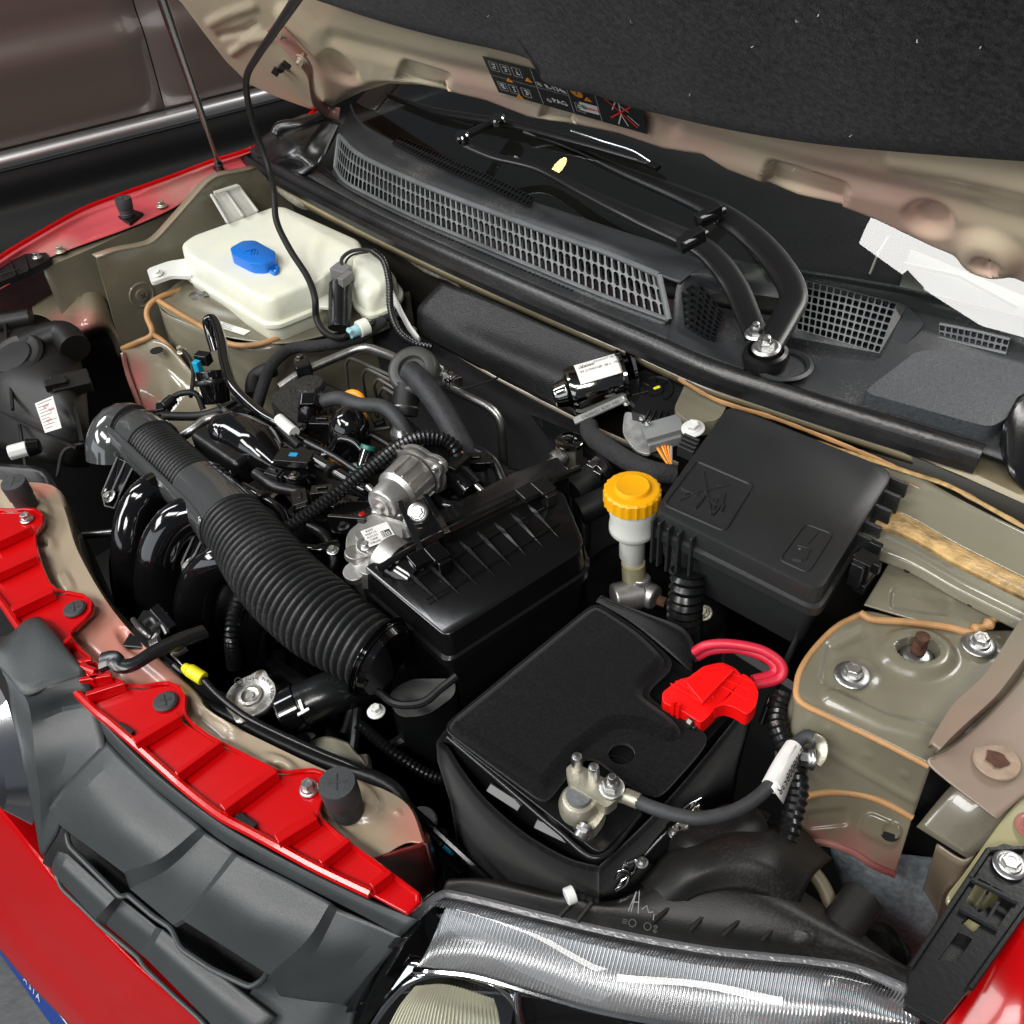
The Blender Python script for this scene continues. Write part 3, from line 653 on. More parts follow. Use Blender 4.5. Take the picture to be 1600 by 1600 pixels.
# beige lip of the bulkhead under the seal, clear foam strip hanging from it
lip = cr(P3([(404, 268, .965), (440, 292, .965), (500, 326, .965), (600, 376, .965), (700, 424, .965), (800, 468, .965), (900, 512, .965), (1000, 555, .965), (1100, 600, .965), (1200, 634, .965), (1300, 668, .965), (1400, 700, .965), (1500, 735, .965), (1640, 800, .965)]), 8)
g = M(); g.grid([[p+V((0, .04, .003)) for p in lip], [p+V((0, 0, .003)) for p in lip], [p+V((0, -.004, -.002)) for p in lip], [p+V((0, -.002, -.012)) for p in lip]]); bulk = g.obj('bulkhead', mat('bulkhead_paint', (.30, .25, .15), .35, coat=.3, var=.2, vscale=12), car, solid=.0015)
FOAM = mat('clear_foam', (.36, .34, .27), .3, trans=.25, bump=1, bscale=260, var=.5, vscale=40)
g = M(); g.tube(scurve([(428, 292, .958), (470, 318, .955), (500, 322, .955), (540, 338, .952), (570, 352, .95), (600, 372, .95), (640, 402, .945), (680, 425, .945), (720, 442, .948)], 8), [.005+.004*abs(math.sin(i*.21)) for i in range(65)], 10, flat=.6); g.obj('foam_strip', FOAM, bulk)
g = M(); g.tube(scurve([(1060, 592, .968), (1120, 625, .962), (1200, 650, .960), (1260, 672, .960), (1330, 700, .960), (1400, 730, .958)], 8), [.0022+.001*random.random() for _ in range(41)], 8, flat=.6); g.obj('sealant_bead', ORA, bulk)
# bulkhead face behind the bay, insulation shelf
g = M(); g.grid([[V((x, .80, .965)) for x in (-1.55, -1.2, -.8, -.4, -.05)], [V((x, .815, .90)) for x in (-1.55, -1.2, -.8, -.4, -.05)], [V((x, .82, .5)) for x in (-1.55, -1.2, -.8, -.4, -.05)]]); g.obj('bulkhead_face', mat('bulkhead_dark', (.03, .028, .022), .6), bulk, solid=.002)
FW_ = mat('insulation_vinyl', (.007, .0075, .008), .34, bump=1, bscale=700, var=.4, vscale=280, bdetail=8, dust=.07)
r0 = [(655, 478, .925), (740, 505, .93), (830, 540, .932), (895, 566, .935), (952, 588, .935)]
r1 = [(652, 500, .905), (735, 535, .915), (820, 572, .918), (880, 598, .92), (938, 622, .92)]
r2 = [(650, 520, .885), (730, 565, .885), (790, 596, .885), (850, 628, .885), (905, 655, .885)]
rtop = [(690, 440, .955), (770, 470, .955), (850, 506, .955), (920, 536, .955), (982, 562, .955)]
g = M(); g.grid(sheet([rtop, r0, r1, r2], 8, 6)); ins = g.obj('bulkhead_insulation', FW_, bulk, solid=.004, smooth=70)
g = M(); g.tube(scurve([(645, 512, .885), (700, 545, .884), (770, 588, .883), (840, 624, .883), (900, 655, .883), (1000, 700, .883), (1060, 725, .883)], 6), .0028, 8, flat=.5); g.obj('insulation_edge', BAYP, bulk)
g = M(); g.grid(sheet([[(560, 470, .90), (650, 515, .882), (740, 570, .882), (850, 632, .882), (1000, 705, .882)], [(556, 560, .75), (660, 640, .75), (750, 700, .74), (860, 760, .74), (1000, 830, .74)], [(560, 690, .55), (660, 760, .55), (760, 850, .52), (860, 900, .52), (1000, 950, .52)]], 8, 6)); g.obj('felt_curtain', FELT, bulk, solid=.004)
# ================================================================ bay sheet metal
# --- far fender flange (image top left)
fo_ = [(-40, 440), (0, 406), (55, 372), (130, 330), (200, 303), (270, 278), (330, 255), (400, 232), (465, 196), (500, 170)]
fi_ = [(-20, 462), (20, 440), (66, 408), (112, 388), (200, 356), (268, 326), (322, 292), (385, 262), (430, 235), (470, 215)]
zf = [.945, .95, .955, .96, .963, .966, .97, .975, .985, 1.0]
o1 = [(x, y, z+.012) for (x, y), z in zip(fo_, zf)]; i1 = [(x, y, z-.004) for (x, y), z in zip(fi_, zf)]
mid = [((a[0]*.6+b[0]*.4), (a[1]*.6+b[1]*.4), (a[2]*.35+b[2]*.65)) for a, b in zip(o1, i1)]
om = [((a[0]*.9+b[0]*.1), (a[1]*.9+b[1]*.1), a[2]) for a, b in zip(o1, i1)]
ds = [st_line([(100, 372), (200, 338)], 8, .003, 5), st_line([(230, 300), (300, 276)], 8, .004, 4)]
out_ = [p+V((-.03, 0, -.012)) for p in cr(P3(o1), 8)]
G_ = sheet([o1, om, mid, i1], 8, 5, disp=ds, nrm=(0, 0, 1))
G_ = [[p+V((-.16, 0, -.30)) for p in G_[0]], [p+V((-.10, 0, -.08)) for p in G_[0]], [p+V((-.04, 0, -.02)) for p in G_[0]]]+G_
g = M(); g.grid(G_); fenA = g.obj('fender', overspray('fender_inner_paint', (.50, .07, .085), (.40, .30, .24), [tuple(PZ(300, 290, .97)), tuple(PZ(90, 395, .95))], [.09, .05], rough=.28, coat=.6, var=.15, vscale=8), car, solid=.0012, smooth=60, label='far fender with rosy painted flange')
g = M(); g.tube([p+V((-.004, 0, .001)) for p in cr(P3(o1), 8)], .004, 8); g.obj('fender_edge', RED, fenA)
def stop(x, y, z, s, parent, tilt=(0, 0, 1), name='rubber_stop', h=.034):
    o = PZ(x, y, z); g = M(); r = .0155*s
    g.lathe(o, tilt, [(r*.9, 0), (r*1.0, h*.06), (r*.95, h*.12), (r*1.06, h*.18), (r*.97, h*.25), (r*1.09, h*.32), (r*1.0, h*.40), (r*1.14, h*.5), (r*1.16, h*.72), (r*1.18, h*.96), (r*1.12, h*1.02), (r*.2, h*1.03)], 30)
    u = V(tilt).normalized(); R_ = frame_of((1, .4, 0), u)
    for a in (.5, 2.1): 
        d = R_ @ V((math.cos(a), math.sin(a), 0)); g.tube([o+u*h*1.03-d*r*.5, o+u*h*1.03+d*r*.6], .0007, 6)
    return g.obj(name, RUBG, parent, smooth=50)
g = M(); g.prism(P3([(184, 338, .966), (205, 326, .966), (224, 332, .966), (202, 348, .966)]), V((0, 0, -.006))); g.obj('stop_base', BLK, fenA, bevel=.001)
stop(200, 338, .966, .72, fenA, (0, .05, 1), h=.03)
bolt(PZ(253, 322, .966), (0, 0, 1), .006, .009, fenA, BRASS); bolt(PZ(95, 393, .955), (0, 0, 1), .006, .010, fenA, BRASS); bolt(PZ(58, 402, .962), (0, 0, 1), .005, .009, fenA)
g = M(); bp = P3([(-30, 440, .952), (0, 416, .955), (40, 396, .957), (72, 394, .957), (78, 404, .957), (40, 424, .955), (0, 440, .953), (-25, 456, .95)]); g.prism(bp, V((0, 0, -.010)))
for a, b in (((0, 430), (30, 420)), ((16, 408), (24, 430)), ((38, 399), (44, 420))): g.tube([PZ(*a, .9565), PZ(*b, .9585)], .0016, 6)
g.obj('headlight_bracket', BLK, fenA, bevel=.001)
# --- far side inner panels
SIDE = BAY
g = M(); ap = [(66, 420, .945), (150, 385, .95), (270, 328, .955), (330, 292, .958), (420, 245, .965)]
apb = [(70, 470, .87), (160, 450, .86), (290, 380, .87), (345, 340, .87), (430, 300, .88)]
ga = cr(P3(ap), 8); gb = [PX(*to_px(p-V((0, 0, .09))), min(p.x-.004, -1.45)) for p in ga]; g.grid([[p+V((-.02, 0, .004)) for p in ga], ga, [p.lerp(q, .5) for p, q in zip(ga, gb)], gb, [q+V((0, 0, -.1)) for q in gb]]); g.obj('fender_apron', SIDE, car, solid=.0015, smooth=60)
# upright panel with a light top edge: one flat sheet standing along the far side
XP = -1.43
te = [(150, 402), (185, 390), (215, 385), (236, 380), (250, 368), (290, 323), (322, 286), (336, 276), (352, 271), (374, 268), (400, 262)]
topc = rounded([PX(x, y, XP) for x, y in te], .012, 3)
botc = [PX(x, y, XP) for x, y in ((470, 330), (470, 480), (330, 520), (245, 560), (206, 600))]
g = M(); g.prism(topc+botc, V((-.002, 0, 0))); sp_ = g.obj('upright_side_panel', SIDE, car, smooth=30, label='olive upright panel beside the washer tank')
g = M(); g.grid([[p+V((-.014, 0, .001)) for p in topc], [p+V((.001, 0, .001)) for p in topc], [p+V((.0015, 0, -.002)) for p in topc]]); g.obj('top_flange', BAYP, sp_, solid=.0015)
c0 = PX(222, 461, XP+.001); R_ = frame_of((0, 1, 0), (1, 0, 0))
g = M(); g.lathe(c0-V((.001, 0, 0)), R_.col[2], [(.022, 0), (.021, .0015), (.019, .002), (.0175, .0005), (.011, .0005), (.010, .003), (.001, .003)], 30)
for a in (.8, -.8): g.tube([c0+R_ @ V((-.005*math.cos(a), -.005*math.sin(a), .003)), c0+R_ @ V((.005*math.cos(a), .005*math.sin(a), .003))], .0009, 6, m=1)
g.obj('round_stamp', [SIDE, DST], sp_)
# left headlight area dome panel
g = M(); g.grid(sheet([[(50, 480, .86), (100, 445, .88), (128, 430, .89), (150, 440, .88), (160, 480, .86)], [(55, 510, .84), (105, 480, .87), (140, 470, .88), (168, 480, .86), (180, 510, .83)], [(60, 535, .82), (110, 520, .85), (140, 510, .86), (172, 510, .84), (190, 540, .80)], [(75, 560, .78), (110, 545, .80), (130, 530, .82), (165, 520, .81), (185, 560, .76)]], 6, 6, disp=[st_ell(112, 456, 14, 8, 0, -.006)], nrm=(0, 0, 1))); dm = g.obj('wheel_house_front', overspray('wheel_house_paint', (.26, .22, .15), (.60, .10, .13), [tuple(PZ(105, 525, .83)), tuple(PZ(125, 520, .85))], [.06, .06], rough=.22, coat=.6), car, solid=.002, smooth=60)
g = M(); g.lathe(PZ(112, 456, .884), (0, -.1, 1), [(.010, 0), (.010, .001)], 20); g.obj('hole', mat('cavity_shade_black', (.003, .003, .003), .9), dm)  # flat black disc painting the dark inside the hole
# --- strut towers
def deck(rows, disp, nm, mt, label=None, nu=22, nv=18, nrm=(0, 0, 1)):
    g = M(); g.grid(sheet(rows, nu, nv, disp=disp, nrm=nrm)); return g.obj(nm, mt, car, solid=.0018, smooth=60, label=label)
# far tower
T1 = [(246, 462, .884), (290, 440, .884), (340, 415, .884), (420, 400, .884), (600, 400, .884)]
T2 = [(244, 472, .884), (300, 480, .884), (370, 470, .884), (450, 460, .884), (600, 450, .884)]
T3 = [(262, 490, .880), (320, 516, .880), (375, 530, .882), (450, 535, .882), (560, 510, .884)]
twA = deck([T1, T2, T3], [st_ell(345, 470, 70, 22, 18, .010, .35)], 'strut_tower', BAY, 'far strut tower partly under the white washer tank')
def drop(curve, dz, out, mt, nm, parent, n=8, lab=None):
    c = cr(P3(curve), n); g = M(); o_ = V(out); rr = []
    for t in (0, .04, .3, .6, 1): rr.append([p+V((0, 0, dz*t))+o_*(min(1, t*8)*.3+t*.7) for p in c])
    g.grid(rr); return g.obj(nm, mt, parent, solid=.0015, smooth=60, label=lab)
drop([(246, 470, .884), (256, 488, .882), (300, 508, .880), (350, 530, .880), (390, 540, .880), (430, 535, .881), (470, 515, .882), (560, 480, .884), (640, 455, .884)], -.22, (.02, -.015, 0), BAY, 'tower_side', twA)
hose('sealant_bead', [(306, 448, .887), (276, 455, .887), (248, 466, .887), (233, 478, .882), (230, 495, .87), (238, 522, .855), (215, 535, .845), (192, 545, .83)], .0048, ORA, twA, n=6)
hose('sealant_bead', [(248, 470, .888), (280, 490, .884), (318, 512, .883), (350, 534, .883), (385, 540, .883), (430, 530, .884), (520, 490, .886)], .0042, ORA, twA, n=6)
hose('sealant_bead', [(238, 522, .855), (256, 534, .845), (280, 560, .83), (300, 590, .80), (325, 620, .78), (345, 642, .76)], .0042, ORA, twA, n=6)
g = M(); g.lathe(PZ(313, 462, .890), (0, .1, 1), [(.016, 0), (.017, .002), (.012, .004), (.007, .005)], 24); g.tube([PZ(313, 462, .894), PZ(322, 458, .900)], .0045, 10); g.obj('bolt', SIL, twA)
s0_ = PZ(332, 508, .8835); Rl = frame_of(PZ(381, 524, .8835)-s0_, (0, 0, 1)); g = M(); quad_on(g, s0_, Rl, 0, 0, (PZ(381, 524, .8835)-s0_).length, .014, 0)
for k in range(3): text_geo(g, ['MUOGDZHM4 PR18', '8200 531 907', 'EUROPE 32214'][k], s0_+Rl @ V((.022, .003+.004*k, .0004)), Rl, .0036, 1)
g.obj('paper_label', [PAPER, INK], twA, label='small white printed strip on the far tower')
# panel below the far tower with a rosy edge
LP = overspray('lower_panel_paint', (.25, .22, .155), (.55, .09, .12), [tuple(PZ(208, 590, .80)), tuple(PZ(220, 640, .78)), tuple(PZ(235, 670, .76))], [.05, .045, .04], rough=.2, coat=.7)
g = M(); g.grid(sheet([[(190, 548, .83), (240, 530, .85), (282, 560, .835), (345, 640, .77)], [(200, 575, .81), (250, 575, .82), (285, 605, .80), (350, 660, .76)], [(215, 610, .79), (255, 625, .79), (290, 655, .77), (355, 690, .74)], [(235, 670, .765), (265, 680, .76), (300, 700, .74), (360, 720, .72)]], 8, 8, disp=[st_rect(258, 600, 60, 60, 35, 10, -.004)], nrm=(0, 0, 1))); lpn = g.obj('lower_inner_panel', LP, car, solid=.002, smooth=60, label='lower inner panel with rosy front edge')
g = M(); g.tube(scurve([(192, 552, .829), (200, 585, .806), (215, 625, .783), (232, 668, .762), (240, 700, .75)], 6), .004, 8); g.obj('panel_edge', ROSE, lpn)
g = M(); g.lathe(PZ(245, 548, .848), (0, 0, 1), [(.010, 0), (.010, .001)], 20); g.obj('hole', mat('cavity_shade_black', (.003, .003, .003), .9), lpn)
# near tower (image right)
U0 = [(1300, 985, .925), (1348, 955, .925), (1430, 972, .925), (1500, 982, .925), (1560, 985, .925), (1680, 985, .925)]
U1 = [(1262, 1025, .925), (1330, 1010, .925), (1430, 1025, .925), (1510, 1030, .925), (1570, 1035, .925), (1690, 1040, .925)]
U2 = [(1245, 1072, .925), (1320, 1085, .925), (1420, 1100, .925), (1510, 1110, .925), (1570, 1115, .925), (1690, 1120, .925)]
U3 = [(1244, 1092, .922), (1300, 1118, .922), (1380, 1156, .922), (1455, 1194, .922), (1560, 1240, .922), (1700, 1290, .922)]
dsk = [st_ell(1432, 1022, 58, 36, 8, .007, .22), st_ell(1432, 1022, 31, 17, 6, -.024, .10), st_line([(1300, 1090), (1380, 1128), (1460, 1148), (1560, 1160)], 22, .004, 8), st_line([(1290, 1060), (1300, 1010), (1350, 985)], 14, -.003, 8), st_ell(1332, 1055, 38, 24, 5, .002, .3), st_ell(1528, 1006, 36, 22, 5, .002, .3)]
twB = deck([U0, U1, U2, U3], dsk, 'strut_tower', BAY, 'near strut tower with two washers and a rusty stud', nu=26, nv=24)
drop([(1345, 957, .924), (1300, 987, .924), (1262, 1025, .924), (1246, 1062, .924), (1246, 1094, .921), (1300, 1119, .921), (1380, 1157, .921), (1455, 1195, .921)], -.072, (-.004, -.003, 0), BAY, 'tower_side', twB)
SB = [(1346, 960, .924), (1310, 978, .924), (1278, 1008, .924), (1256, 1038, .924), (1246, 1066, .923), (1250, 1096, .921), (1300, 1122, .919), (1380, 1160, .919), (1452, 1197, .919)]
hose('sealant_bead', SB, .0030, ORA, twB, n=6); hose('sealant_bead', [(1345, 958, .928), (1365, 968, .928), (1420, 972, .928), (1480, 980, .928), (1520, 988, .928), (1550, 970, .932), (1570, 945, .936)], .0034, ORA, twB, n=6)
g = M(); g.tube(scurve([(1520, 985, .930), (1545, 975, .933), (1560, 960, .935), (1572, 940, .938)], 6), [.0042+.0018*math.sin(i*1.3) for i in range(19)], 10); g.obj('sealant_bead', ORA, twB)
def washer_bolt(x, y, z, r, par, mt=SIL): return bolt(PZ(x, y, z), (0, 0, 1), r, r*1.5, par, mt, washer=2.15)
washer_bolt(1331, 1056, .9285, .0090, twB); washer_bolt(1529, 1008, .9285, .0088, twB)
g = M(); c = PZ(1432, 1024, .9205); g.lathe(c, (0, 0, 1), [(.0185, .0), (.0185, .0004), (.001, .0004)], 30); g.obj('tower_opening', mat('cavity_shade_black', (.003, .003, .003), .9), twB)  # black disc laid in the dip to paint the opening dark
g = M(); g.lathe(c, (0, 0, 1), [(.014, -.002), (.014, .001), (.011, .003), (.008, .004)], 24, m=0); g.lathe(c, (0, 0, 1), [(.0058, 0), (.0062, .006)]+[(.0058+.0006*(k % 2), .006+.0012*k) for k in range(8)]+[(.0052, .020), (.0062, .021), (.0062, .026), (.004, .027)], 16, m=1); g.obj('strut_stud', [SIL, RUST], twB, label='rusty threaded stud in the tower opening')
# front face running down to the arch flange
FT = [(1262, 1027, .923), (1247, 1062, .922), (1246, 1094, .920), (1300, 1120, .920), (1380, 1158, .920), (1455, 1196, .920)]
FB = [(1212, 1176, .855), (1222, 1232, .850), (1250, 1249, .848), (1300, 1240, .852), (1370, 1250, .851), (1426, 1278, .846)]
g = M(); g.grid(sheet([FT, [((a[0]+b[0])/2, (a[1]+b[1])/2, (a[2]+b[2])/2) for a, b in zip(FT, FB)], FB], 12, 14, disp=[st_ell(1294, 1139, 6, 5, 0, .0018, .4), st_ell(1357, 1178, 6, 5, 0, .0018, .4), st_ell(1416, 1209, 6, 5, 0, .0018, .4), st_line([(1280, 1165), (1350, 1205), (1430, 1250)], 8, .0025, 6)], nrm=(-.3, -.8, .3))); g.obj('tower_front', BAY, twB, solid=.0015, smooth=60)
for x, y in ((1294, 1139), (1357, 1178), (1416, 1209)):
    p = PZ(x, y, .90)
g = M(); tf = PZ(1350, 1145, .921)
# arch flange below
AR0 = [(1252, 1247, .848), (1290, 1238, .852), (1340, 1240, .852), (1385, 1255, .85), (1426, 1276, .846)]
AR1 = [(1250, 1285, .825), (1295, 1278, .830), (1340, 1282, .828), (1380, 1300, .826), (1412, 1322, .822)]
AR2 = [(1240, 1318, .800), (1285, 1316, .805), (1330, 1330, .803), (1365, 1352, .800), (1398, 1366, .796)]
ARM = overspray('arch_paint', (.17, .15, .105), (.34, .10, .10), [tuple(PZ(1330, 1332, .803)), tuple(PZ(1390, 1362, .797)), tuple(PZ(1270, 1315, .80))], [.035, .035, .03], rough=.25, coat=.6)
g = M(); g.grid(sheet([AR0, AR1, AR2], 16, 16, disp=[st_rect(1292, 1278, 66, 26, -6, 8, -.004, 4), st_rect(1376, 1298, 62, 36, 24, 12, .004, 4), st_ell(1391, 1300, 12, 11, 0, -.003, .2)], nrm=(0, -.3, 1))); arch = g.obj('arch_flange', ARM, twB, solid=.0018, smooth=60)
g = M(); g.tube(scurve(AR2, 6), .0035, 8); g.obj('arch_edge', ROSE, twB)
g = M(); g.lathe(PZ(1391, 1300, .8275), (0, -.3, 1), [(.0085, 0), (.0085, .001)], 20); g.obj('hole', mat('cavity_shade_black', (.003, .003, .003), .9), twB)
hose('sealant_bead', [(1252, 1248, .850), (1275, 1240, .853), (1310, 1237, .854), (1350, 1242, .854), (1390, 1257, .852), (1426, 1277, .848)], .0034, ORA, twB, n=6)
# panel behind the tower: recessed plate and bright channel to the corner
g = M(); g.grid(sheet([[(1395, 870, .935), (1440, 880, .935), (1520, 910, .935), (1600, 950, .935)], [(1350, 945, .928), (1430, 968, .928), (1520, 985, .928), (1570, 960, .930)]], 24, 24, disp=[st_rect(1440, 940, 96, 30, 8, 8, -.003, 3), st_line([(1400, 878), (1500, 905), (1560, 940), (1545, 970)], 5, .003, 3)], nrm=(0, 0, 1))); pl_ = g.obj('corner_plate', BAY, twB, solid=.0018, smooth=60)
for x, y in ((1418, 891), (1517, 944)):
    g = M(); g.lathe(PZ(x, y, .9365), (0, 0, 1), [(.0035, 0), (.0035, .001)], 12); g.obj('hole', mat('cavity_shade_black', (.003, .003, .003), .9), twB)
CH0 = [(1330, 700, .955), (1420, 735, .955), (1500, 780, .955), (1640, 850, .955)]
CH = lambda dy, z: [(x, y+dy, z) for x, y, _ in CH0]
g = M(); g.grid(sheet([CH(0, .955), CH(40, .945), CH(75, .935)], 8, 6)); cg = g.obj('corner_channel', mat('corner_paint', (.20, .19, .135), .22, coat=.7, var=.08, vscale=5), bulk, solid=.002)
g = M(); g.grid(sheet([CH(108, .945), CH(128, .948), CH(142, .946), CH(160, .936)], 8, 6)); g.obj('channel_rail', MATS['corner_paint'], bulk, solid=.002)
FO2 = mat('yellow_foam_sealant', (.48, .31, .12), .42, bump=1.0, bscale=170, var=.5, vscale=45, coat=.15)
g = M(); g.grid(sheet([CH(72, .936), CH(84, .944), CH(100, .944), CH(110, .938)], 12, 5)); g.obj('foam_sealant', FO2, bulk, solid=.003)
g = M(); g.tube(scurve([(1272, 690, .955), (1350, 715, .958), (1420, 738, .958), (1480, 758, .958), (1540, 790, .956), (1620, 835, .955)], 8), [.0022+.001*noise.noise(V((i*.4, 0, 0))) for i in range(41)], 8, flat=1.2); g.obj('sealant_bead', FO2, bulk)
g = M(); g.grid(sheet([[(1270, 690, .95), (1340, 720, .95), (1440, 760, .95)], [(1400, 770, .90), (1420, 810, .90), (1440, 850, .90)]], 10, 10, disp=[lambda x, y: .006*noise.noise(V((x*.03, y*.03, 0)))], nrm=(0, -1, .3))); g.obj('wax_patch', mat('brown_wax', (.27, .13, .045), .35, bump=.8, bscale=60, var=.5, vscale=20, coat=.4), bulk, solid=.002)
# --- near fender inner lip
NF = overspray('near_fender_paint', (.205, .180, .132), (.26, .165, .13), [tuple(PZ(1560, 1190, .93))], [.13], rough=.38, coat=.2, var=.1, vscale=9)
LA = [(1625, 925, .965), (1580, 990, .962), (1545, 1045, .958), (1520, 1072, .955), (1490, 1100, .952), (1470, 1130, .95), (1452, 1160, .948)]
LB = [(1650, 950, .97), (1606, 1020, .967), (1566, 1075, .963), (1545, 1098, .96), (1515, 1125, .957), (1488, 1150, .955), (1468, 1172, .953)]
g = M(); la, lb = cr(P3(LA), 6), cr(P3(LB), 6)
low = cr(P3([(1660, 960, .955), (1614, 1030, .952), (1575, 1082, .948), (1550, 1105, .945), (1520, 1132, .942), (1494, 1158, .94), (1460, 1180, .938)]), 6)
g.grid([[p+V((0, 0, -.006)) for p in la], la, lb, low]); lipn = g.obj('fender_lip', NF, car, solid=.0025, smooth=50, label='near inner wing lip, dusty rose over beige')
fp = [[(1665, 965, .953), (1614, 1035, .950), (1550, 1110, .944), (1494, 1162, .939), (1458, 1184, .936)], [(1700, 1060, .95), (1660, 1110, .946), (1600, 1160, .94), (1530, 1190, .936), (1456, 1200, .932)], [(1700, 1180, .94), (1660, 1220, .936), (1606, 1240, .932), (1580, 1260, .93), (1558, 1280, .928)]]
g = M(); g.grid(sheet(fp, 14, 12, disp=[st_ell(1557, 1188, 30, 24, 10, -.002, .3)], nrm=(0, 0, 1))); g.obj('fender_shelf', NF, lipn, solid=.0015, smooth=60)
g = M(); c = PZ(1557, 1188, .9375); g.lathe(c, (0, 0, 1), [(.018, 0), (.017, .0010), (.010, .0004), (.001, .0004)], 30, m=0); g.add([c+V((math.cos(k*.45)*.0085*(1+.25*math.sin(k*2.3)), math.sin(k*.45)*.0075*(1+.2*math.sin(k*3.1)), .0016)) for k in range(14)], [tuple(range(14))], 1); g.obj('rust_spot', [mat('rusty_paint', (.27, .19, .13), .5, var=.3, vscale=60), RUST], lipn, label='dark rust hole on the near inner wing')
# vertical and lower faces under the shelf
def vface(pts, dz, mt, nm, parent, out=(0, 0, 0), lab=None):
    c = P3(pts); g = M(); g.grid([c, [p+V((0, 0, dz))+V(out) for p in c]]); return g.obj(nm, mt, parent, solid=.002, label=lab)
g = M(); g.grid([P3([(1460, 1212, .92), (1430, 1275, .85), (1422, 1300, .84)]), P3([(1540, 1295, .90), (1500, 1340, .86), (1490, 1345, .84)])]); 
g = M(); g.grid(sheet([[(1432, 1292, .835), (1475, 1240, .86), (1500, 1215, .87)], [(1512, 1342, .83), (1560, 1305, .85), (1600, 1250, .87)]], 6, 6)); g.obj('lower_shelf', BAY, lipn, solid=.002)
g = M(); g.grid(sheet([[(1463, 1320, .825), (1512, 1345, .83), (1540, 1300, .84)], [(1440, 1400, .74), (1480, 1420, .75), (1520, 1380, .78)], [(1425, 1500, .64), (1470, 1520, .64), (1520, 1480, .68)], [(1420, 1620, .50), (1470, 1640, .50), (1530, 1600, .54)]], 10, 8, disp=[st_line([(1490, 1390), (1470, 1470), (1455, 1560)], 14, .008, 8)], nrm=(-.7, -.7, .2))); g.obj('front_pillar', overspray('pillar_paint', (.25, .20, .14), (.45, .13, .12), [tuple(PZ(1450, 1480, .66)), tuple(PZ(1445, 1560, .58))], [.10, .10], rough=.2, coat=.7), lipn, solid=.002, smooth=60)
g = M(); g.grid(sheet([[(1290, 1300, .77), (1380, 1330, .77), (1500, 1345, .77)], [(1310, 1370, .73), (1400, 1420, .73), (1480, 1440, .73)], [(1340, 1450, .66), (1400, 1500, .66), (1460, 1540, .66)]], 6, 6)); g.obj('wheel_arch_liner', mat('grey_liner_felt', (.30, .35, .38), .9, bump=1, bscale=250, var=.3, vscale=150), car, solid=.003, label='pale grey wheel arch liner')
# beige channel and red fender edge on the near side
g = M(); g.grid(sheet([[(1660, 1170, .93), (1600, 1240, .927), (1560, 1290, .925), (1510, 1360, .92), (1478, 1405, .915), (1490, 1430, .90)], [(1700, 1210, .925), (1640, 1270, .922), (1600, 1330, .92), (1560, 1400, .915), (1520, 1450, .91), (1500, 1470, .90)], [(1740, 1270, .905), (1680, 1330, .903), (1620, 1400, .90), (1580, 1450, .897), (1540, 1500, .893), (1500, 1540, .89)], [(1760, 1310, .92), (1700, 1370, .918), (1640, 1440, .915), (1600, 1480, .91), (1560, 1520, .905), (1520, 1560, .90)]], 8, 8)); chn = g.obj('fender_channel', mat('yellowish_paint', (.28, .26, .14), .25, coat=.6, var=.1, vscale=8), car, solid=.002, smooth=60, label='yellowish inner channel of the near fender')
bolt(PZ(1612, 1292, .926), (0, 0, 1), .008, .006, chn, ROSE)
fo2 = [(1800, 1230, .945), (1700, 1335, .94), (1640, 1400, .935), (1600, 1443, .93), (1560, 1500, .92), (1520, 1555, .905), (1470, 1620, .885), (1430, 1680, .86)]
c = cr(P3(fo2), 8)
g = M(); g.grid([[p+V((-.006, .0, -.02)) for p in c], [p+V((-.002, 0, -.002)) for p in c], [p+V((.004, 0, .0)) for p in c], [p+V((.03, -.012, -.008)) for p in c], [p+V((.07, -.03, -.04)) for p in c], [p+V((.10, -.04, -.12)) for p in c], [p+V((.11, -.045, -.35)) for p in c], [p+V((.10, -.045, -.55)) for p in c]]); g.obj('fender', RED, car, solid=.0012, smooth=60, label='near red fender at the corner of the bay')
# bracket of the near headlight
def inset(a, b, t): return a.lerp(b, t)
BP = [(1422, 1512), (1465, 1440), (1512, 1370), (1545, 1328), (1568, 1318), (1600, 1326), (1640, 1370), (1610, 1420), (1555, 1490), (1515, 1545), (1470, 1600), (1415, 1570)]
oL = P3([(x, y, .932) for x, y in BP]); brk_n = V((0, 0, 1))
pk = lambda pts: P3([(x, y, .932) for x, y in pts])
holes = [pk(q) for q in ([(1508, 1408), (1530, 1372), (1548, 1382), (1524, 1420)], [(1527, 1424), (1552, 1384), (1566, 1392), (1542, 1434)], [(1546, 1438), (1571, 1396), (1588, 1406), (1560, 1448)], [(1502, 1442), (1516, 1428), (1536, 1440), (1522, 1458)], [(1466, 1500), (1498, 1456), (1520, 1466), (1496, 1502)])]
g = M(); g.prism(oL, V((0, 0, -.009)), holes=holes); br = g.obj('headlight_bracket', BLKS, car, bevel=.001, label='black ribbed bracket bolted to the near fender')
g = M(); g.prism(pk([(1440, 1530), (1500, 1440), (1580, 1390), (1600, 1400), (1550, 1480), (1470, 1570)]), V((0, 0, -.001))); o = g.obj('bracket_back', BLK, br); o.data.transform(Matrix.Translation((0, 0, -.0075)))
g = M(); g.prism(pk([(1506, 1440), (1516, 1432), (1534, 1442), (1522, 1456)]), V((0, 0, -.002))); o = g.obj('nut_plate', MATS['yellowish_paint'], br); o.data.transform(Matrix.Translation((0, 0, -.004)))
for a, b in (((1500, 1420), (1560, 1452)), ((1512, 1372), (1590, 1410)), ((1422, 1512), (1545, 1328)), ((1515, 1545), (1640, 1370)), ((1545, 1328), (1600, 1326))):
    g = M(); g.tube([PZ(*a, .934), PZ(*b, .934)], .0022, 6); g.obj('rib', BLKS, br)
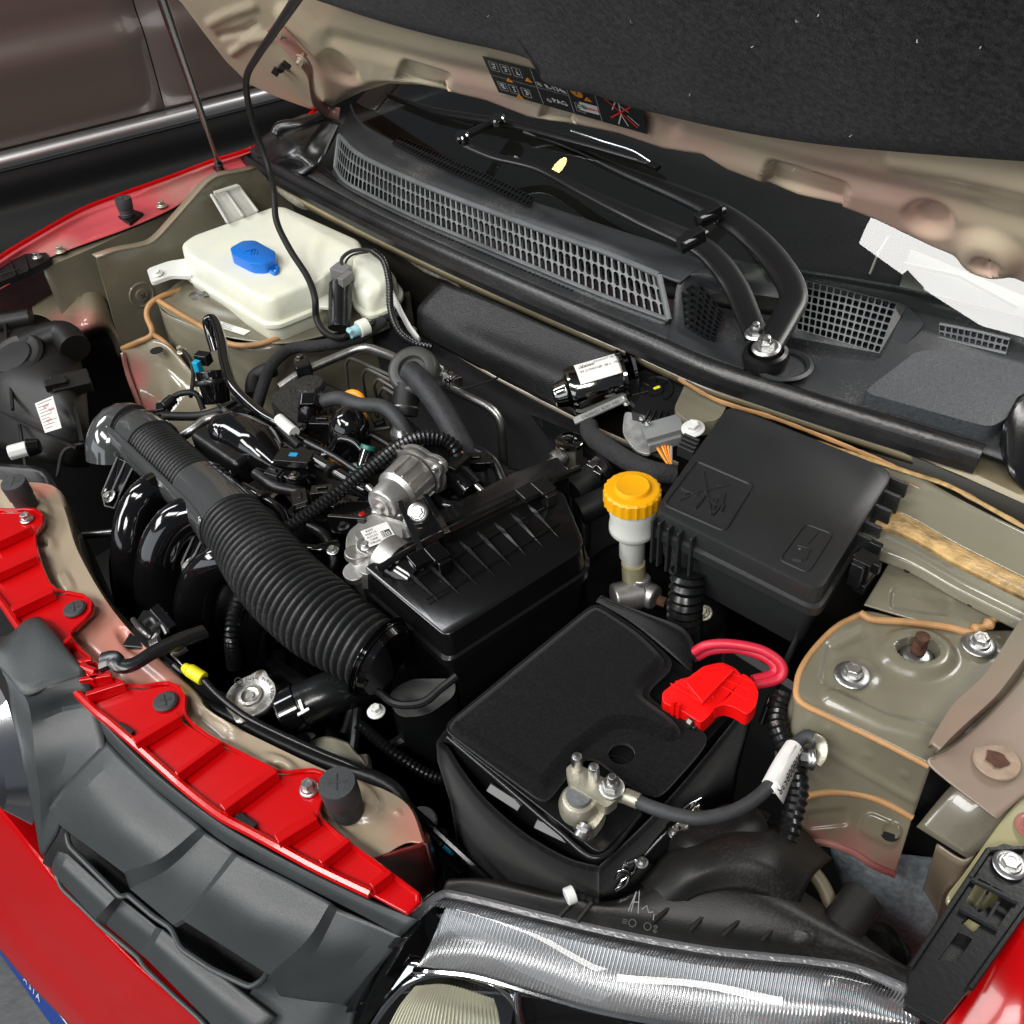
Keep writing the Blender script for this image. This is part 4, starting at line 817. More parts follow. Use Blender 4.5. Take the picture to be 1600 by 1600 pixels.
bolt(PZ(1577, 1352, .934), (0, 0, 1), .0078, .009, br)
# ================================================================ front carrier panel (beige) and red trim on it
CR = [(-60, 742, .885), (22, 752, .888), (84, 760, .888), (102, 800, .886), (122, 862, .886), (170, 945, .886), (228, 1012, .886), (300, 1078, .886), (332, 1116, .886), (420, 1162, .886), (520, 1208, .886), (596, 1232, .886), (640, 1262, .884), (662, 1318, .880)]
CM = [(-60, 800, .886), (0, 810, .889), (50, 815, .889), (65, 850, .887), (90, 910, .887), (130, 975, .887), (190, 1040, .887), (262, 1100, .887), (300, 1140, .887), (390, 1190, .887), (480, 1240, .887), (560, 1268, .887), (600, 1290, .885), (632, 1318, .882)]
CF = [(-60, 880, .886), (-30, 880, .886), (0, 890, .886), (15, 920, .886), (40, 970, .886), (80, 1030, .886), (140, 1090, .886), (210, 1150, .886), (260, 1200, .886), (350, 1250, .886), (440, 1300, .886), (520, 1330, .886), (560, 1340, .884), (586, 1346, .880)]
cd_ = [st_ell(66, 851, 22, 15, 10, .004, .25), st_ell(65, 849, 11, 8, 10, -.008, .2), st_rect(103, 911, 34, 20, 62, 8, .0035, 3), st_rect(332, 1135, 58, 24, 32, 8, -.0035, 3), st_rect(155, 1030, 90, 8, 44, 3, -.003, 3), st_ell(436, 1200, 32, 18, 25, .004, .25), st_ell(436, 1205, 14, 9, 10, -.008, .2),
       st_ell(552, 1250, 46, 30, 28, .005, .18), st_ell(45, 790, 42, 24, 40, .005, .18), st_ell(622, 1270, 5, 4, 0, .002, .3), st_line([(215, 1020), (300, 1090), (360, 1140)], 20, .003, 8), st_ell(205, 1005, 26, 10, 45, -.006, .4)]
CP_ = overspray('carrier_paint', (.38, .305, .215), (.60, .12, .10), [tuple(PZ(180, 1000, .89)), tuple(PZ(215, 1060, .89)), tuple(PZ(150, 970, .89)), tuple(PZ(60, 765, .89)), tuple(PZ(655, 1300, .88))], [.085, .07, .05, .035, .04], rough=.33, coat=.35, var=.06, vscale=6)
G_ = sheet([CR, CM, CF], 14, 14, disp=cd_, nrm=(0, 0, 1))
G_ = [[p+V((0, .004, -.05)) for p in G_[0]], [p+V((0, .003, -.006)) for p in G_[0]]]+G_
g = M(); g.grid(G_); car_c = g.obj('front_carrier', CP_, car, solid=.0015, smooth=60, label='beige front carrier panel, rosy at its centre')
g = M(); g.grid(sheet([[(580, 1345, .882), (625, 1330, .882), (662, 1318, .880), (668, 1300, .87)], [(600, 1370, .84), (640, 1360, .83), (672, 1350, .82), (680, 1330, .81)], [(640, 1430, .74), (660, 1420, .73), (680, 1400, .72), (686, 1370, .71)]], 6, 8)); g.obj('carrier_end', mat('dark_red_paint', (.16, .012, .012), .3, coat=.5, var=.5, vscale=14), car_c, solid=.002, smooth=60)
for x, y, z in ((65, 850, .880), (436, 1206, .880)):
    g = M(); g.lathe(PZ(x, y, z), (0, 0, 1), [(.0095, 0), (.0095, .001)], 20); g.obj('hole', mat('cavity_shade_black', (.003, .003, .003), .9), car_c)
stop(46, 795, .890, .78, car_c, (.06, -.05, 1), h=.044); stop(545, 1270, .890, .86, car_c, (.0, -.03, 1), h=.047)
# red grille support
RI = [(-90, 800), (-40, 795), (0, 797), (16, 801), (40, 795), (58, 796), (70, 806), (68, 820), (59, 831), (52, 838), (58, 860), (66, 890), (76, 912), (87, 930), (110, 926), (134, 930), (147, 943), (145, 958), (131, 972), (118, 984), (106, 990), (112, 1002), (128, 1018), (150, 1040), (175, 1062), (200, 1075), (225, 1077), (248, 1068), (265, 1067), (284, 1074), (292, 1090), (290, 1108), (283, 1125), (347, 1166), (419, 1197), (434, 1209), (450, 1210), (468, 1206), (493, 1203), (506, 1208), (512, 1220), (510, 1240), (500, 1256), (496, 1270), (498, 1284), (547, 1319), (611, 1369), (659, 1400), (660, 1408), (636, 1428)]
RO = [(580, 1398), (502, 1361), (446, 1331), (395, 1303), (350, 1279), (312, 1251), (275, 1220), (219, 1170), (175, 1132), (150, 1112), (100, 1062), (60, 1015), (31, 982), (0, 938), (-60, 870)]
zin = .900
RP_ = [PZ(x, y, zin) for x, y in RI]; RPo = [PZ(x, y, .898) for x, y in RO]
g = M(); g.prism(RP_+RPo, V((0, 0, -.004))); gs = g.obj('grille_support', REDD, car, bevel=.0012, smooth=40, label='bright red ribbed panel along the front of the bay')
g = M(); c = [p+V((0, 0, .0018)) for p in RP_]; g.tube(rounded([c[0]]+[p.lerp(q, .5) for p, q in zip(c, c[1:])]+[c[-1]], .01, 1), .0019, 6); g.obj('inner_rim', REDD, gs)
g = M(); c2 = cr([p+V((0, 0, .002)) for p in RPo], 3); g.tube(c2, .0042, 8); g.obj('outer_rim', REDD, gs)
ribs = [((-6, 860), (54, 832)), ((-4, 908), (62, 878)), ((24, 962), (88, 932)), ((214, 1168), (284, 1126)), ((280, 1219), (349, 1168)), ((352, 1272), (434, 1212)), ((436, 1322), (497, 1284)), ((504, 1357), (549, 1321)), ((583, 1394), (613, 1371)), ((112, 1046), (150, 1040)), ((130, 1072), (180, 1064)), ((100, 1020), (118, 1004)), ((140, 1095), (200, 1076))]
for i, (a, b) in enumerate(ribs):
    A_, B_ = PZ(*a, .900), PZ(*b, .900); d = (B_-A_).normalized(); s_ = V((-d.y, d.x, 0)); w_ = .0034 if i not in (5, 3, 2, 6) else .006; g = M()
    g.hexa([A_-s_*w_, B_-s_*w_, B_+s_*w_, A_+s_*w_], [A_-s_*w_*.7+V((0, 0, .011)), B_-s_*w_*.7+V((0, 0, .011)), B_+s_*w_*.7+V((0, 0, .011)), A_+s_*w_*.7+V((0, 0, .011))]); g.obj('rib', REDD, gs, bevel=.001)
g = M(); g.box(PZ(140, 1052, .906), (.030, .008, .010), frame_of(PZ(160, 1075, .9)-PZ(110, 1025, .9), (0, 0, 1))); g.obj('latch_tab', REDD, gs, bevel=.001)
g = M(); g.tube([PZ(128, 1042, .910), PZ(150, 1050, .910)], .004, 10); g.obj('tab', REDD, gs)
for x, y in ((117, 952), (259, 1097)):
    c = PZ(x, y, .901); g = M(); g.lathe(c, (0, 0, 1), [(.0115, 0), (.0115, .0015), (.0095, .0032), (.001, .0034)], 26); g.tube([c+V((-.006, .002, .0036)), c+V((.006, -.002, .0036))], .0008, 6); g.tube([c+V((-.003, -.004, .0036)), c+V((.003, .004, .0036))], .0008, 6); g.obj('push_clip', RUBG, gs)
bolt(PZ(42, 812, .901), (0, 0, 1), .0062, .010, gs, washer=1.6); bolt(PZ(483, 1233, .901), (0, 0, 1), .0068, .011, gs, washer=1.6)
for a, b in (((183, 1133), (206, 1148)), ((370, 1274), (398, 1294))):
    A_, B_ = PZ(*a, .9015), PZ(*b, .9015); g = M(); g.box((A_+B_)/2, ((B_-A_).length, .008, .003), frame_of(B_-A_, (0, 0, 1))); g.obj('slot_clip', BLK, gs, bevel=.0008)
# --- grey grille
def GS(rows, nm, parent=None, mt=GREY, nu=10, nv=10, solid=.004, lab=None, **k):
    g = M(); g.grid(sheet(rows, nu, nv, **k)); return g.obj(nm, mt, parent or car, solid=solid, smooth=55, label=lab)
g0 = [(152, 1122), (185, 1156), (228, 1198), (270, 1234), (312, 1266), (350, 1292), (395, 1318), (446, 1346), (502, 1374), (580, 1410), (652, 1438)]
g1 = [(168, 1158), (196, 1190), (240, 1232), (282, 1266), (318, 1293), (352, 1318), (400, 1346), (450, 1372), (505, 1400), (568, 1432), (626, 1464)]
r_0 = [(x, y, .893) for x, y in g0]; r_1 = [(x, y, .872) for x, y in g1]
gr = GS([r_0, [(a[0]*.5+b[0]*.5, a[1]*.5+b[1]*.5, .887) for a, b in zip(r_0, r_1)], r_1], 'grille', lab='grey textured front grille with dark air slots', nu=6)
# upper bar: crisp raised sections and a valley between them
UB = [[(166, 1158, .872), (112, 1215, .855), (78, 1262, .825)], [(186, 1180, .875), (135, 1230, .864), (98, 1288, .828)], [(250, 1240, .875), (195, 1296, .864), (150, 1326, .828)], [(312, 1292, .874), (250, 1342, .860), (197, 1361, .828)],
      [(322, 1302, .868), (262, 1358, .843), (206, 1386, .804)], [(364, 1330, .868), (318, 1392, .843), (273, 1442, .804)], [(372, 1336, .873), (328, 1390, .856), (288, 1434, .818)], [(450, 1374, .873), (405, 1438, .858), (355, 1476, .820)],
      [(516, 1410, .873), (480, 1468, .858), (424, 1520, .818)], [(528, 1420, .867), (490, 1492, .842), (438, 1550, .792)], [(600, 1452, .869), (560, 1500, .838), (500, 1560, .79)], [(628, 1465, .872), (590, 1515, .835), (545, 1570, .78)]]
G_ = facet(UB, 10, 4); last = G_[-1]
G_ += [[p+V((-.0015, -.002, -.003)) for p in last], [p+V((-.001, -.001, -.009)) for p in last], [p+V((.004, .012, -.010)) for p in last]]
g = M(); g.grid(G_); g.obj('upper_bar', GREY, gr, smooth=12, solid=.002)
# pockets behind the slots
g = M(); g.grid(sheet([[(90, 1270, .76), (160, 1320, .76), (280, 1420, .75), (420, 1500, .75), (560, 1600, .74)], [(70, 1330, .72), (140, 1380, .72), (250, 1470, .71), (360, 1560, .71), (480, 1660, .70)], [(60, 1420, .60), (140, 1480, .6), (250, 1560, .6), (360, 1660, .6), (480, 1760, .60)]], 8, 6)); g.obj('slot_back', mat('slot_mesh_black', (.008, .008, .008), .6, bump=.4, bscale=300), gr, solid=.003)
# thin frame lips round the openings
def lipline(pts, r, nm='slot_frame'):
    g = M(); g.tube(rounded(P3(pts), .006, 4), r, 8); return g.obj(nm, GREY, gr)
lipline([(103, 1296, .785), (108, 1322, .780), (150, 1364, .780), (188, 1402, .780), (200, 1398, .778), (240, 1432, .776), (268, 1450, .776), (282, 1482, .776), (330, 1514, .776), (392, 1543, .776), (412, 1530, .785), (420, 1514, .80)], .0026)
LB = [[(90, 1330, .772), (84, 1344, .764), (80, 1358, .744)], [(106, 1334, .776), (96, 1356, .770), (92, 1372, .746)], [(180, 1402, .776), (164, 1420, .770), (150, 1434, .745)], [(192, 1406, .766), (178, 1426, .756), (166, 1442, .730)], [(244, 1448, .766), (232, 1468, .756), (218, 1486, .730)], [(254, 1452, .774), (240, 1476, .768), (228, 1494, .742)], [(376, 1548, .774), (348, 1570, .768), (322, 1588, .742)], [(430, 1590, .77), (400, 1620, .76), (370, 1645, .73)]]
G_ = facet(LB, 8, 4); last = G_[-1]; G_ += [[p+V((-.001, -.001, -.006)) for p in last], [p+V((.004, .012, -.008)) for p in last]]
g = M(); g.grid(G_); g.obj('lower_bar', GREY, gr, smooth=14, solid=.002)
lipline([(86, 1362, .738), (96, 1388, .732), (132, 1422, .728), (156, 1446, .722), (216, 1496, .720), (226, 1512, .72), (272, 1556, .72), (312, 1592, .72), (340, 1625, .72)], .0022, 'lower_frame')
_lb = cr(P3([(86, 1358, .735), (130, 1404, .73), (200, 1470, .72), (280, 1546, .72), (350, 1640, .71)]), 6); g = M(); g.grid([_lb, [p+V((0, .01, -.03)) for p in _lb], [p+V((0, .03, -.08)) for p in _lb]]); g.obj('lower_slot_back', MATS['slot_mesh_black'], gr, solid=.003)
GS([[(x, y, .800) for x, y in ((430, 1520), (480, 1520), (540, 1512), (590, 1500))], [(395, 1545, .772), (440, 1560, .772), (500, 1575, .78), (560, 1560, .78)], [(370, 1600, .745), (410, 1640, .745), (470, 1660, .745), (540, 1660, .745)]], 'grille_end', gr, mt=GREY)
# end of grille beside the headlight
GS([[(626, 1464, .871), (640, 1450, .878), (652, 1438, .890)], [(570, 1530, .82), (584, 1522, .83), (600, 1500, .84)], [(520, 1620, .74), (540, 1610, .74), (556, 1580, .75)]], 'grille_edge', gr, mt=BLKS)
# --- badge housing block (left)
GS([[(-70, 930, .900), (0, 992, .904), (44, 966, .908), (74, 972, .908), (126, 1040, .906)], [(-60, 960, .914), (0, 1010, .917), (42, 985, .917), (76, 990, .917), (130, 1046, .913)], [(-60, 995, .914), (0, 1044, .915), (36, 1084, .915), (80, 1070, .915), (132, 1052, .912)]], 'badge_housing', gr, nu=6, nv=6)
R7 = [[(0, 1044, .915), (36, 1084, .915), (80, 1070, .915), (132, 1052, .912)], [(12, 1070, .905), (44, 1100, .904), (90, 1088, .904), (142, 1076, .902)], [(18, 1112, .885), (50, 1132, .883), (97, 1112, .884), (150, 1102, .888)], [(30, 1160, .860), (55, 1190, .858), (106, 1170, .864), (162, 1152, .875)], [(40, 1215, .83), (62, 1240, .826), (90, 1226, .835), (156, 1190, .862)], [(54, 1285, .79), (64, 1300, .786), (80, 1262, .81), (104, 1232, .832)], [(62, 1332, .765), (67, 1338, .763), (88, 1304, .79), (98, 1276, .806)]]
g = M(); g.grid(facet([[r[k] for r in R7] for k in range(4)], 5, 4)); g.obj('badge_housing_face', GREY, gr, smooth=14, solid=.003)
# chrome badge
g = M(); bo = P3([(-60, 1030, .895), (-8, 1060, .892), (10, 1095, .885), (28, 1150, .86), (52, 1215, .82), (58, 1262, .79), (50, 1290, .77), (30, 1270, .77), (0, 1240, .78), (-50, 1200, .79)])
cn = sum(bo, V((0, 0, 0)))/len(bo)+V((-.0, -.03, .02)); n_ = len(bo); ins_ = [p.lerp(cn, .30)+V((0, -.008, .004)) for p in bo]
g.add(bo+ins_+[cn-V((0, 0, .01))], [(i, (i+1) % n_, n_+(i+1) % n_, n_+i) for i in range(n_)]+[(n_+i, n_+(i+1) % n_, 2*n_) for i in range(n_)]); g.obj('chrome_badge', mat('satin_chrome', (.80, .81, .82), .14, metal=1), gr, bevel=.002, smooth=20, label='faceted chrome badge on the grille')
# --- bumper and plate
u1_ = [(-80, 1176, .70), (0, 1262, .70), (45, 1316, .70), (95, 1376, .695), (157, 1440, .69), (220, 1503, .69), (282, 1557, .69), (340, 1605, .69), (430, 1680, .69)]
def shift(row, dx, dy, z): return [(x+dx, y+dy, z) for x, y, _ in row]
bq = [u1_, shift(u1_, -3, 10, .694), shift(u1_, -12, 30, .67), shift(u1_, -24, 62, .63), shift(u1_, -38, 98, .58), shift(u1_, -50, 128, .54), shift(u1_, -60, 150, .50)]
bup = [PZ(*p)+V((0, .05, -.03)) for p in u1_]
G_ = sheet(bq, 8, 6); G_ = [[p+V((0, .06, -.04)) for p in G_[0]]]+G_+[[p+V((0, .10, -.14)) for p in G_[-1]]]
g = M(); g.grid(G_); bm_ = g.obj('bumper', RED, car, solid=.002, smooth=60, label='glossy red front bumper')
p0_, p1_ = PZ(-60, 1395, .47), PZ(118, 1640, .47); dd_ = (p1_-p0_).normalized(); nfr = V((-dd_.y, dd_.x, 0)); nfr = nfr if nfr.y < 0 else -nfr
Rp = Matrix((dd_, (V((0, 0, 1))*.96+nfr*-.28).normalized(), nfr)).transposed(); Rp = frame_of(dd_, (nfr+V((0, 0, .55))).normalized())
oP = PZ(-8, 1441, .47); 
if (Rp.col[1]).z < 0: pass
yv = Rp.col[1] if Rp.col[1].z > 0 else -Rp.col[1]
g = M(); L_ = .52
def ppt(u, v, h=0): return oP+dd_*u-yv*v+Rp.col[2]*h
def pq(u0, v0, u1, v1, m, h): g.add([ppt(u0, v0, h), ppt(u1, v0, h), ppt(u1, v1, h), ppt(u0, v1, h)], [(0, 1, 2, 3)], m)
g.hexa([ppt(-.15, -.002, -.004), ppt(.37, -.002, -.004), ppt(.37, .036, -.004), ppt(-.15, .036, -.004)], [ppt(-.15, -.002, 0), ppt(.37, -.002, 0), ppt(.37, .036, 0), ppt(-.15, .036, 0)], 0)
pq(-.15, 0.003, .37, .0055, 1, .0006); pq(-.1, .012, .052, .017, 2, .0006)
Rt = Matrix((dd_, yv, Rp.col[2])).transposed()
if Rt.determinant() < 0: Rt = Matrix((dd_, yv, -Rp.col[2])).transposed()
text_geo(g, 'A S I A', ppt(.10, .021, .0008), Rt, .014, 1, sx=1.0)
g.obj('number_plate', [mat('plate_blue', (.015, .045, .22), .35), INKW, mat('plate_yellow', (.70, .72, .10), .4)], car, label='blue plate holder with white edge and pale yellow stripe')
g = M(); g.box((-.8, .02, .35), (1.5, .14, .25)); g.obj('bumper_beam', BLK, car)
# ================================================================ near headlight
hlA = [(600, 1560, .78), (618, 1494, .81), (645, 1440, .835), (686, 1402, .85), (720, 1402, .853), (842, 1432, .857), (960, 1460, .86), (1100, 1486, .862), (1198, 1497, .862), (1270, 1504, .862), (1345, 1518, .858), (1452, 1562, .85)]
LENS = thin_glass('clear_lens', (.95, .96, .96), .0, ior=1.38)
HBK = mat('headlight_housing_plastic', (.010, .0095, .009), .42, spec=.35, bump=.25, bscale=900, var=.25, vscale=15, dust=.04)
top_ = [(640, 1440), (686, 1402), (720, 1402), (842, 1432), (960, 1460), (1100, 1486), (1198, 1497), (1270, 1504), (1345, 1518), (1452, 1562)]
T0 = [(x, y, .855) for x, y in top_]
T1_ = [(615, 1470, .838), (660, 1425, .852), (712, 1425, .858), (838, 1455, .862), (954, 1484, .864), (1094, 1510, .866), (1192, 1522, .866), (1262, 1530, .866), (1338, 1546, .860), (1430, 1590, .848)]
T2_ = [(580, 1530, .79), (625, 1500, .805), (690, 1500, .825), (820, 1540, .835), (930, 1575, .84), (1070, 1600, .84), (1170, 1620, .84), (1240, 1630, .84), (1310, 1640, .83), (1400, 1680, .82)]
T3_ = [(540, 1610, .73), (585, 1600, .745), (660, 1620, .755), (780, 1670, .765), (890, 1700, .765), (1030, 1730, .765), (1130, 1750, .765), (1200, 1760, .765), (1270, 1770, .76), (1360, 1800, .75)]
T4_ = [(500, 1700, .65), (550, 1720, .65), (630, 1760, .66), (740, 1800, .66), (850, 1840, .66), (990, 1870, .66), (1080, 1890, .66), (1150, 1900, .66), (1220, 1900, .66), (1320, 1940, .65)]
hlt = M(); hlt.grid(sheet([T0, T1_, T2_, T3_, T4_], 6, 8))
hl = hlt.obj('headlight', LENS, car, smooth=70, label='clear ribbed near headlight')
dn = V((-.0, .012, -.022))
# clear rim
g = M(); c = cr(P3(T0), 8); g.tube(c, .0042, 8); g.obj('lens_rim', mat('frosted_clear_rim', (.20, .20, .21), .18, trans=.2, spec=.8, bump=.4, bscale=300), hl)
g = M(); c2 = [p+V((-.001, -.012, -.002)) for p in c]
pts = resample(c2, 330)
for i, p in enumerate(pts[:-1]):
    if i % 2 == 0: g.tube([p+V((0, .010, .003)), p+V((0, -.002, .002))], .0009, 4, caps=False)
g.obj('rim_teeth', mat('frosted_clear_rim', (.2, .2, .21), .2), hl, kind='stuff')
# reflector: fluted band below the lens top
REF = mat('mirror_reflector', (.72, .72, .73), .09, metal=1)
REFD = mat('fluted_reflector', (.80, .80, .81), .14, metal=.8)
def off(row, d, z): return [(x, y, zz+z) for x, y, zz in row]
Q0 = P3([(690, 1432, .838), (712, 1420, .84), (842, 1448, .842), (960, 1476, .845), (1100, 1502, .847), (1198, 1514, .847), (1270, 1522, .847), (1345, 1540, .842), (1440, 1585, .83)])
Q1 = P3([(645, 1520, .806), (672, 1522, .812), (740, 1530, .818), (830, 1556, .820), (930, 1585, .820), (1040, 1605, .822), (1150, 1612, .824), (1290, 1612, .824), (1440, 1612, .822)])
q0, q1 = resample(cr(Q0, 6), 128*6), resample(cr(Q1, 6), 128*6)
rows = []
for k in range(9):
    t = k/8; r = []
    for i in range(128*6+1):
        p = q0[i].lerp(q1[i], t)+V((0, .0, -.006*math.sin(math.pi*t)))
        r.append(p+V((0, .3, 1)).normalized()*.0022*abs(math.sin(math.pi*i/6)))
    rows.append(r)
g = M(); g.grid(rows); g.obj('fluted_reflector', REFD, hl, smooth=40)
_q = [q1[i]+V((0, .002, .001)) for i in range(0, len(q1), 6)]
g = M(); g.tube(_q, .0030, 8); g.obj('reflector_lip', CHR, hl)
for _i in (150, 300, 450, 620):
    _p = rows[4][_i]; _nn = (rows[4][_i+6]-rows[4][_i-6]).cross(rows[5][_i]-rows[3][_i]).normalized(); _nn = _nn if _nn.z > 0 else -_nn; _dd = (_p-CP).normalized(); print('REFL', _i, _p, _nn, _dd-_nn*2*_dd.dot(_nn))
# inner chrome rims and bowls
def bowl(cx, cy, z, r, nm, axis=(-.45, -.75, .35), flute=0, mt=REF):
    c = PZ(cx, cy, z); ax = V(axis).normalized(); g = M()
    prof = [(r*1.12, .006), (r*1.08, .010), (r*1.0, .006)]+[(r*math.sqrt(max(.02, 1-t)), -.06*t) for t in (0, .1, .25, .45, .65, .85, .97)]
    g.lathe(c, ax, prof, 96, mod=(lambda a, j: 1+(.012*math.cos(48*a) if j > 3 and flute else 0)))
    return g.obj(nm, mt, hl, smooth=50), c, ax
bb, cbl, axb = bowl(1180, 1640, .765, .052, 'indicator_bowl', flute=1)
g = M(); g.lathe(PZ(1165, 1608, .775), axb, [(.012, -.02), (.013, 0), (.009, .012), (.002, .018)], 20); g.obj('indicator_bulb', mat('amber_glass', (.9, .30, .02), .08, trans=.6), hl)
g = M(); g.lathe(PZ(700, 1590, .74), V((-.45, -.75, .35)), [(.010, -.03), (.011, 0), (.008, .012), (.001, .02)], 20); g.obj('main_bulb', mat('bulb_glass', (.9, .85, .5), .05, trans=.6), hl)
hose('chrome_hoop', [(575, 1610, .75), (612, 1560, .78), (650, 1528, .80), (700, 1520, .803), (760, 1535, .80), (800, 1560, .79), (812, 1600, .77), (790, 1660, .73)], .0035, CHR, hl)
hose('chrome_hoop', [(835, 1640, .75), (812, 1590, .78), (810, 1545, .80), (830, 1535, .805), (900, 1552, .80), (960, 1572, .80), (1000, 1610, .78)], .0030, CHR, hl)
g = M(); g.grid(sheet([[(812, 1535, .798), (900, 1552, .795), (962, 1572, .79)], [(800, 1590, .76), (900, 1600, .755), (990, 1620, .75)], [(790, 1660, .72), (900, 1680, .71), (1000, 1700, .71)]], 8, 8)); g.obj('dark_recess', mat('dark_chrome', (.05, .05, .05), .12, metal=.8), hl, solid=.002)
fq = [[(648, 1542, .800), (700, 1540, .804), (772, 1562, .802)], [(622, 1575, .785), (690, 1575, .786), (780, 1590, .784)], [(596, 1625, .765), (680, 1640, .765), (785, 1650, .765)]]
_s = sheet(fq, 90, 6); g = M(); g.grid([[p+V((0, .3, 1)).normalized()*.0018*abs(math.sin(j*math.pi/6)) for j, p in enumerate(r)] for r in _s]); g.obj('fog_reflector', mat('warm_reflector', (.62, .60, .46), .2, metal=.6), hl, smooth=40)
g = M(); g.grid(sheet([[(640, 1490, .80), (720, 1515, .80), (800, 1535, .80), (905, 1555, .80), (1000, 1580, .80)], [(600, 1560, .775), (660, 1550, .78), (790, 1555, .785), (900, 1570, .785), (1000, 1600, .785)]], 8, 4)); g.obj('chrome_shelf', CHR, hl, solid=.002)
g = M(); g.grid([[p+V((.0, .06, -.10)) for p in r] for r in sheet([T0, T1_, T2_, T3_, T4_], 3, 3)]); g.obj('reflector_back', mat('smoky_chrome', (.30, .30, .31), .16, metal=1), hl, smooth=70)
# black outer frame on the grille side
hose('lens_seal', [(684, 1396, .853), (650, 1424, .842), (618, 1480, .815), (584, 1540, .775), (548, 1610, .72)], .0055, BLKS, hl)
# housing top behind the lens
H0 = [(x+3, y-5, .856) for x, y in top_[1:]]
H1 = [(700, 1374, .862), (760, 1376, .865), (860, 1402, .868), (965, 1425, .87), (1100, 1440, .875), (1200, 1458, .875), (1275, 1475, .872), (1350, 1492, .868), (1462, 1545, .855)]
H2 = [(716, 1376, .845), (800, 1378, .85), (880, 1398, .858), (960, 1412, .868), (1090, 1372, .885), (1200, 1400, .885), (1290, 1440, .875), (1380, 1490, .862), (1470, 1540, .85)]
H3 = [(720, 1400, .80), (800, 1390, .81), (890, 1400, .825), (965, 1405, .84), (1096, 1345, .87), (1215, 1372, .865), (1310, 1430, .84), (1400, 1500, .82), (1480, 1560, .80)]
GH = sheet([H0, H1, H2, H3], 10, 8, disp=[st_rect(905, 1420, 50, 24, 60, 3, .003, 2), st_rect(1255, 1482, 46, 26, -60, 3, .003, 2)], nrm=(0, .1, 1))
g = M(); g.grid(GH+[[p+V((.0, .02, -.16)) for p in GH[-1]]]); hh = g.obj('headlight_housing', HBK, hl, solid=.002, smooth=40)
for a, b, za in (((1068, 1398), (1020, 1442), .877), ((1118, 1410), (1078, 1455), .877), ((1168, 1426), (1130, 1462), .878), ((1222, 1436), (1190, 1470), .877), ((900, 1404), (875, 1432), .871), ((925, 1410), (902, 1440), .871)):
    g = M(); A_, B_ = PZ(*a, za), PZ(*b, za-.004); g.tube([A_, B_], .0022, 6); g.obj('housing_rib', HBK, hl)
g = M(); pA = PZ(985, 1408, .880); Rh = frame_of(PZ(1060, 1425, .88)-PZ(960, 1400, .88), (0, -.2, 1))
for ln in ([(0, 0), (.006, .026)], [(.006, .026), (.004, .0)], [(.010, .028), (.014, .0)], [(.002, .012), (.012, .014)], [(.018, .006), (.024, .012), (.028, .004), (.034, .006)], [(.036, .004), (.036, -.004)]):
    g.tube([pA+Rh @ V((x*.55, y*.6-.008, .001)) for x, y in ln], .0004, 5)
g.obj('chalk_scribble', mat('chalk', (.25, .25, .25), .9), hl)
g = M(); text_geo(g, '≡○  ○⇕', PZ(1000, 1446, .874), Rh, .008, 0); g.obj('embossed_marks', mat('emboss', (.06, .06, .058), .4), hl)
# back dome of the lamp and cylinder behind it
g = M(); g.grid(sheet([[(1000, 1380, .84), (1040, 1330, .84), (1120, 1290, .84), (1230, 1285, .84), (1300, 1340, .84)], [(1010, 1390, .87), (1060, 1330, .885), (1140, 1300, .89), (1220, 1315, .885), (1270, 1370, .87)], [(1030, 1410, .875), (1080, 1365, .90), (1150, 1340, .905), (1210, 1355, .90), (1250, 1410, .875)], [(1050, 1430, .868), (1090, 1400, .885), (1150, 1390, .89), (1200, 1400, .885), (1240, 1440, .868)]], 8, 8)); g.obj('lamp_dome', HBK, hl, solid=.002, smooth=60)
g = M(); g.tube(cr(P3([(1075, 1362, .865), (1115, 1335, .862), (1160, 1310, .858), (1195, 1312, .852)]), 6), [.024, .028, .030, .030, .030, .030, .03, .030, .030, .030, .030, .030, .029, .028, .026, .024, .02, .015, .008], 28); g.obj('lamp_cap', HBK, hl)
hose('dome_edge', [(1190, 1325, .865), (1240, 1338, .86), (1280, 1375, .852), (1300, 1420, .845), (1305, 1460, .84)], .006, mat('beige_rubber', (.12, .10, .06), .5), hl)
g = M(); g.cyl(PZ(1298, 1470, .85), PZ(1352, 1398, .86), .016, seg=20); g.obj('adjuster_tube', HBK, hl, bevel=.002)
g = M(); g.grid(sheet([[(1330, 1440, .80), (1380, 1440, .80), (1420, 1480, .80)], [(1310, 1500, .80), (1370, 1510, .80), (1430, 1530, .80)]], 4, 4, disp=[lambda x, y: .006*noise.noise(V((x*.05, y*.05, 1)))], nrm=(0, 0, 1))); g.obj('lower_housing', BLK, hl, solid=.02)
g = M(); g.cyl(PZ(884, 1402, .874), PZ(898, 1396, .874), .007, seg=12); g.obj('bulb_screw', WPL, hl, bevel=.001); conduit('screw_boot', [(898, 1400, .866), (915, 1408, .862), (930, 1412, .858)], .006, RUB, hl)
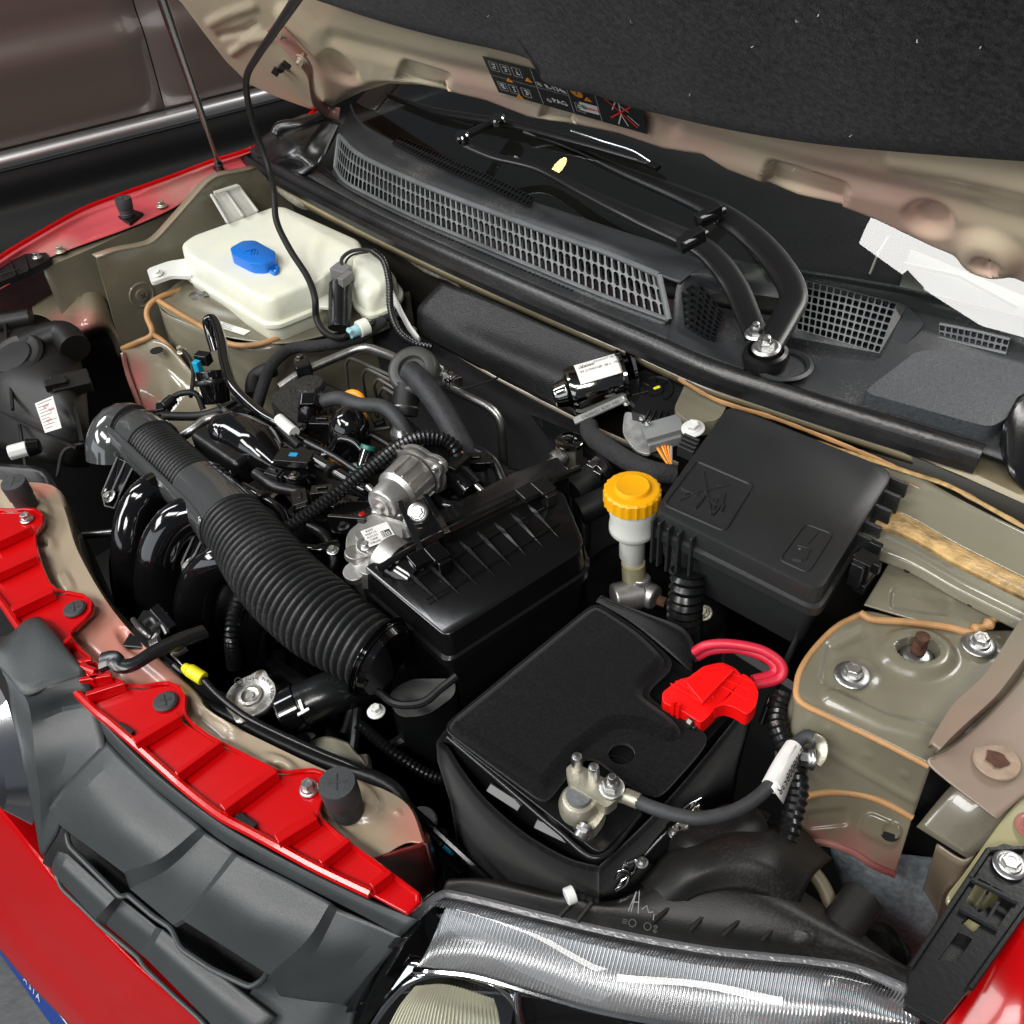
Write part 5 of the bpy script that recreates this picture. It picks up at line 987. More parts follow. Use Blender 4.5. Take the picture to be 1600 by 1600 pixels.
# far headlight edge, upper left corner of the bay (black back of lamp)
fl2 = None
bk = GS([[(-60, 515, .86), (0, 500, .88), (60, 492, .885), (100, 520, .88), (126, 560, .86)], [(-60, 560, .87), (0, 545, .90), (60, 545, .905), (110, 575, .89), (135, 610, .86)], [(-60, 620, .86), (0, 610, .885), (60, 620, .885), (110, 650, .87), (140, 680, .84)], [(-60, 700, .80), (0, 700, .82), (60, 720, .82), (110, 730, .80), (140, 730, .78)]], 'lamp_back', mt=HBK, nu=8, nv=8, lab='black back of the far headlight with a red printed label')
g = M(); g.tube(cr(P3([(40, 545, .895), (75, 528, .90), (100, 525, .90), (118, 545, .895)]), 5), .022, 16); g.obj('lamp_boss', HBK, bk)
g = M(); g.lathe(PZ(20, 560, .902), (.1, -.3, 1), [(.045, -.01), (.046, 0), (.042, .003), (.038, .001), (.030, .001), (.028, .004), (.001, .005)], 36); g.obj('lamp_lid', HBK, bk)
for a, b, za in (((8, 505), (20, 640), .903), ((100, 560), (128, 690), .885), ((-10, 640), (120, 700), .880), ((30, 660), (40, 730), .86)):
    g = M(); g.tube([PZ(*a, za), PZ(*b, za-.02)], .0026, 6); g.obj('lamp_rib', HBK, bk)
g = M(); g.box(PZ(112, 600, .885), (.03, .05, .02), frame_of((1, -.3, 0), (.3, 0, 1))); g.box(PZ(88, 600, .895), (.012, .03, .014), frame_of((1, -.3, 0), (.3, 0, 1))); g.obj('lamp_latch', HBK, bk, bevel=.002)
g = M(); g.cyl(PZ(-5, 505, .90), PZ(50, 495, .90), .014, seg=16); g.obj('lamp_tube', HBK, bk, bevel=.002)
g = M(); s0_ = P3([(56, 634, .893), (84, 622, .893), (98, 672, .885), (72, 680, .885)]); c_ = sum(s0_, V())/4; nn_ = (s0_[1]-s0_[0]).cross(s0_[3]-s0_[0]).normalized(); nn_ = nn_ if nn_.z > 0 else -nn_
s0_ = [p+nn_*.004 for p in s0_]; g.add(s0_, [(0, 1, 2, 3)], 0); Rs = frame_of(s0_[1]-s0_[0], nn_)
for k in range(9): 
    a = s0_[0].lerp(s0_[3], .08+.1*k); b = s0_[1].lerp(s0_[2], .08+.1*k); g.tube([a.lerp(b, .1)+nn_*.0003, a.lerp(b, .9-.2*(k % 3))+nn_*.0003], .00035, 4, m=1)
for u, v in ((.5, .25), (.75, .4), (.45, .7)): text_geo(g, '!*', s0_[0].lerp(s0_[1], u).lerp(s0_[3].lerp(s0_[2], u), v)+nn_*.0008, Rs, .011, 2)
g.obj('warning_label', [PAPER, INK, INKR], bk)
g = M(); g.cyl(PZ(14, 708, .87), PZ(44, 700, .87), .0105, seg=8); g.obj('lamp_plug', WPL, bk, bevel=.002)
g = M(); g.cyl(PZ(44, 700, .87), PZ(62, 696, .87), .013, r2=.010, seg=16); g.obj('plug_collar', GLS, bk, bevel=.001)
# ================================================================ washer tank
wt = thing('washer_tank', 'white translucent washer fluid tank with blue cap in the far corner of the bay', 'fluid tank', PZ(430, 480, .86))
tkT = [(284, 380, .950), (300, 368, .952), (428, 322, .952), (444, 322, .952), (560, 374, .952), (566, 388, .952), (490, 440, .952), (425, 466, .95), (405, 466, .95), (288, 396, .95)]
tp = rpoly(P3(tkT), .008, 3)
tpp = [p.copy() for p in tp]; cen = sum(tpp, V())/len(tpp)
def ringz(dz, k): return [p+(p-cen).normalized()*k+V((0, 0, dz)) for p in tpp]
g = M(); g.grid([ringz(.001, -.010), ringz(.0004, -.0045), ringz(-.0015, -.001), ringz(-.005, .0015), ringz(-.030, .004), ringz(-.036, .004), ringz(-.038, .010), ringz(-.044, .010), ringz(-.046, .004), ringz(-.075, .0), ringz(-.082, -.008), ringz(-.084, -.03)], closed=True)
n_ = len(tpp); g.f.append(tuple(range(n_))); g.mi.append(0); g.f.append(tuple(range(11*n_, 12*n_))); g.mi.append(0)
g.obj('tank_body', WHT, wt, smooth=50)
g = M(); tk2 = rpoly(P3([(548, 398, .950), (574, 388, .951), (600, 402, .950), (620, 428, .945), (606, 446, .94), (572, 460, .94), (552, 444, .942)]), .012, 3); cen2 = sum(tk2, V())/len(tk2)
def r2_(dz, k): return [p+(p-cen2).normalized()*k+V((0, 0, dz)) for p in tk2]
g.grid([r2_(.001, -.012), r2_(-.002, -.004), r2_(-.01, 0), r2_(-.03, .002), r2_(-.032, .008), r2_(-.037, .008), r2_(-.039, .002), r2_(-.07, -.004), r2_(-.074, -.02)], closed=True); n2 = len(tk2); g.f.append(tuple(range(n2))); g.mi.append(0); g.obj('tank_lobe', WHT, wt, smooth=50)
# mounting ear, upper post, cap
g = M(); g.prism(rpoly(P3([(229, 420, .925), (262, 408, .925), (300, 402, .925), (300, 432, .918), (268, 430, .920), (236, 442, .922)]), .008), V((0, 0, -.006))); g.obj('mounting_ear', WPL, wt, bevel=.0015); bolt(PZ(246, 427, .926), (.2, -.2, 1), .0055, .006, wt, WPL, star=True)
g = M(); g.prism(P3([(330, 304, .985), (372, 290, .990), (402, 330, .955), (356, 348, .955)]), V((0, .0, -.004)))
for a, b in (((330, 304), (356, 348)), ((352, 298), (380, 338)), ((372, 290), (402, 330))): g.tube([PZ(*a, .988), PZ(*b, .960)], .003, 6)
g.tube([PZ(334, 302, .992), PZ(372, 290, .994)], .0035, 6); g.obj('tank_neck_bracket', mat('grey_white_plastic', (.48, .48, .44), .4), wt, bevel=.001)
g = M(); g.prism(P3([(395, 470, .930), (412, 464, .934), (418, 476, .93), (404, 486, .926)]), V((0, 0, -.008))); g.obj('tank_tab', WHT, wt, bevel=.0015)
g = M(); g.prism(P3([(490, 455, .925), (530, 462, .925), (520, 480, .925), (495, 478, .925)]), V((0, 0, -.006))); g.obj('tank_tab', WHT, wt, bevel=.0015)
capo = rpoly(P3([(359, 386, .968), (378, 375, .968), (398, 374, .968), (430, 392, .968), (430, 404, .968), (412, 412, .968), (392, 411, .968), (362, 396, .968)]), .006, 3)
cc_ = sum(capo, V())/len(capo); g = M(); kk = lambda dz, k: [p+(p-cc_).normalized()*k+V((0, 0, dz)) for p in capo]
g.grid([kk(.0, -.003), kk(-.0015, 0), kk(-.012, .0005), kk(-.016, .0008), kk(-.017, -.002)], closed=True); g.f.append(tuple(range(len(capo)))); g.mi.append(0); cap = g.obj('cap', BLUE, wt, smooth=45)
Rc = frame_of(PZ(425, 400, .968)-PZ(370, 385, .968), (0, 0, 1)); g = M()
for q in ([(-.012, -.006), (-.002, .008), (.008, -.006), (-.012, -.006)], [(-.006, .004), (.004, -.008)], [(.004, .006), (.010, .0), (.012, -.004)]): g.tube([cc_+Rc @ V((x, y, .0008)) for x, y in q], .0007, 5)
g.obj('cap_emblem', BLUE, cap)
g = M(); g.tube(scurve([(420, 408, .960), (428, 412, .958), (434, 420, .955), (430, 428, .954), (423, 424, .955)], 5), .0028, 8); g.obj('cap_strap', BLUE, wt)
g = M(); g.grid([ [p+V((0, 0, -.016)) for p in kk(0, -.004)], [p+V((0, 0, -.028)) for p in kk(0, -.004)]], closed=True); g.obj('filler_neck', WHT, wt)
# washer pump with grey plug, loom to it, connector
wp = thing('washer_pump', 'black washer pump with grey plug beside the white tank', 'pump', PZ(535, 510, .80))
g = M(); g.cyl(PZ(532, 442, .945), PZ(530, 514, .90), .0165, seg=20); g.obj('pump_body', BLKS, wp, bevel=.002)
g = M(); g.box(PZ(534, 430, .945), (.024, .022, .028), frame_of((1, .3, 0), (.1, 0, 1))); g.box(PZ(540, 436, .955), (.010, .024, .014), frame_of((1, .3, 0), (.1, 0, 1))); g.obj('grey_plug', mat('grey_connector', (.17, .17, .17), .45), wp, bevel=.001)
hose('pump_wire', [(536, 420, .955), (534, 405, .962), (548, 393, .966), (570, 390, .966), (586, 394, .965)], .0028, CLOTHT, wp); hose('pump_wire', [(540, 420, .955), (541, 408, .958), (552, 398, .962), (575, 394, .964)], .0016, RUB, wp)
conduit('washer_loom', [(584, 393, .965), (600, 408, .96), (608, 440, .945), (610, 480, .925), (622, 515, .91), (645, 535, .90), (675, 542, .895)], .0055, BLKS, None, label='thin corrugated loom running down past the tank end'); ROOT_LAST = bpy.data.objects['washer_loom']; prop(ROOT_LAST, cat='cable')
g = M(); g.tube(scurve([(600, 430, .93), (618, 470, .915), (640, 512, .90), (655, 530, .895)], 6), [.014, .013, .012, .012, .011, .011, .010, .010, .010, .009, .009, .009, .009, .008, .008, .008, .007, .006, .005], 10, flat=.35); o = g.obj('tank_spout', WPL, wt)
# washer hose
wh = hose('washer_hose', [(475, -20, 1.42), (450, 18, 1.36), (428, 50, 1.30), (402, 88, 1.24), (386, 118, 1.19), (386, 150, 1.15), (398, 200, 1.10), (420, 262, 1.045), (428, 300, 1.03), (432, 345, 1.0), (452, 388, .98), (480, 432, .965), (492, 465, .955), (494, 495, .93), (506, 518, .915), (530, 528, .905), (552, 520, .90)], .0048, RUB, None, n=8)
prop(wh, 'thin black washer hose hanging from the bonnet down to the white tank', 'hose')
cnn = thing('hose_connector', 'pale blue and white hose connector next to the washer pump', 'connector', PZ(560, 515, .90))
g = M(); g.cyl(PZ(546, 522, .905), PZ(560, 515, .905), .0075, r2=.009, seg=16); g.tube([PZ(544, 515, .91), PZ(550, 520, .91)], .004, 8); g.obj('blue_half', mat('pale_blue_plastic', (.35, .60, .66), .3, sss=.2), cnn, bevel=.0008)
g = M(); g.cyl(PZ(560, 515, .905), PZ(574, 509, .905), .0125, seg=18); g.obj('white_half', WHT, cnn, bevel=.001)
hs = hose('tank_outlet_hose', [(574, 509, .905), (590, 503, .90), (606, 496, .90), (622, 492, .90)], .0055, RUB, None); prop(hs, 'short black hose from the white connector to the tank spout', 'hose')
# prop rods and bonnet stay
st = thing('bonnet_stay', 'thin black bonnet support strut standing on the far fender', 'strut', PZ(345, 266, .97))
g = M(); A_, B_ = PZ(345, 266, .972), PZ(250, -10, 1.42); m_ = A_.lerp(B_, .42); g.tube([m_, B_], .0044, 12); g.tube([A_.lerp(B_, .05), m_], .0030, 10); g.obj('rod', BLKS, st)
g = M(); g.tube([A_, A_.lerp(B_, .09)], .0065, 10); g.tube(scurve([(338, 262, .975), (348, 270, .972), (358, 272, .97)], 3), .006, 8); g.obj('rod_foot', BLK, st)
# ================================================================ wiper arms
bpy.context.view_layer.update()
def PG(px, py, h=0):
    d = ray(px, py).normalized(); ok, p, n, _ = ws.ray_cast(ws.matrix_world.inverted() @ CP, d)
    if not ok: return PZ(px, py, 1.08+h)
    n = n if n.z > 0 else -n; return ws.matrix_world @ p+n*h
def barsweep(pts, w_, t_, m=PZ, n=10):
    c = scurve(pts, n, m); ws = w_ if isinstance(w_, list) else [w_]*len(pts); g = M(); sec = []
    for i, p in enumerate(c):
        f = i/(len(c)-1)*(len(ws)-1); k = min(int(f), len(ws)-2); ww = ws[k]+(ws[k+1]-ws[k])*(f-k)
        d = (c[min(i+1, len(c)-1)]-c[max(i-1, 0)]).normalized(); u = V((0, -.35, .94)); s_ = d.cross(u).normalized(); u = s_.cross(d)
        h = ww*.5; sec.append([p+s_*a*h+u*b*t_ for a, b in ((-1, -1), (-1, .0), (-.88, .62), (-.4, 1), (.4, 1), (.88, .62), (1, .0), (1, -1))])
    nn_ = 8; g.grid(sec, closed=True); g.f.append(tuple(range(8))[::-1]); g.mi.append(0); g.f.append(tuple(range(len(g.v)-8, len(g.v)))); g.mi.append(0); return g
WPR = mat('wiper_black_enamel', (.007, .007, .0075), .34)
wa = barsweep([(1198, 545, 1.028), (1226, 496, 1.036), (1240, 462, 1.042), (1222, 420, 1.050), (1180, 372, 1.060), (1125, 332, 1.070), (1060, 302, 1.072), (960, 262, 1.076), (880, 225, 1.084), (820, 205, 1.092)], [.030, .032, .032, .032, .032, .030, .024, .015, .011, .011], .0035).obj('wiper_arm', WPR, car, smooth=75, label='upper wiper arm, folded over the cowl')
wb = barsweep([(1182, 525, 1.018), (1168, 490, 1.024), (1150, 448, 1.034), (1122, 408, 1.046), (1085, 378, 1.056), (1000, 340, 1.07), (920, 303, 1.072), (840, 262, 1.075), (770, 244, 1.08), (728, 226, 1.084)], [.026, .028, .029, .029, .028, .022, .015, .012, .012, .014], .003).obj('wiper_arm', WPR, car, smooth=75, label='lower wiper arm with linked end')
for a, b in (((1096, 352), (1118, 330)), ((1070, 392), (1090, 366))): 
    g = M(); g.tube([PZ(a[0]-4, a[1]-8, 1.079), PZ(b[0]+14, b[1]-2, 1.079)], .005, 10); g.box(PZ((a[0]+b[0])/2, (a[1]+b[1])/2-4, 1.078), (.012, .034, .018), frame_of((1, -.4, 0), (0, -.3, 1))); g.obj('arm_joint', WPR, wa if a[0] > 1090 else wb, bevel=.0015)
def nut(x, y, z, par, r=.0095):
    c = PZ(x, y, z); g = M(); g.lathe(c, (0, -.15, 1), [(r*1.75, 0), (r*1.8, .002), (r*1.5, .004)], 24); g.lathe(c, (0, -.15, 1), [(r, .003), (r, .010), (r*.8, .012)], 6); g.lathe(c, (0, -.15, 1), [(r*.55, .01), (r*.55, .016), (r*.3, .017)], 12); return g.obj('arm_nut', SIL, par)
nut(1197, 545, 1.034, wa, .0085); nut(1181, 523, 1.024, wb, .0070)
g = M(); g.lathe(PZ(1196, 560, 1.0), (0, -.1, 1), [(.024, -.01), (.026, .004), (.024, .010), (.020, .012), (.018, .006)], 28); g.obj('pivot_cup', WPR, wa)
g = M(); g.lathe(PZ(1222, 572, .992), (0, 0, 1), [(.032, 0), (.034, .003), (.030, .005), (.026, .003), (.025, -.001)], 30); g.obj('pivot_hole_rim', COWLM, cow)
lk = barsweep([(722, 214, 1.088), (750, 200, 1.094), (783, 186, 1.10)], [.014, .013, .014], .0035, n=4).obj('wiper_link', WPR, wb)
for x, y, z in ((722, 214, 1.094), (778, 187, 1.104)):
    g = M(); g.lathe(PZ(x, y, z), (0, -.3, 1), [(.011, -.004), (.011, .003), (.009, .0055), (.002, .006)], 20); g.obj('link_pivot', GUN, wb)
bl_ = barsweep([(612, 156, .010), (680, 180, .010), (740, 192, .012), (800, 203, .013), (880, 224, .013), (960, 246, .012), (1032, 270, .010)], [.006, .012, .014, .014, .014, .012, .006], .004, m=PG).obj('wiper_blade', WPR, wb)
g = M(); g.box(PG(1026, 269, .012), (.018, .010, .007), frame_of((1, -.1, 0), (0, -.3, 1))); g.obj('blade_tip', BLKS, wb, bevel=.001)
hose('blade_spine', [(900, 220, .020), (950, 237, .020), (992, 249, .018), (1022, 265, .015)], .0018, CHR, wb, m=PG)
barsweep([(625, 160, .006), (700, 188, .006), (745, 202, .006)], [.005, .008, .006], .003, m=PG).obj('wiper_rubber', BLKS, wb)
# ================================================================ floor of the bay, radiator and dark masses low down
VOID = mat('undertray_black', (.006, .006, .006), .8)
g = M(); g.box((-.80, .44, .40), (1.62, .86, .02)); g.obj('undertray', VOID, car)
g = M(); g.box((-1.50, .45, .62), (.02, .62, .46)); g.box((-.06, .66, .62), (.10, .24, .42)); g.obj('side_gap_shade', VOID, car, kind='stuff')  # black boxes added to darken side gaps where only shade falls
cr_line = cr(P3([(x, y, z-.05) for x, y, z in CR]), 3)
g = M(); g.grid([[p+V((0, .0, .03)) for p in cr_line], [p+V((.0, .004, -.10)) for p in cr_line], [V((p.x, p.y-.01, .42)) for p in cr_line]]); g.obj('radiator_shroud', mat('shroud_black', (.007, .007, .008), .42, bump=.3, bscale=60), car, solid=.01)
eng = thing('engine', 'black engine with glossy curved intake runners in the middle of the bay', 'engine', (-.85, .45, .5))
EB = mat('engine_black', (.007, .007, .0075), .35, bump=.4, bscale=45, var=.4, vscale=20)
g = M(); g.box((-.86, .46, .60), (.52, .26, .34), frame_of((1, .06, 0), (0, 0, 1))); g.obj('engine_block', EB, eng, bevel=.02)
g = M(); g.box((-.50, .60, .58), (.20, .22, .30)); g.obj('gearbox_housing', EB, eng, bevel=.03)
# intake runners, near the duct
def runner(pts, r, nm='intake_runner', mt=GLS, seg=20, flat=.8): 
    g = M(); g.tube(scurve(pts, 8), r, seg, flat=flat); return g.obj(nm, mt, eng, smooth=60)
runner([(262, 758, .90), (232, 775, .90), (212, 805, .885), (205, 850, .86), (210, 905, .82), (225, 960, .77)], .024)
runner([(330, 800, .90), (285, 812, .90), (258, 845, .882), (246, 895, .85), (250, 945, .81), (268, 990, .76)], .026)
runner([(388, 868, .89), (345, 880, .885), (318, 905, .865), (306, 940, .84), (308, 975, .81), (320, 1010, .77)], .024)
runner([(440, 920, .86), (410, 960, .84), (395, 1000, .80), (395, 1050, .74)], .022)
g = M(); g.grid(sheet([[(185, 800, .83), (250, 830, .84), (330, 880, .84), (420, 930, .82)], [(170, 880, .76), (230, 930, .77), (310, 980, .77), (400, 1030, .75)], [(180, 960, .66), (240, 1010, .66), (310, 1060, .66), (400, 1110, .64)]], 8, 6)); g.obj('manifold_body', EB, eng, solid=.01, smooth=60)
g = M(); g.box(PZ(362, 705, .90), (.10, .05, .04), frame_of(PZ(420, 740, .9)-PZ(330, 680, .9), (0, 0, 1))); g.obj('plenum_base', EB, eng, bevel=.008)
g = M(); g.tube(cr(P3([(330, 690, .905), (365, 680, .91), (405, 700, .91), (440, 735, .905)]), 6), [.012, .02, .026, .028, .029, .029, .03, .03, .03, .03, .03, .03, .03, .028, .026, .024, .02, .016, .01], 22); g.obj('plenum', GLS, eng, smooth=60)
# valve cover, coil cover
g = M(); vc = P3([(400, 690, .885), (500, 590, .885), (640, 650, .885), (700, 700, .885), (640, 790, .885), (560, 800, .885)]); g.prism(vc, V((0, 0, -.07))); g.obj('valve_cover', EB, eng, bevel=.01)
g = M(); g.prism(rpoly(P3([(418, 622, .915), (462, 588, .915), (505, 610, .915), (500, 648, .915), (470, 668, .915)]), .01), V((0, 0, -.045))); cc1 = g.obj('coil_cover', mat('grained_black', (.022, .022, .021), .45, bump=1, bscale=220, var=.4, vscale=150), eng, bevel=.003)
g = M(); g.lathe(PZ(483, 601, .918), (0, 0, 1), [(.020, -.006), (.020, 0), (.018, .003), (.004, .003)], 28); g.obj('round_cap', mat('grained_black', (.02, .02, .02), .45), eng)
g = M(); g.cyl(PZ(484, 632, .93), PZ(478, 672, .90), .013, seg=18); g.cyl(PZ(486, 622, .935), PZ(484, 640, .928), .016, seg=6); g.obj('ignition_coil', GLS, eng, bevel=.001)
g = M(); g.tube(scurve([(495, 630, .93), (530, 622, .935), (560, 632, .94), (600, 636, .94), (625, 660, .93), (640, 690, .91)], 6), .009, 14); g.obj('breather_hose', RUBG, eng)
# oil filler: black dome with yellow ring handle, orange band below
oc = thing('oil_filler_cap', 'yellow handled oil filler grip sticking up behind the engine pipes', 'cap', PZ(552, 650, .90))
g = M(); g.tube(scurve([(542, 640, .915), (538, 625, .93), (550, 617, .94), (562, 622, .938), (566, 640, .925)], 6), .007, 12, flat=.6); g.obj('grip', ORP, oc)
g = M(); g.lathe(PZ(552, 653, .905), (0, 0, 1), [(.018, -.012), (.018, 0), (.012, .004), (.002, .005)], 24); g.obj('cap_base', ORP, oc)
of = thing('fuel_filter_bowl', 'glossy black dome with an orange band in the engine centre', 'filter', PZ(545, 715, .88))
g = M(); o_ = PZ(545, 725, .865); ax = V((.10, .15, 1)); g.lathe(o_, ax, [(.026, 0), (.027, .02), (.027, .045), (.024, .062), (.017, .075), (.008, .082), (.001, .083)], 32); g.obj('dome', GLS, of, smooth=60)
g = M(); g.lathe(o_, ax, [(.0275, .004), (.0285, .005), (.0285, .021), (.0275, .022)], 32); g.obj('orange_band', ORP, of)
g = M()
for a in (3.6, 4.3, 5.0):
    R_ = frame_of((1, 0, 0), ax); d = R_ @ V((math.cos(a), math.sin(a), 0)); g.box(o_+ax.normalized()*.0125+d*.0285, (.009, .002, .006), frame_of(R_ @ V((-math.sin(a), math.cos(a), 0)), d))
g.obj('band_slots', INK, of, kind='stuff')
hose('black_pipe', [(486, 700, .91), (505, 712, .915), (518, 700, .92), (530, 686, .925), (552, 690, .925), (570, 708, .92)], .0045, GLS, eng)
g = M(); g.cyl(PZ(575, 700, .925), PZ(562, 742, .90), .008, seg=14); g.cyl(PZ(576, 696, .928), PZ(574, 703, .924), .009, seg=14, m=1); g.cyl(PZ(566, 730, .905), PZ(555, 752, .895), .012, seg=6, m=1); g.obj('temperature_sensor', [GUN, mat('green_plastic', (.02, .16, .12), .35)], eng, bevel=.0008)
# aluminium rails and pipes left of the centre
hose('fuel_rail', [(270, 690, .885), (300, 672, .895), (325, 655, .90), (350, 655, .90), (372, 668, .90)], .0065, ALUB, eng)
hose('support_rod', [(282, 712, .88), (345, 690, .885)], .0055, DST, eng); hose('support_rod', [(365, 740, .86), (400, 722, .87)], .005, DST, eng)
hose('shiny_rod', [(120, 838, .80), (180, 832, .80)], .005, SIL, eng)
# purge valve with blue clip
pv = thing('purge_valve', 'black cylinder valve with a small blue clip below the far tower', 'valve', PZ(340, 590, .86))
g = M(); g.cyl(PZ(330, 578, .90), PZ(340, 630, .86), .022, r2=.018, seg=24); g.obj('valve_body', GLS, pv, bevel=.002); g = M(); g.lathe(PZ(332, 597, .89), PZ(330, 578, .90)-PZ(340, 630, .86), [(.026, -.003), (.027, 0), (.026, .004)], 24); g.obj('valve_collar', BLKS, pv)
g = M(); g.box(PZ(309, 573, .90), (.010, .009, .018), frame_of((1, .3, 0), (0, 0, 1))); g.obj('blue_clip', CYAN, pv, bevel=.001)
g = M(); g.box(PZ(318, 560, .905), (.020, .014, .016), frame_of((1, .5, 0), (0, 0, 1))); g.obj('valve_plug', BLKS, pv, bevel=.001)
vh = hose('vacuum_pipe', [(336, 548, .93), (328, 520, .95), (324, 502, .96), (334, 500, .962), (345, 530, .955), (352, 570, .945), (366, 606, .935), (400, 640, .925), (445, 668, .92), (500, 700, .90)], .0068, GLS, None, n=8); prop(vh, 'glossy black hook shaped pipe standing above the engine', 'pipe')
rc = thing('cable_rail', 'black clipped cable rail running over the intake', 'rail', PZ(430, 660, .91))
a_, b_ = PZ(352, 628, .918), PZ(478, 712, .908); R_ = frame_of(b_-a_, (0, 0, 1)); g = M(); g.box((a_+b_)/2, ((b_-a_).length, .020, .004), R_); g.box((a_+b_)/2+R_.col[1]*.010+V((0, 0, .004)), ((b_-a_).length, .002, .010), R_); g.box((a_+b_)/2-R_.col[1]*.010+V((0, 0, .004)), ((b_-a_).length, .002, .010), R_)
for t in (.1, .3, .5, .7, .9): g.box(a_.lerp(b_, t)+V((0, 0, .004)), (.003, .020, .006), R_)
g.obj('rail_body', BLKS, rc, bevel=.0008); g = M(); g.tube([a_.lerp(b_, .05)+V((0, .01, .008)), a_.lerp(b_, .55)+V((0, .01, .008)), a_.lerp(b_, .95)+V((0, 0, .010))], .005, 10); g.obj('rail_cable', RUB, rc)
g = M(); g.cyl(PZ(436, 655, .926), PZ(460, 676, .924), .0075, seg=14); g.obj('white_tape', PAPER, rc)
# pressure sensor with blue mark
ms = thing('pressure_sensor', 'black manifold pressure sensor with a blue printed mark and plug', 'sensor', PZ(455, 718, .91))
c_ = PZ(460, 716, .918); R_ = frame_of(PZ(490, 718, .9)-PZ(440, 714, .9), (0, 0, 1)); g = M(); g.box(c_, (.044, .024, .010), R_); g.obj('sensor_body', BLKS, ms, bevel=.001)
g = M(); g.box(c_+V((0, 0, .0055)), (.010, .006, .001), R_); g.obj('blue_mark', mat('sensor_blue', (.02, .30, .60), .3), ms)
g = M(); g.cyl(PZ(462, 735, .91), PZ(464, 762, .885), .017, seg=20); g.obj('sensor_base', GLS, ms, bevel=.002); bolt(PZ(460, 743, .912), (0, 0, 1), .0045, .005, ms, DST)
g = M(); g.box(PZ(408, 712, .915), (.036, .018, .015), R_); g.box(PZ(424, 712, .915), (.010, .014, .010), R_); g.obj('sensor_plug', BLKS, ms, bevel=.0012)
hose('plug_wire', [(394, 714, .915), (370, 708, .915), (362, 730, .90), (370, 760, .89), (395, 775, .88)], .003, RUB, ms); hose('plug_wire_light', [(392, 710, .916), (376, 703, .916), (362, 718, .91)], .0015, WPL, ms)
conduit('plug_loom', [(362, 725, .90), (366, 752, .895), (385, 768, .89), (405, 772, .885), (412, 790, .87)], .0065, BLKS, ms)
# main corrugated loom crossing the engine
lm = conduit('engine_loom', [(438, 832, .905), (480, 805, .915), (530, 768, .93), (580, 730, .94), (620, 700, .945), (655, 685, .945), (690, 686, .94), (712, 702, .93), (718, 722, .915)], .0092, BLKS, None, pitch=.0052, depth=.24, seg=16); prop(lm, 'shiny black corrugated loom crossing the engine diagonally', 'cable')
g = M()
for k in range(6): g.tube(scurve([(716+k*1.2, 706, .93), (720+k, 722, .915), (716+k*.5, 738, .90)], 4), .0014, 6)
lw = g.obj('copper_wires', mat('copper_wire', (.65, .32, .14), .35, metal=.5), None); prop(lw, 'bundle of copper coloured wires at the end of the corrugated loom', 'wires')
# throttle body
th = thing('throttle_body', 'bare cast aluminium throttle body with data label in the engine centre', 'throttle body', PZ(610, 800, .88))
a_, b_ = PZ(650, 742, .925), PZ(596, 792, .925)
d_ = (b_-a_).normalized(); Rt_ = frame_of(d_, (0, 0, 1))
g = M(); g.tube([a_, a_.lerp(b_, .55), a_.lerp(b_, .62), a_.lerp(b_, .95), b_], [.0275, .0265, .0215, .0205, .0185], 36); g.obj('motor_drum', ALU, th, bevel=.001)
g = M(); g.cyl(b_, b_+d_*.003, .0125, seg=24); g.cyl(b_, b_+d_*.0065, .0055, seg=18); g.obj('drum_end', ALU, th, bevel=.0006)
def lugplate(c, ax, r, t, lugs, nm, mt=ALU):
    R_ = frame_of((1, .2, .1), ax); pts = []
    for k in range(72):
        a = 2*math.pi*k/72; rr = r
        for l in lugs:
            q = abs((a-l+math.pi) % (2*math.pi)-math.pi)
            if q < .42: rr = max(rr, r*(1+.34*math.cos(q/.42*math.pi/2)))
        pts.append(c+R_ @ V((math.cos(a)*rr, math.sin(a)*rr, 0)))
    g = M(); g.prism(pts, V(ax).normalized()*-t); o = g.obj(nm, mt, th, bevel=.0008)
    for l in lugs: bolt(c+R_ @ V((math.cos(l)*r*1.12, math.sin(l)*r*1.12, 0)), ax, .0042, .005, th, SIL, star=True, washer=1.3)
    return o
lugplate(a_-d_*.002, d_, .031, .004, (.5, 2.6, 4.6), 'drum_flange'); lugplate(a_-d_*.009, d_, .033, .004, (.5, 2.6, 4.6), 'drum_flange')
g = M()
for k in range(7):
    an = -.9+k*.42; s_ = Rt_.col[1]*math.cos(an)+Rt_.col[2]*math.sin(an); g.box(a_.lerp(b_, .28)+s_*.0275, (.030, .0016, .003), frame_of(d_, s_))
g.obj('drum_ribs', ALU, th)
g = M(); g.cyl(PZ(598, 778, .93), PZ(622, 800, .905), .0125, seg=20); g.box(PZ(612, 806, .905), (.036, .026, .03), frame_of((1, .6, 0), (0, 0, 1))); g.obj('link_casting', ALU, th, bevel=.003)
R_ = frame_of(d_, (0, 0, 1)); g = M(); g.prism(rpoly(P3([(541, 832, .915), (582, 800, .918), (640, 818, .918), (646, 850, .915), (604, 898, .91), (564, 898, .905), (540, 868, .905)]), .010), V((0, 0, -.045))); g.obj('throttle_casting', ALU, th, bevel=.004)
g = M(); g.prism(rpoly(P3([(552, 834, .9215), (584, 806, .923), (628, 820, .923), (630, 842, .921), (600, 872, .918), (572, 862, .918)]), .006), V((0, 0, -.006))); g.obj('casting_lid', ALU, th, bevel=.0015)
g = M(); g.cyl(PZ(600, 868, .905), PZ(640, 895, .90), .026, seg=28); g.obj('inlet_collar', ALU, th, bevel=.002)
g = M(); g.cyl(PZ(622, 884, .905), PZ(660, 908, .90), .029, seg=28); g.obj('rubber_boot', GLS, th, bevel=.003)
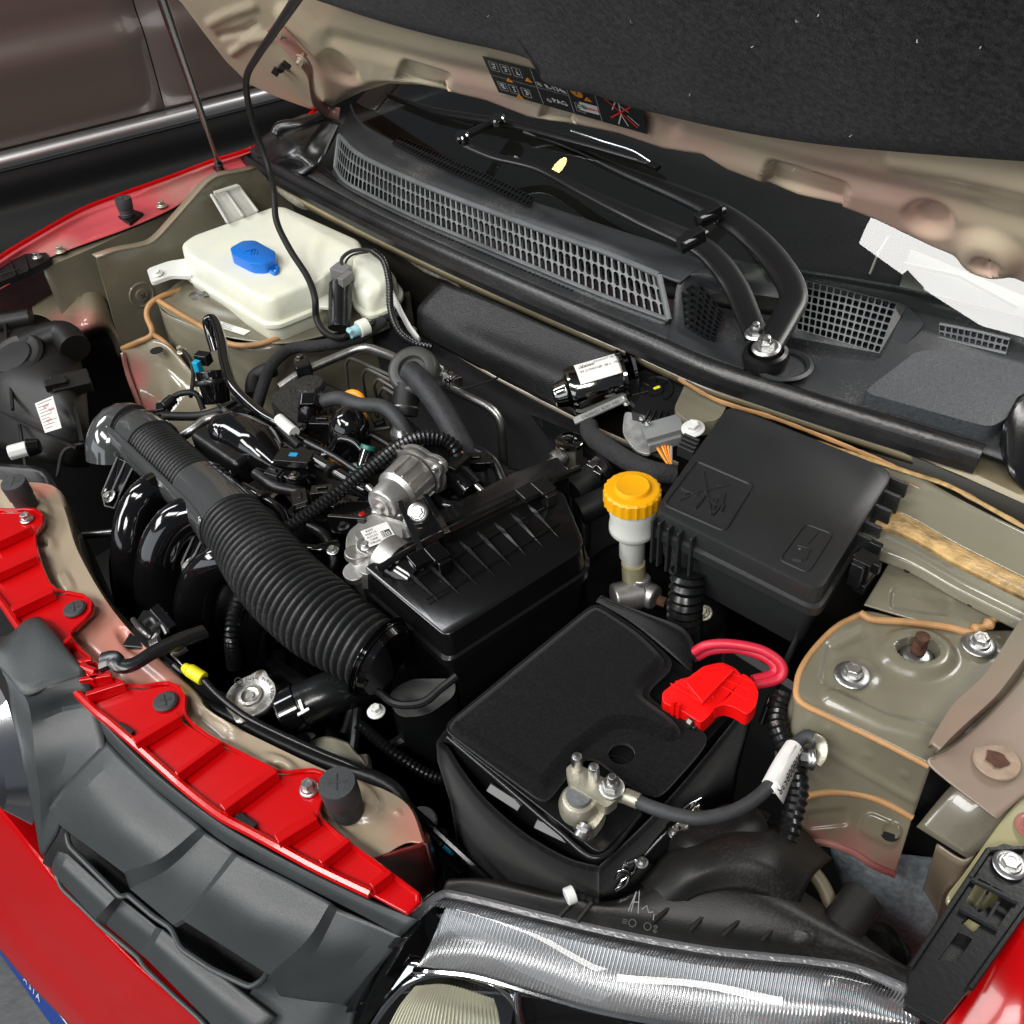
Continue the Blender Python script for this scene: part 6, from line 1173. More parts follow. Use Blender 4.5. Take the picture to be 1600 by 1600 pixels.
g = M(); g.cyl(PZ(556, 870, .905), PZ(556, 862, .912), .012, seg=20); g.cyl(PZ(570, 858, .912), PZ(571, 852, .920), .010, seg=20); g.cyl(PZ(556, 900, .89), PZ(553, 892, .90), .012, seg=18); g.obj('screw_bosses', ALU, th, bevel=.001, kind='stuff')
bolt(PZ(571, 852, .920), (.1, -.2, 1), .0045, .005, th, SIL, star=True); bolt(PZ(653, 801, .94), (.5, -.5, .8), .0075, .010, th)
lo = PZ(572, 846, .9230); Rl = frame_of(PZ(604, 834, .923)-lo, (0, 0, 1)); g = M(); quad_on(g, lo, Rl, 0, -.010, .030, .018, 0)
for k in range(5): text_geo(g, ['8200', '568712', 'A2C53', '1408', 'H8200'][k], lo+Rl @ V((.0085, .014-.005*k, .0004)), Rl, .0042, 1)
quad_on(g, lo, Rl, .018, -.004, .028, .006, 1, .0003)
for k in range(14): quad_on(g, lo, Rl, .0185+.0022*(k % 4), -.0035+.0022*(k//4), .0198+.0022*(k % 4), -.0020+.0022*(k//4), 0, .0006)
g.obj('data_label', [PAPER, INK], th)
for pl_, nm_ in (([(620, 784, .938), (628, 780, .940), (668, 868, .940), (660, 880, .936)], 'gusset'), ([(660, 772, .944), (668, 770, .944), (704, 830, .942), (694, 834, .940)], 'gusset'), ([(628, 790, .934), (664, 776, .938), (696, 830, .936), (664, 868, .932)], 'steel_bracket')):
    g = M(); g.prism(P3(pl_), V((0, 0, -.004 if nm_ == 'steel_bracket' else -.012))); g.obj(nm_, GLS, th, bevel=.0008)
g = M(); g.box(PZ(556, 808, .905), (.050, .030, .022), frame_of((1, .7, 0), (0, 0, 1))); g.box(PZ(545, 820, .91), (.044, .005, .026), frame_of((1, .7, 0), (0, 0, 1))); g.obj('throttle_plug', GLS, th, bevel=.0015); g = M(); g.box(PZ(566, 805, .918), (.006, .005, .004)); g.obj('red_lock_tab', RED, th)
hose('stub_pipe', [(575, 760, .93), (588, 772, .928), (600, 778, .925)], .004, SIL, th)
# black parts right of the throttle: pipe stubs, brackets, coil
g = M(); g.cyl(PZ(672, 700, .92), PZ(740, 770, .90), .017, seg=20); g.obj('coolant_stub', GLS, eng, bevel=.002)
g = M(); g.box(PZ(700, 726, .915), (.045, .03, .025), frame_of((1, .2, 0), (0, 0, 1))); g.obj('sensor_block', BLKS, eng, bevel=.002)
g = M(); g.grid(sheet([[(640, 690, .86), (720, 700, .86), (820, 740, .86)], [(640, 760, .86), (740, 780, .86), (820, 780, .86)]], 6, 6, disp=[lambda x, y: .012*noise.noise(V((x*.03, y*.03, 3)))], nrm=(0, 0, 1))); g.obj('gearbox_top', EB, eng, solid=.01)
g = M(); g.tube(scurve([(625, 660, .92), (632, 690, .915), (640, 705, .90)], 4), .010, 14); g.lathe(PZ(628, 678, .918), (.1, 0, 1), [(.0135, -.004), (.0145, 0), (.0135, .004)], 20); g.obj('tee_connector', SIL, eng)
hose('thin_wire', [(540, 690, .90), (570, 675, .91), (610, 668, .92)], .0025, RUB, eng)
# --- brake booster hose with damper ring
bh = thing('booster_hose', 'thick black rubber hose rising through a round grey damper ring', 'hose', PZ(645, 600, .90))
g = M(); c_ = PZ(645, 578, .945); ax = V((.25, -.45, .85)); g.lathe(c_, ax, [(.030, -.030), (.032, -.026), (.033, -.004), (.031, .004), (.027, .006), (.018, .005), (.016, .0)], 36); g.obj('damper_ring', mat('damper_grey', (.045, .047, .042), .42, bump=.1, bscale=200), bh, smooth=50)
g = M(); g.tube(scurve([(640, 580, .95), (662, 602, .945), (690, 640, .93), (718, 690, .905), (742, 742, .875), (755, 790, .84)], 8), .0148, 18); g.obj('hose_body', mat('hose_rubber', (.022, .023, .026), .6, bump=.6, bscale=160, var=.3, vscale=60), bh)
g = M(); g.cyl(PZ(636, 600, .93), PZ(632, 650, .90), .0165, seg=20); g.obj('hose_lower', RUB, bh); g = M(); g.lathe(PZ(633, 637, .908), PZ(636, 600, .93)-PZ(632, 650, .90), [(.017, -.002), (.018, 0), (.017, .002)], 20); g.obj('hose_clamp', SIL, bh)
# --- refrigerant and brake pipes on the bulkhead
def pipe(nm, pts, r, lab, mt=ALUB, rad=.025):
    g = M(); g.tube(rounded(P3(pts), rad, 6), r, 12); o = g.obj(nm, mt, None); return prop(o, lab, 'pipe')
pipe('aluminium_pipe', [(437, 605, .88), (470, 582, .89), (568, 540, .90), (622, 560, .91), (640, 575, .92)], .0062, 'aluminium pipe running from behind the coil cover to the damper ring')
pipe('aluminium_pipe', [(672, 590, .90), (715, 612, .895), (782, 645, .89), (789, 752, .79)], .0058, 'aluminium pipe bending down the bulkhead right of the damper ring')
for k, (x, y) in enumerate(((540, 560), (566, 578), (584, 594), (592, 608))):
    g = M(); g.tube(rounded(P3([(x+6, 625, .80), (x, y+8, .86), (x+6, y-2-k*.6, .875), (618, 590+k*9, .88)]), .008, 4), .0024, 8); o = g.obj('brake_line', mat('line_metal', (.30, .29, .27), .35, metal=.9), None); prop(o, ['outermost thin brake line looping behind the engine', 'second thin brake line inside the outermost loop', 'third thin brake line, inside the second loop', 'innermost thin brake line closest to the yellow grip'][k], 'brake line', 'brake lines on the bulkhead')
sv = thing('service_valve', 'shiny service valve with wire clip on the pipe right of the damper ring', 'valve', PZ(700, 592, .90))
for i, (x, y) in enumerate(((698, 592), (706, 597), (712, 600))):
    g = M(); g.lathe(PZ(x, y, .90), PZ(712, 600, .9)-PZ(690, 590, .9), [(.010, -.002), (.0125, -.001), (.0125, .001), (.010, .002)], 20); g.obj('ring', CHR, sv)
g = M(); g.cyl(PZ(678, 585, .905), PZ(695, 592, .905), .0075, seg=14); g.box(PZ(686, 578, .915), (.012, .008, .012)); g.obj('valve_clip', WPL, sv, bevel=.0008)
g = M(); g.tube(scurve([(682, 574, .918), (690, 580, .922), (700, 578, .922), (704, 586, .918)], 4), .0014, 6); g.obj('wire_clip', CHR, sv); hose('valve_wire', [(690, 590, .905), (720, 606, .90), (750, 600, .90), (778, 590, .90)], .0015, RUB, sv)
hb = thing('pipe_clamp', 'dark pipe clamp bolted beside the tower, holding the aluminium pipe', 'clamp', PZ(472, 585, .88))
g = M(); g.box(PZ(474, 578, .893), (.02, .022, .024), frame_of((1, -.4, 0), (0, 0, 1))); g.obj('clamp_block', BLKS, hb, bevel=.003); bolt(PZ(470, 562, .90), (0, 0, 1), .006, .008, hb, DST)
bt_ = hose('tape_loom', [(600, 500, .90), (560, 528, .89), (500, 540, .89), (455, 545, .885), (425, 570, .88), (412, 600, .87), (400, 640, .85)], .0085, CLOTHT, None); prop(bt_, 'flat black taped loom curving round the far strut tower', 'cable')
for i, (pts, r, lab) in enumerate((([(428, 575, .87), (400, 590, .86), (395, 620, .85)], .012, 'short fat black hose below the taped loom'), ([(240, 655, .86), (262, 640, .87), (275, 618, .88), (305, 615, .88), (318, 640, .86)], .0042, 'thin black wire arching over the lower inner panel'), ([(298, 620, .87), (302, 585, .88), (296, 560, .89), (286, 548, .893)], .003, 'short wire from the ground stud on the lower panel'), ([(150, 668, .88), (135, 690, .86), (100, 705, .85), (90, 745, .83)], .003, 'thin wire hanging in front of the far lamp back'), ([(250, 650, .88), (310, 650, .88), (350, 640, .89)], .006, 'taped loom between the duct elbow and the purge valve'))):
    o = hose('loose_cable', pts, r, RUB, None); prop(o, lab, 'cable')
gs1 = thing('ground_stud', 'small tarnished ground stud on the lower inner panel', 'stud', PZ(284, 549, .89)); bolt(PZ(284, 549, .888), (0, -.3, 1), .005, .010, gs1, BRASS)
g = M(); g.box(PZ(252, 640, .87), (.018, .012, .014), frame_of((1, -.5, 0), (0, 0, 1))); g.cyl(PZ(256, 636, .875), PZ(272, 622, .88), .008, seg=12); o = g.obj('inline_plug', BLKS, None, bevel=.002); prop(o, 'small black inline plug beside the rosy lower panel', 'plug')
# --- intake duct
idt = thing('intake_duct', 'long ribbed black air intake duct arching from the left to the air scoop', 'air duct', PZ(400, 850, .85))
ctr = cr(P3([(176, 718, .875), (176, 690, .895), (192, 668, .905), (222, 682, .905), (262, 718, .905), (310, 762, .905), (350, 800, .905), (392, 852, .902), (440, 912, .898), (500, 966, .892), (560, 1006, .886), (606, 1036, .880)]), 12)
Ls = [0]
for i in range(1, len(ctr)): Ls.append(Ls[-1]+(ctr[i]-ctr[i-1]).length)
TL_ = Ls[-1]
def pt_at(d):
    d = max(0, min(TL_, d)); j = max(0, min(len(Ls)-2, sum(1 for l in Ls if l <= d)-1)); return ctr[j].lerp(ctr[j+1], (d-Ls[j])/max(1e-9, Ls[j+1]-Ls[j]))
def dist_of(px, py):
    return min((((to_px(pt_at(TL_*k/300))[0]-px)**2+(to_px(pt_at(TL_*k/300))[1]-py)**2), TL_*k/300) for k in range(301))[1]
def rad(d):
    t = d/TL_; return .0275+.005*sst(.05, .2, t)+.0095*sst(.42, .72, t)-.007*sst(.82, 1, t)
dA, dB, dC, dD, dE, dF = dist_of(204, 672), dist_of(214, 680), dist_of(240, 698), dist_of(312, 764), dist_of(364, 818), dist_of(596, 1030)
def seg_tube(nm, d0, d1, ribs, mt, extra=0, pitch=.0062, depth=.13):
    n = max(4, int((d1-d0)/(pitch/8))) if ribs else max(4, int((d1-d0)/.006)); pts = []; rs = []
    for i in range(n+1):
        d = d0+(d1-d0)*i/n; pts.append(pt_at(d)); r = rad(d)+extra
        if ribs: r *= 1-depth*(.5-.5*math.cos(2*math.pi*(d-d0)/pitch))**2.2
        rs.append(r)
    g = M(); g.tube(pts, rs, 40); return g.obj(nm, mt, idt, smooth=60 if not ribs else 80)
DUCT = mat('duct_rubber', (.018, .019, .020), .48, bump=.2, bscale=300, var=.25, vscale=20, dust=.12)
DGL = mat('duct_gloss', (.050, .053, .053), .12, coat=1, bump=.02, bscale=20)
seg_tube('elbow', 0, dA, False, DGL, .004); seg_tube('ribbed_section', dA, dB, True, DUCT, -.001); seg_tube('collar', dB, dC, False, DGL, .003)
seg_tube('ribbed_section', dC, dD, True, DUCT, .0); seg_tube('collar', dD, dE, False, DGL, .003); seg_tube('large_ribbed_section', dE, dF, True, DUCT, .002, pitch=.0086, depth=.19)
# smooth band along the front side of the first half
g = M(); rr = []
for i in range(40):
    d = dA*.6+(dE-dA*.6)*i/39; p = pt_at(d); t_ = (pt_at(d+.004)-pt_at(d-.004)).normalized(); s_ = t_.cross(V((0, 0, 1))).normalized(); s_ = s_ if s_.dot(V((0, -1, 0))) > 0 else -s_; u_ = t_.cross(s_); u_ = u_ if u_.z > 0 else -u_
    rr.append([p+(s_*math.cos(a)+u_*math.sin(a))*(rad(d)+.0050) for a in [math.radians(x) for x in (-22, -10, 0, 12, 26, 40)]])
g.grid(rr); g.obj('smooth_band', DGL, idt, solid=.003, off=1, smooth=60)
for x, y in ((200, 664), (254, 704), (372, 770)):
    pass
for d in (dB+.012, dD+.014):
    p = pt_at(d)+V((.008, .020, rad(d)*.72)); t_ = (pt_at(d+.004)-pt_at(d-.004)).normalized(); g = M(); g.box(p, (.034, .016, .006), frame_of(t_, (.1, .5, 1)))
    for k in (-1, 0, 1): g.box(p+t_*.011*k+V((0, 0, .004)), (.004, .018, .004), frame_of(t_, (.1, .5, 1)))
    g.obj('collar_clip', BLKS, idt, bevel=.001)
# scoop the duct plugs into
g = M(); n_e = 24; ds_ = [dF-.006+(TL_-dF+.006)*k/n_e for k in range(n_e+1)]; g.tube([pt_at(d) for d in ds_], [(.041 if k < 6 else .039 if k < 8 else .0395-.004*(k-8)/16)+(.003 if k in (2, 3, 10, 11) else 0) for k in range(n_e+1)], 36); g.obj('end_elbow', GLS, idt, smooth=40)
for (a, b) in (((172, 770), (192, 715)), ((296, 880), (322, 815))):
    g = M(); x, y = a; p0 = PZ(x-6, y+14, .85); oL = P3([(x-12, y+2, .862), (x-4, y-20, .87), (b[0]-8, b[1], .895), (b[0]+18, b[1]+12, .895), (x+14, y+6, .862), (x+6, y+24, .85), (x-8, y+20, .85)]); g.prism(oL, V((0, .004, -.004))); br_ = g.obj('duct_bracket', GLS, idt, bevel=.001)
    g = M(); g.tube([oL[0]+V((0, 0, .001)), oL[2]+V((0, 0, .001))], .0011, 6); g.tube([oL[4]+V((0, 0, .001)), oL[3]+V((0, 0, .001))], .0011, 6); g.tube([oL[0].lerp(oL[4], .5)+V((0, 0, .001)), oL[2].lerp(oL[3], .5)+V((0, 0, .001))], .0011, 6); g.tube([oL[0], oL[6], oL[5], oL[4]], .0011, 6); g.obj('bracket_ribs', mat('rib_edge_plastic', (.16, .16, .16), .3), br_)
    bolt(PZ(x, y+6, .864), (-.1, -.5, .9), .0062, .007, br_, SIL, star=True, washer=1.9)
sc_ = thing('air_scoop', 'black glossy air scoop box at the lower end of the ribbed duct', 'air scoop', PZ(650, 1070, .82))
g = M(); ol = rpoly(P3([(604, 1084, .82), (640, 1060, .835), (712, 1060, .835), (712, 1086, .825), (668, 1118, .815), (620, 1122, .81)]), .012); g.prism(ol, V((0, .0, -.10))); g.obj('scoop_body', BLK, sc_, bevel=.004)
g = M(); g.tube(scurve([(590, 1080, .866), (620, 1100, .868), (660, 1098, .872), (690, 1075, .878), (714, 1056, .884)], 6), .004, 8); g.obj('scoop_lip', BLK, sc_)
# --- air filter box
ab = thing('air_filter_box', 'black air filter box with wedge shaped fins on its lid', 'air filter box', PZ(740, 870, .80))
AB = mat('airbox_plastic', (.006, .006, .006), .17, coat=.2, bump=.05, bscale=40, var=.2, vscale=8)
lidz = .925; lid = rpoly(P3([(568, 886, lidz-.012), (600, 868, lidz), (655, 836, lidz), (828, 752, lidz), (880, 768, lidz), (912, 846, lidz-.004), (905, 862, lidz-.008), (704, 990, lidz-.012), (692, 990, lidz-.014)]), .006, 3)
g = M(); cL = sum(lid, V())/len(lid); kk2 = lambda dz, k: [p+(p-cL).normalized()*k+V((0, 0, dz)) for p in lid]
g.grid([kk2(.0, -.002), kk2(-.0012, 0), kk2(-.030, .003), kk2(-.032, .007), kk2(-.042, .007), kk2(-.045, 0), kk2(-.16, -.012)], closed=True); g.f.append(tuple(range(len(lid)))); g.mi.append(0); g.obj('box_body', AB, ab, smooth=35)
# upper rear half beyond the seam
g = M(); g.prism(P3([(602, 868, .918), (630, 830, .912), (690, 795, .91), (800, 738, .91), (872, 712, .912), (890, 735, .918), (832, 757, .92), (656, 840, .92)]), V((0, 0, -.10))); g.obj('rear_half', AB, ab, bevel=.003)
g = M(); seam = P3([(590, 890, .930), (640, 860, .934), (720, 820, .934), (830, 766, .934), (905, 732, .93)]); g.tube(rounded(seam, .02), .0042, 8); g.obj('seam_lip', AB, ab)
def on_lid(t, s_):  # t along the seam, s across the lid
    a = PZ(612, 884, lidz).lerp(PZ(832, 768, lidz), t); b = PZ(700, 975, lidz-.010).lerp(PZ(900, 850, lidz-.004), t); return a.lerp(b, s_)
for i in range(8):
    t = .04+i*.125
    g = M(); A_, B_ = on_lid(t, .16), on_lid(t+.02, .80); M_ = A_.lerp(B_, .28); s_ = (B_-A_).cross(V((0, 0, 1))).normalized()
    g.add([A_+s_*.0010, A_-s_*.0010, M_+s_*.0017, M_-s_*.0017, B_, M_+V((0, 0, .0060)), A_+V((0, 0, .002))], [(0, 2, 5, 6), (6, 5, 3, 1), (2, 4, 5), (5, 4, 3), (0, 6, 1)]); g.obj('fin', mat('fin_edge_plastic', (.02, .02, .02), .2, coat=.6), ab, fix=True, smooth=20)
g = M()
for s_ in (.30, .62): g.tube([on_lid(.0, s_)+V((0, 0, .001)), on_lid(1.0, s_)+V((0, 0, -.0002))], .0010, 6)
g.obj('cross_rib', AB, ab)
for (x, y, z, rot) in ((824, 768, .94, 1), (655, 872, .938, 0)):
    g = M(); R_ = frame_of(PZ(838, 762, .93)-PZ(720, 820, .93), (0, 0, 1)); c_ = PZ(x, y, z); g.box(c_+V((0, 0, -.002)), (.020, .020, .008), R_); g.box(c_+R_.col[0]*.018-R_.col[1]*.004, (.018, .024, .005), R_); g.box(c_+R_.col[0]*.018-R_.col[1]*.018+V((0, 0, -.008)), (.014, .006, .016), R_); g.obj('lid_clip', mat('clip_metal_black', (.05, .05, .05), .14, metal=.8) if rot else GLS, ab, bevel=.0015)
hose('snorkel', [(630, 905, .90), (660, 885, .915), (690, 868, .92)], .014, GLS, ab)
# --- expansion valve block and heater hoses
ev = thing('expansion_valve', 'metal valve block with a flat round bolt head behind the air filter box', 'valve', PZ(888, 712, .86))
g = M(); g.box(PZ(890, 712, .875), (.026, .026, .045), frame_of((1, .4, 0), (0, 0, 1))); g.obj('valve_block', mat('valve_alloy', (.42, .40, .33), .4, metal=.8), ev, bevel=.002)
g = M(); g.lathe(PZ(890, 692, .897), (0, 0, 1), [(.017, 0), (.017, .004), (.015, .005), (.006, .005), (.005, .009), (.002, .0095)], 30); g.obj('valve_head', GUN, ev); g = M(); g.tube(rounded(P3([(882, 712, .885), (862, 728, .88), (835, 748, .87)]), .01), .009, 14); g.lathe(PZ(872, 718, .884), PZ(862, 728, .88)-PZ(882, 712, .885), [(.012, -.005), (.013, 0), (.012, .005)], 20); g.obj('valve_pipe', ALUB, ev)
g = M(); g.cyl(PZ(877, 743, .87), PZ(877, 740, .876), .010, seg=20); g.obj('brass_plug', BRASS, ev)
for pts, r, lab in (([(895, 768, .87), (925, 745, .875), (945, 728, .88)], .0165, 'upper black heater hose with spring clamp'), ([(905, 800, .86), (938, 785, .865), (965, 772, .868)], .0165, 'lower black heater hose beside the yellow cap'), ([(700, 730, .87), (745, 760, .86), (800, 790, .83)], .015, 'black coolant hose behind the air filter box')):
    o = hose('heater_hose', pts, r, RUB, None); prop(o, lab, 'hose')
g = M(); ax = PZ(945, 728, .88)-PZ(925, 745, .875); c_ = PZ(937, 735, .878); g.lathe(c_, ax, [(.0175, -.006), (.0185, -.005), (.0185, .005), (.0175, .006)], 24); g.box(c_+V((0, -.012, .014)), (.010, .012, .008)); g.box(c_+V((.010, -.014, .008)), (.012, .006, .010)); o = g.obj('spring_clamp', mat('clamp_steel', (.35, .35, .34), .22, metal=1), None, bevel=.001); prop(o, 'steel spring clamp round the upper heater hose', 'clamp')
tl = hose('taped_harness', [(920, 665, .90), (925, 682, .90), (950, 700, .905), (985, 722, .905), (1020, 736, .905), (1055, 742, .90)], .0115, CLOTHT, None); prop(tl, 'thick cloth taped harness leading to the fuse box', 'cable')
hs2 = hose('vertical_hose', [(905, 780, .86), (912, 830, .83), (905, 900, .78), (905, 960, .70)], .009, BLKS, None); prop(hs2, 'black vertical pipe between air filter box and brake fluid tank', 'pipe')
# --- wiper motor
wm = thing('wiper_motor', 'shiny dark cylindrical wiper motor with white label and black gear case', 'motor', PZ(930, 600, .90))
a_, b_ = PZ(893, 612, .925), PZ(975, 588, .935); d_ = (b_-a_).normalized(); L_ = (b_-a_).length; r_ = .031
g = M(); g.lathe(a_, d_, [(.014, -.022), (.016, -.018), (.018, -.008), (.020, -.005), (.0285, -.003), (r_, .003), (r_, L_*.86), (r_*.97, L_*.9), (r_*1.10, L_*.93), (r_*1.12, L_*.99), (r_*.6, L_)], 40); g.obj('motor_can', GUN, wm, smooth=45)
g = M(); x_, y_ = None, None; up2 = (V((0, -.55, .85))-d_*V((0, -.55, .85)).dot(d_)).normalized(); sd = d_.cross(up2)
def cylpt(s_, a, h=0): return a_+d_*s_+(up2*math.cos(a)+sd*math.sin(a))*(r_+h)
def lab_patch(g, s0, s1, a0, a1, m, h=.0005, n=12): g.grid([[cylpt(s0, a0+(a1-a0)*k/n, h) for k in range(n+1)], [cylpt(s1, a0+(a1-a0)*k/n, h) for k in range(n+1)]], m=m)
lab_patch(g, .010, .066, -.62, .45, 0)
def cyl_text(g, body, s0, a0, size, m):
    t_ = M(); text_geo(t_, body, (0, 0, 0), Matrix.Identity(3), size, m, align='LEFT'); g.add([cylpt(s0+v.x, a0+SG*v.y/r_, .0011) for v in t_.v], t_.f, m)
SG = -1 if sd.dot(V((0, -1, 0))) > 0 or sd.z < 0 else 1
for b_t, s0, a0, sz in (('Valeo', .016, -.32*SG*-1, .008), ('RENAULT  28 810', .034, -.40*SG*-1, .0042), ('54 21990718P', .014, -.04, .0048), ('28 x  1928', .044, -.04, .0048), ('Dacia 12V', .014, .26*SG*-1*-1, .0045)): cyl_text(g, b_t, s0, a0, sz, 1)
g.obj('motor_label', [PAPER, INK], wm, fix=False)
g = M(); g.box(PZ(938, 640, .915), (.070, .010, .004), frame_of(d_, (0, -.5, 1))); g.obj('earth_strip', mat('strip_plastic', (.30, .31, .30), .4), wm, bevel=.001); g = M(); text_geo(g, '53640421 8201 045', PZ(938, 640, .9185), frame_of(d_, (0, -.5, 1)), .0062, 0); g.obj('strip_print', INK, wm)
gc = PZ(1025, 610, .93); g = M(); g.lathe(gc, (.1, -.25, 1), [(.036, -.02), (.037, .0), (.034, .003), (.032, .002), (.021, .001), (.0205, .003), (.019, .001), (.010, .001), (.009, .0035), (.001, .004)], 40); gcs = g.obj('gear_case', BLK, wm, smooth=35)
Rg = frame_of((1, .3, 0), (.1, -.25, 1))
for k in range(7):
    a = k*2*math.pi/7+.2; g = M(); dirv = Rg @ V((math.cos(a), math.sin(a), 0)); g.tube([gc+dirv*.010+V((0, 0, .002)), gc+dirv*.033+V((0, 0, .002))], .0009, 5); g.obj('case_rib', BLK, gcs)
g = M(); g.box(gc+V((.001, 0, .0045)), (.0035, .008, .0006), frame_of((1, -.6, 0), (.1, -.25, 1))); g.obj('yellow_mark', YEL2, gcs)
g = M(); g.box(PZ(1028, 645, .922), (.055, .030, .016), Rg)
for k in range(5): g.box(PZ(1010+k*9, 652+k*1.5, .932), (.002, .026, .006), Rg)
g.obj('case_neck', BLK, wm, bevel=.001)
for x, y in ((975, 620), (979, 631), (1003, 654), (1012, 662)): bolt(PZ(x, y, .935), (0, -.2, 1), .0036, .004, wm, SIL, star=True, washer=1.3)
g = M(); g.prism(rpoly(P3([(976, 640, .915), (1002, 650, .915), (1020, 690, .905), (1018, 712, .90), (992, 704, .90), (972, 676, .905)]), .01), V((0, 0, -.004))); g.obj('mounting_plate', mat('galvanised', (.50, .50, .49), .45, metal=.7, var=.25, vscale=90), wm, bevel=.001)
g = M(); g.box(PZ(1036, 674, .925), (.046, .026, .018), frame_of(PZ(1060, 672, .9)-PZ(1012, 680, .9), (0, -.2, 1))); g.box(PZ(1038, 690, .918), (.040, .012, .014), frame_of(PZ(1060, 672, .9)-PZ(1012, 680, .9), (0, -.2, 1))); g.obj('motor_connector', mat('grey_connector_light', (.20, .21, .21), .42), wm, bevel=.0015)
for k, c3 in enumerate((ORP, mat('brown_wire', (.25, .08, .03), .4), YEL, mat('wire_orange_red', (.75, .16, .02), .4), ORP, mat('wire_grey', (.3, .3, .3), .4))):
    hose('connector_wire', [(1024+k*5, 694+k*.6, .917), (1032+k*3.4, 708, .912), (1044+k*1.0, 726, .905)], .0016, c3, wm)
g = M(); g.prism(P3([(846, 652, .90), (880, 668, .90), (1000, 712, .89), (1060, 742, .885), (1060, 760, .88), (970, 720, .88), (860, 672, .89)]), V((0, .0, -.02))); g.obj('motor_bracket', BLK, wm, bevel=.002)
g = M(); g.lathe(PZ(980, 570, .945), d_, [(.024, 0), (.030, .002), (.030, .006), (.024, .008)], 28); g.obj('motor_flange', CHR, wm)
bk2 = prop(M().prism(rpoly(P3([(1052, 640, .945), (1075, 590, .955), (1118, 602, .955), (1145, 615, .955), (1125, 655, .945), (1080, 662, .94)]), .008), V((0, 0, -.02))).obj('body_bracket', BAY, None, bevel=.003), 'beige metal bracket at the bulkhead above the fuse box corner', 'bracket')
sn = thing('bracket_nut', 'white flanged nut left of the fuse box corner', 'nut', PZ(1083, 668, .94)); bolt(PZ(1083, 670, .94), (0, -.2, 1), .009, .010, sn, WPL)
# --- brake fluid tank
bf = thing('brake_fluid_tank', 'white brake fluid tank with ribbed yellow cap left of the fuse box', 'fluid tank', PZ(995, 900, .80))
c_ = PZ(988, 770, .965); g = M()
g.lathe(c_, (0, 0, 1), [(.026, -.012), (.0285, -.011), (.0285, .004), (.027, .006), (.0245, .0065), (.019, .0065), (.0175, .010), (.0165, .0105), (.012, .0095), (.002, .0095)], 96, mod=lambda a, j: 1+(.035*(math.cos(22*a) > .35) if 0 < j < 3 else 0)); g.obj('cap', YEL, bf, smooth=35)
g = M(); text_geo(g, 'DOT 4 BRAKE', c_+V((0, -.014, .0070)), Matrix.Identity(3), .004, 0); g.obj('cap_lettering', mat('yellow_emboss', (.80, .33, .0), .4), bf)
c2_ = PZ(994, 812, .935); g = M(); g.lathe(c_+V((.002, 0, -.012)), (0, 0, 1), [(.025, 0), (.025, -.012), (.0235, -.018), (.025, -.030), (.025, -.036), (.018, -.042), (.014, -.05), (.014, -.075), (.011, -.08), (.010, -.085)][::-1], 32); g.obj('tank_neck', mat('milky_plastic', (.72, .74, .68), .3, sss=.3), bf, smooth=50)
g = M(); g.cyl(c_+V((.004, 0, -.097)), c_+V((.006, 0, -.13)), .013, seg=20); g.obj('tank_outlet', mat('amber_plastic', (.40, .36, .22), .3, trans=.2), bf)
mc = thing('master_cylinder', 'bare aluminium brake master cylinder below the yellow cap', 'cylinder', PZ(985, 930, .80))
g = M(); g.cyl(PZ(958, 936, .83), PZ(1005, 925, .83), .017, seg=24); g.cyl(PZ(1000, 900, .85), PZ(1000, 925, .83), .012, seg=18); g.cyl(PZ(1005, 925, .83), PZ(1025, 935, .83), .014, seg=20); g.obj('cylinder_body', ALU, mc, bevel=.003); g = M(); g.cyl(PZ(1028, 938, .83), PZ(1040, 942, .83), .006, seg=6); g.tube(scurve([(1040, 942, .83), (1060, 948, .82), (1080, 960, .80)], 4), .0025, 8); g.obj('brake_union', RUST, mc)
bolt(PZ(1101, 958, .83), (0, -.5, .8), .006, .010, mc, BRASS)
# --- fuse box
fb = thing('fuse_box', 'large flat black fuse box with embossed warning panel', 'fuse box', PZ(1220, 850, .90))
FBM = mat('fusebox_plastic', (.020, .021, .0215), .36, bump=.18, bscale=700, var=.12, vscale=6)
fz = .967; fc = P3([(1139, 631, fz), (1400, 735, fz), (1281, 925, fz), (1021, 796, fz)]); fcp = rpoly(fc, [.016, .02, .014, .014], 4); cF = sum(fcp, V())/len(fcp)
kf = lambda dz, k: [p+(p-cF).normalized()*k+V((0, 0, dz)) for p in fcp]
g = M(); g.grid([kf(.0, -.004), kf(-.0012, -.0008), kf(-.003, .0), kf(-.020, .001), kf(-.022, .0055), kf(-.031, .006), kf(-.033, .002)], closed=True); g.f.append(tuple(range(len(fcp)))); g.mi.append(0); lidf = g.obj('lid', FBM, fb, smooth=40)
g = M(); g.grid([kf(-.033, -.002), kf(-.040, -.003), kf(-.095, -.016), kf(-.098, -.03)], closed=True); g.f.append(tuple(range(len(g.v)-len(fcp), len(g.v)))); g.mi.append(0); g.obj('base', FBM, fb, smooth=40)
FX, FY = (fc[2]-fc[3]).normalized(), (fc[0]-fc[3]); FY = (FY-FX*FY.dot(FX)).normalized(); Rf = Matrix((FX, FY, V((0, 0, 1)))).transposed(); FO = fc[3]
def emb(pts, r=.0009, closed=False, nm='embossing'):
    g = M(); q = [PZ(x, y, fz+.0002) for x, y in pts]; q = q+[q[0]] if closed else q; g.tube(q, r, 6); return g
g = M()
def raised(g, px, r=.0008, cl=False):
    r *= 1.35
    q = [PZ(x, y, fz+.0001) for x, y in px]
    if cl: q = rpoly(q, .006, 3); q = q+[q[0]]
    g.tube(q, r, 6)
raised(g, [(1088, 720), (1176, 758), (1132, 830), (1037, 788)], .0013, True)
g.obj('emblem_frame', FBM, lidf)
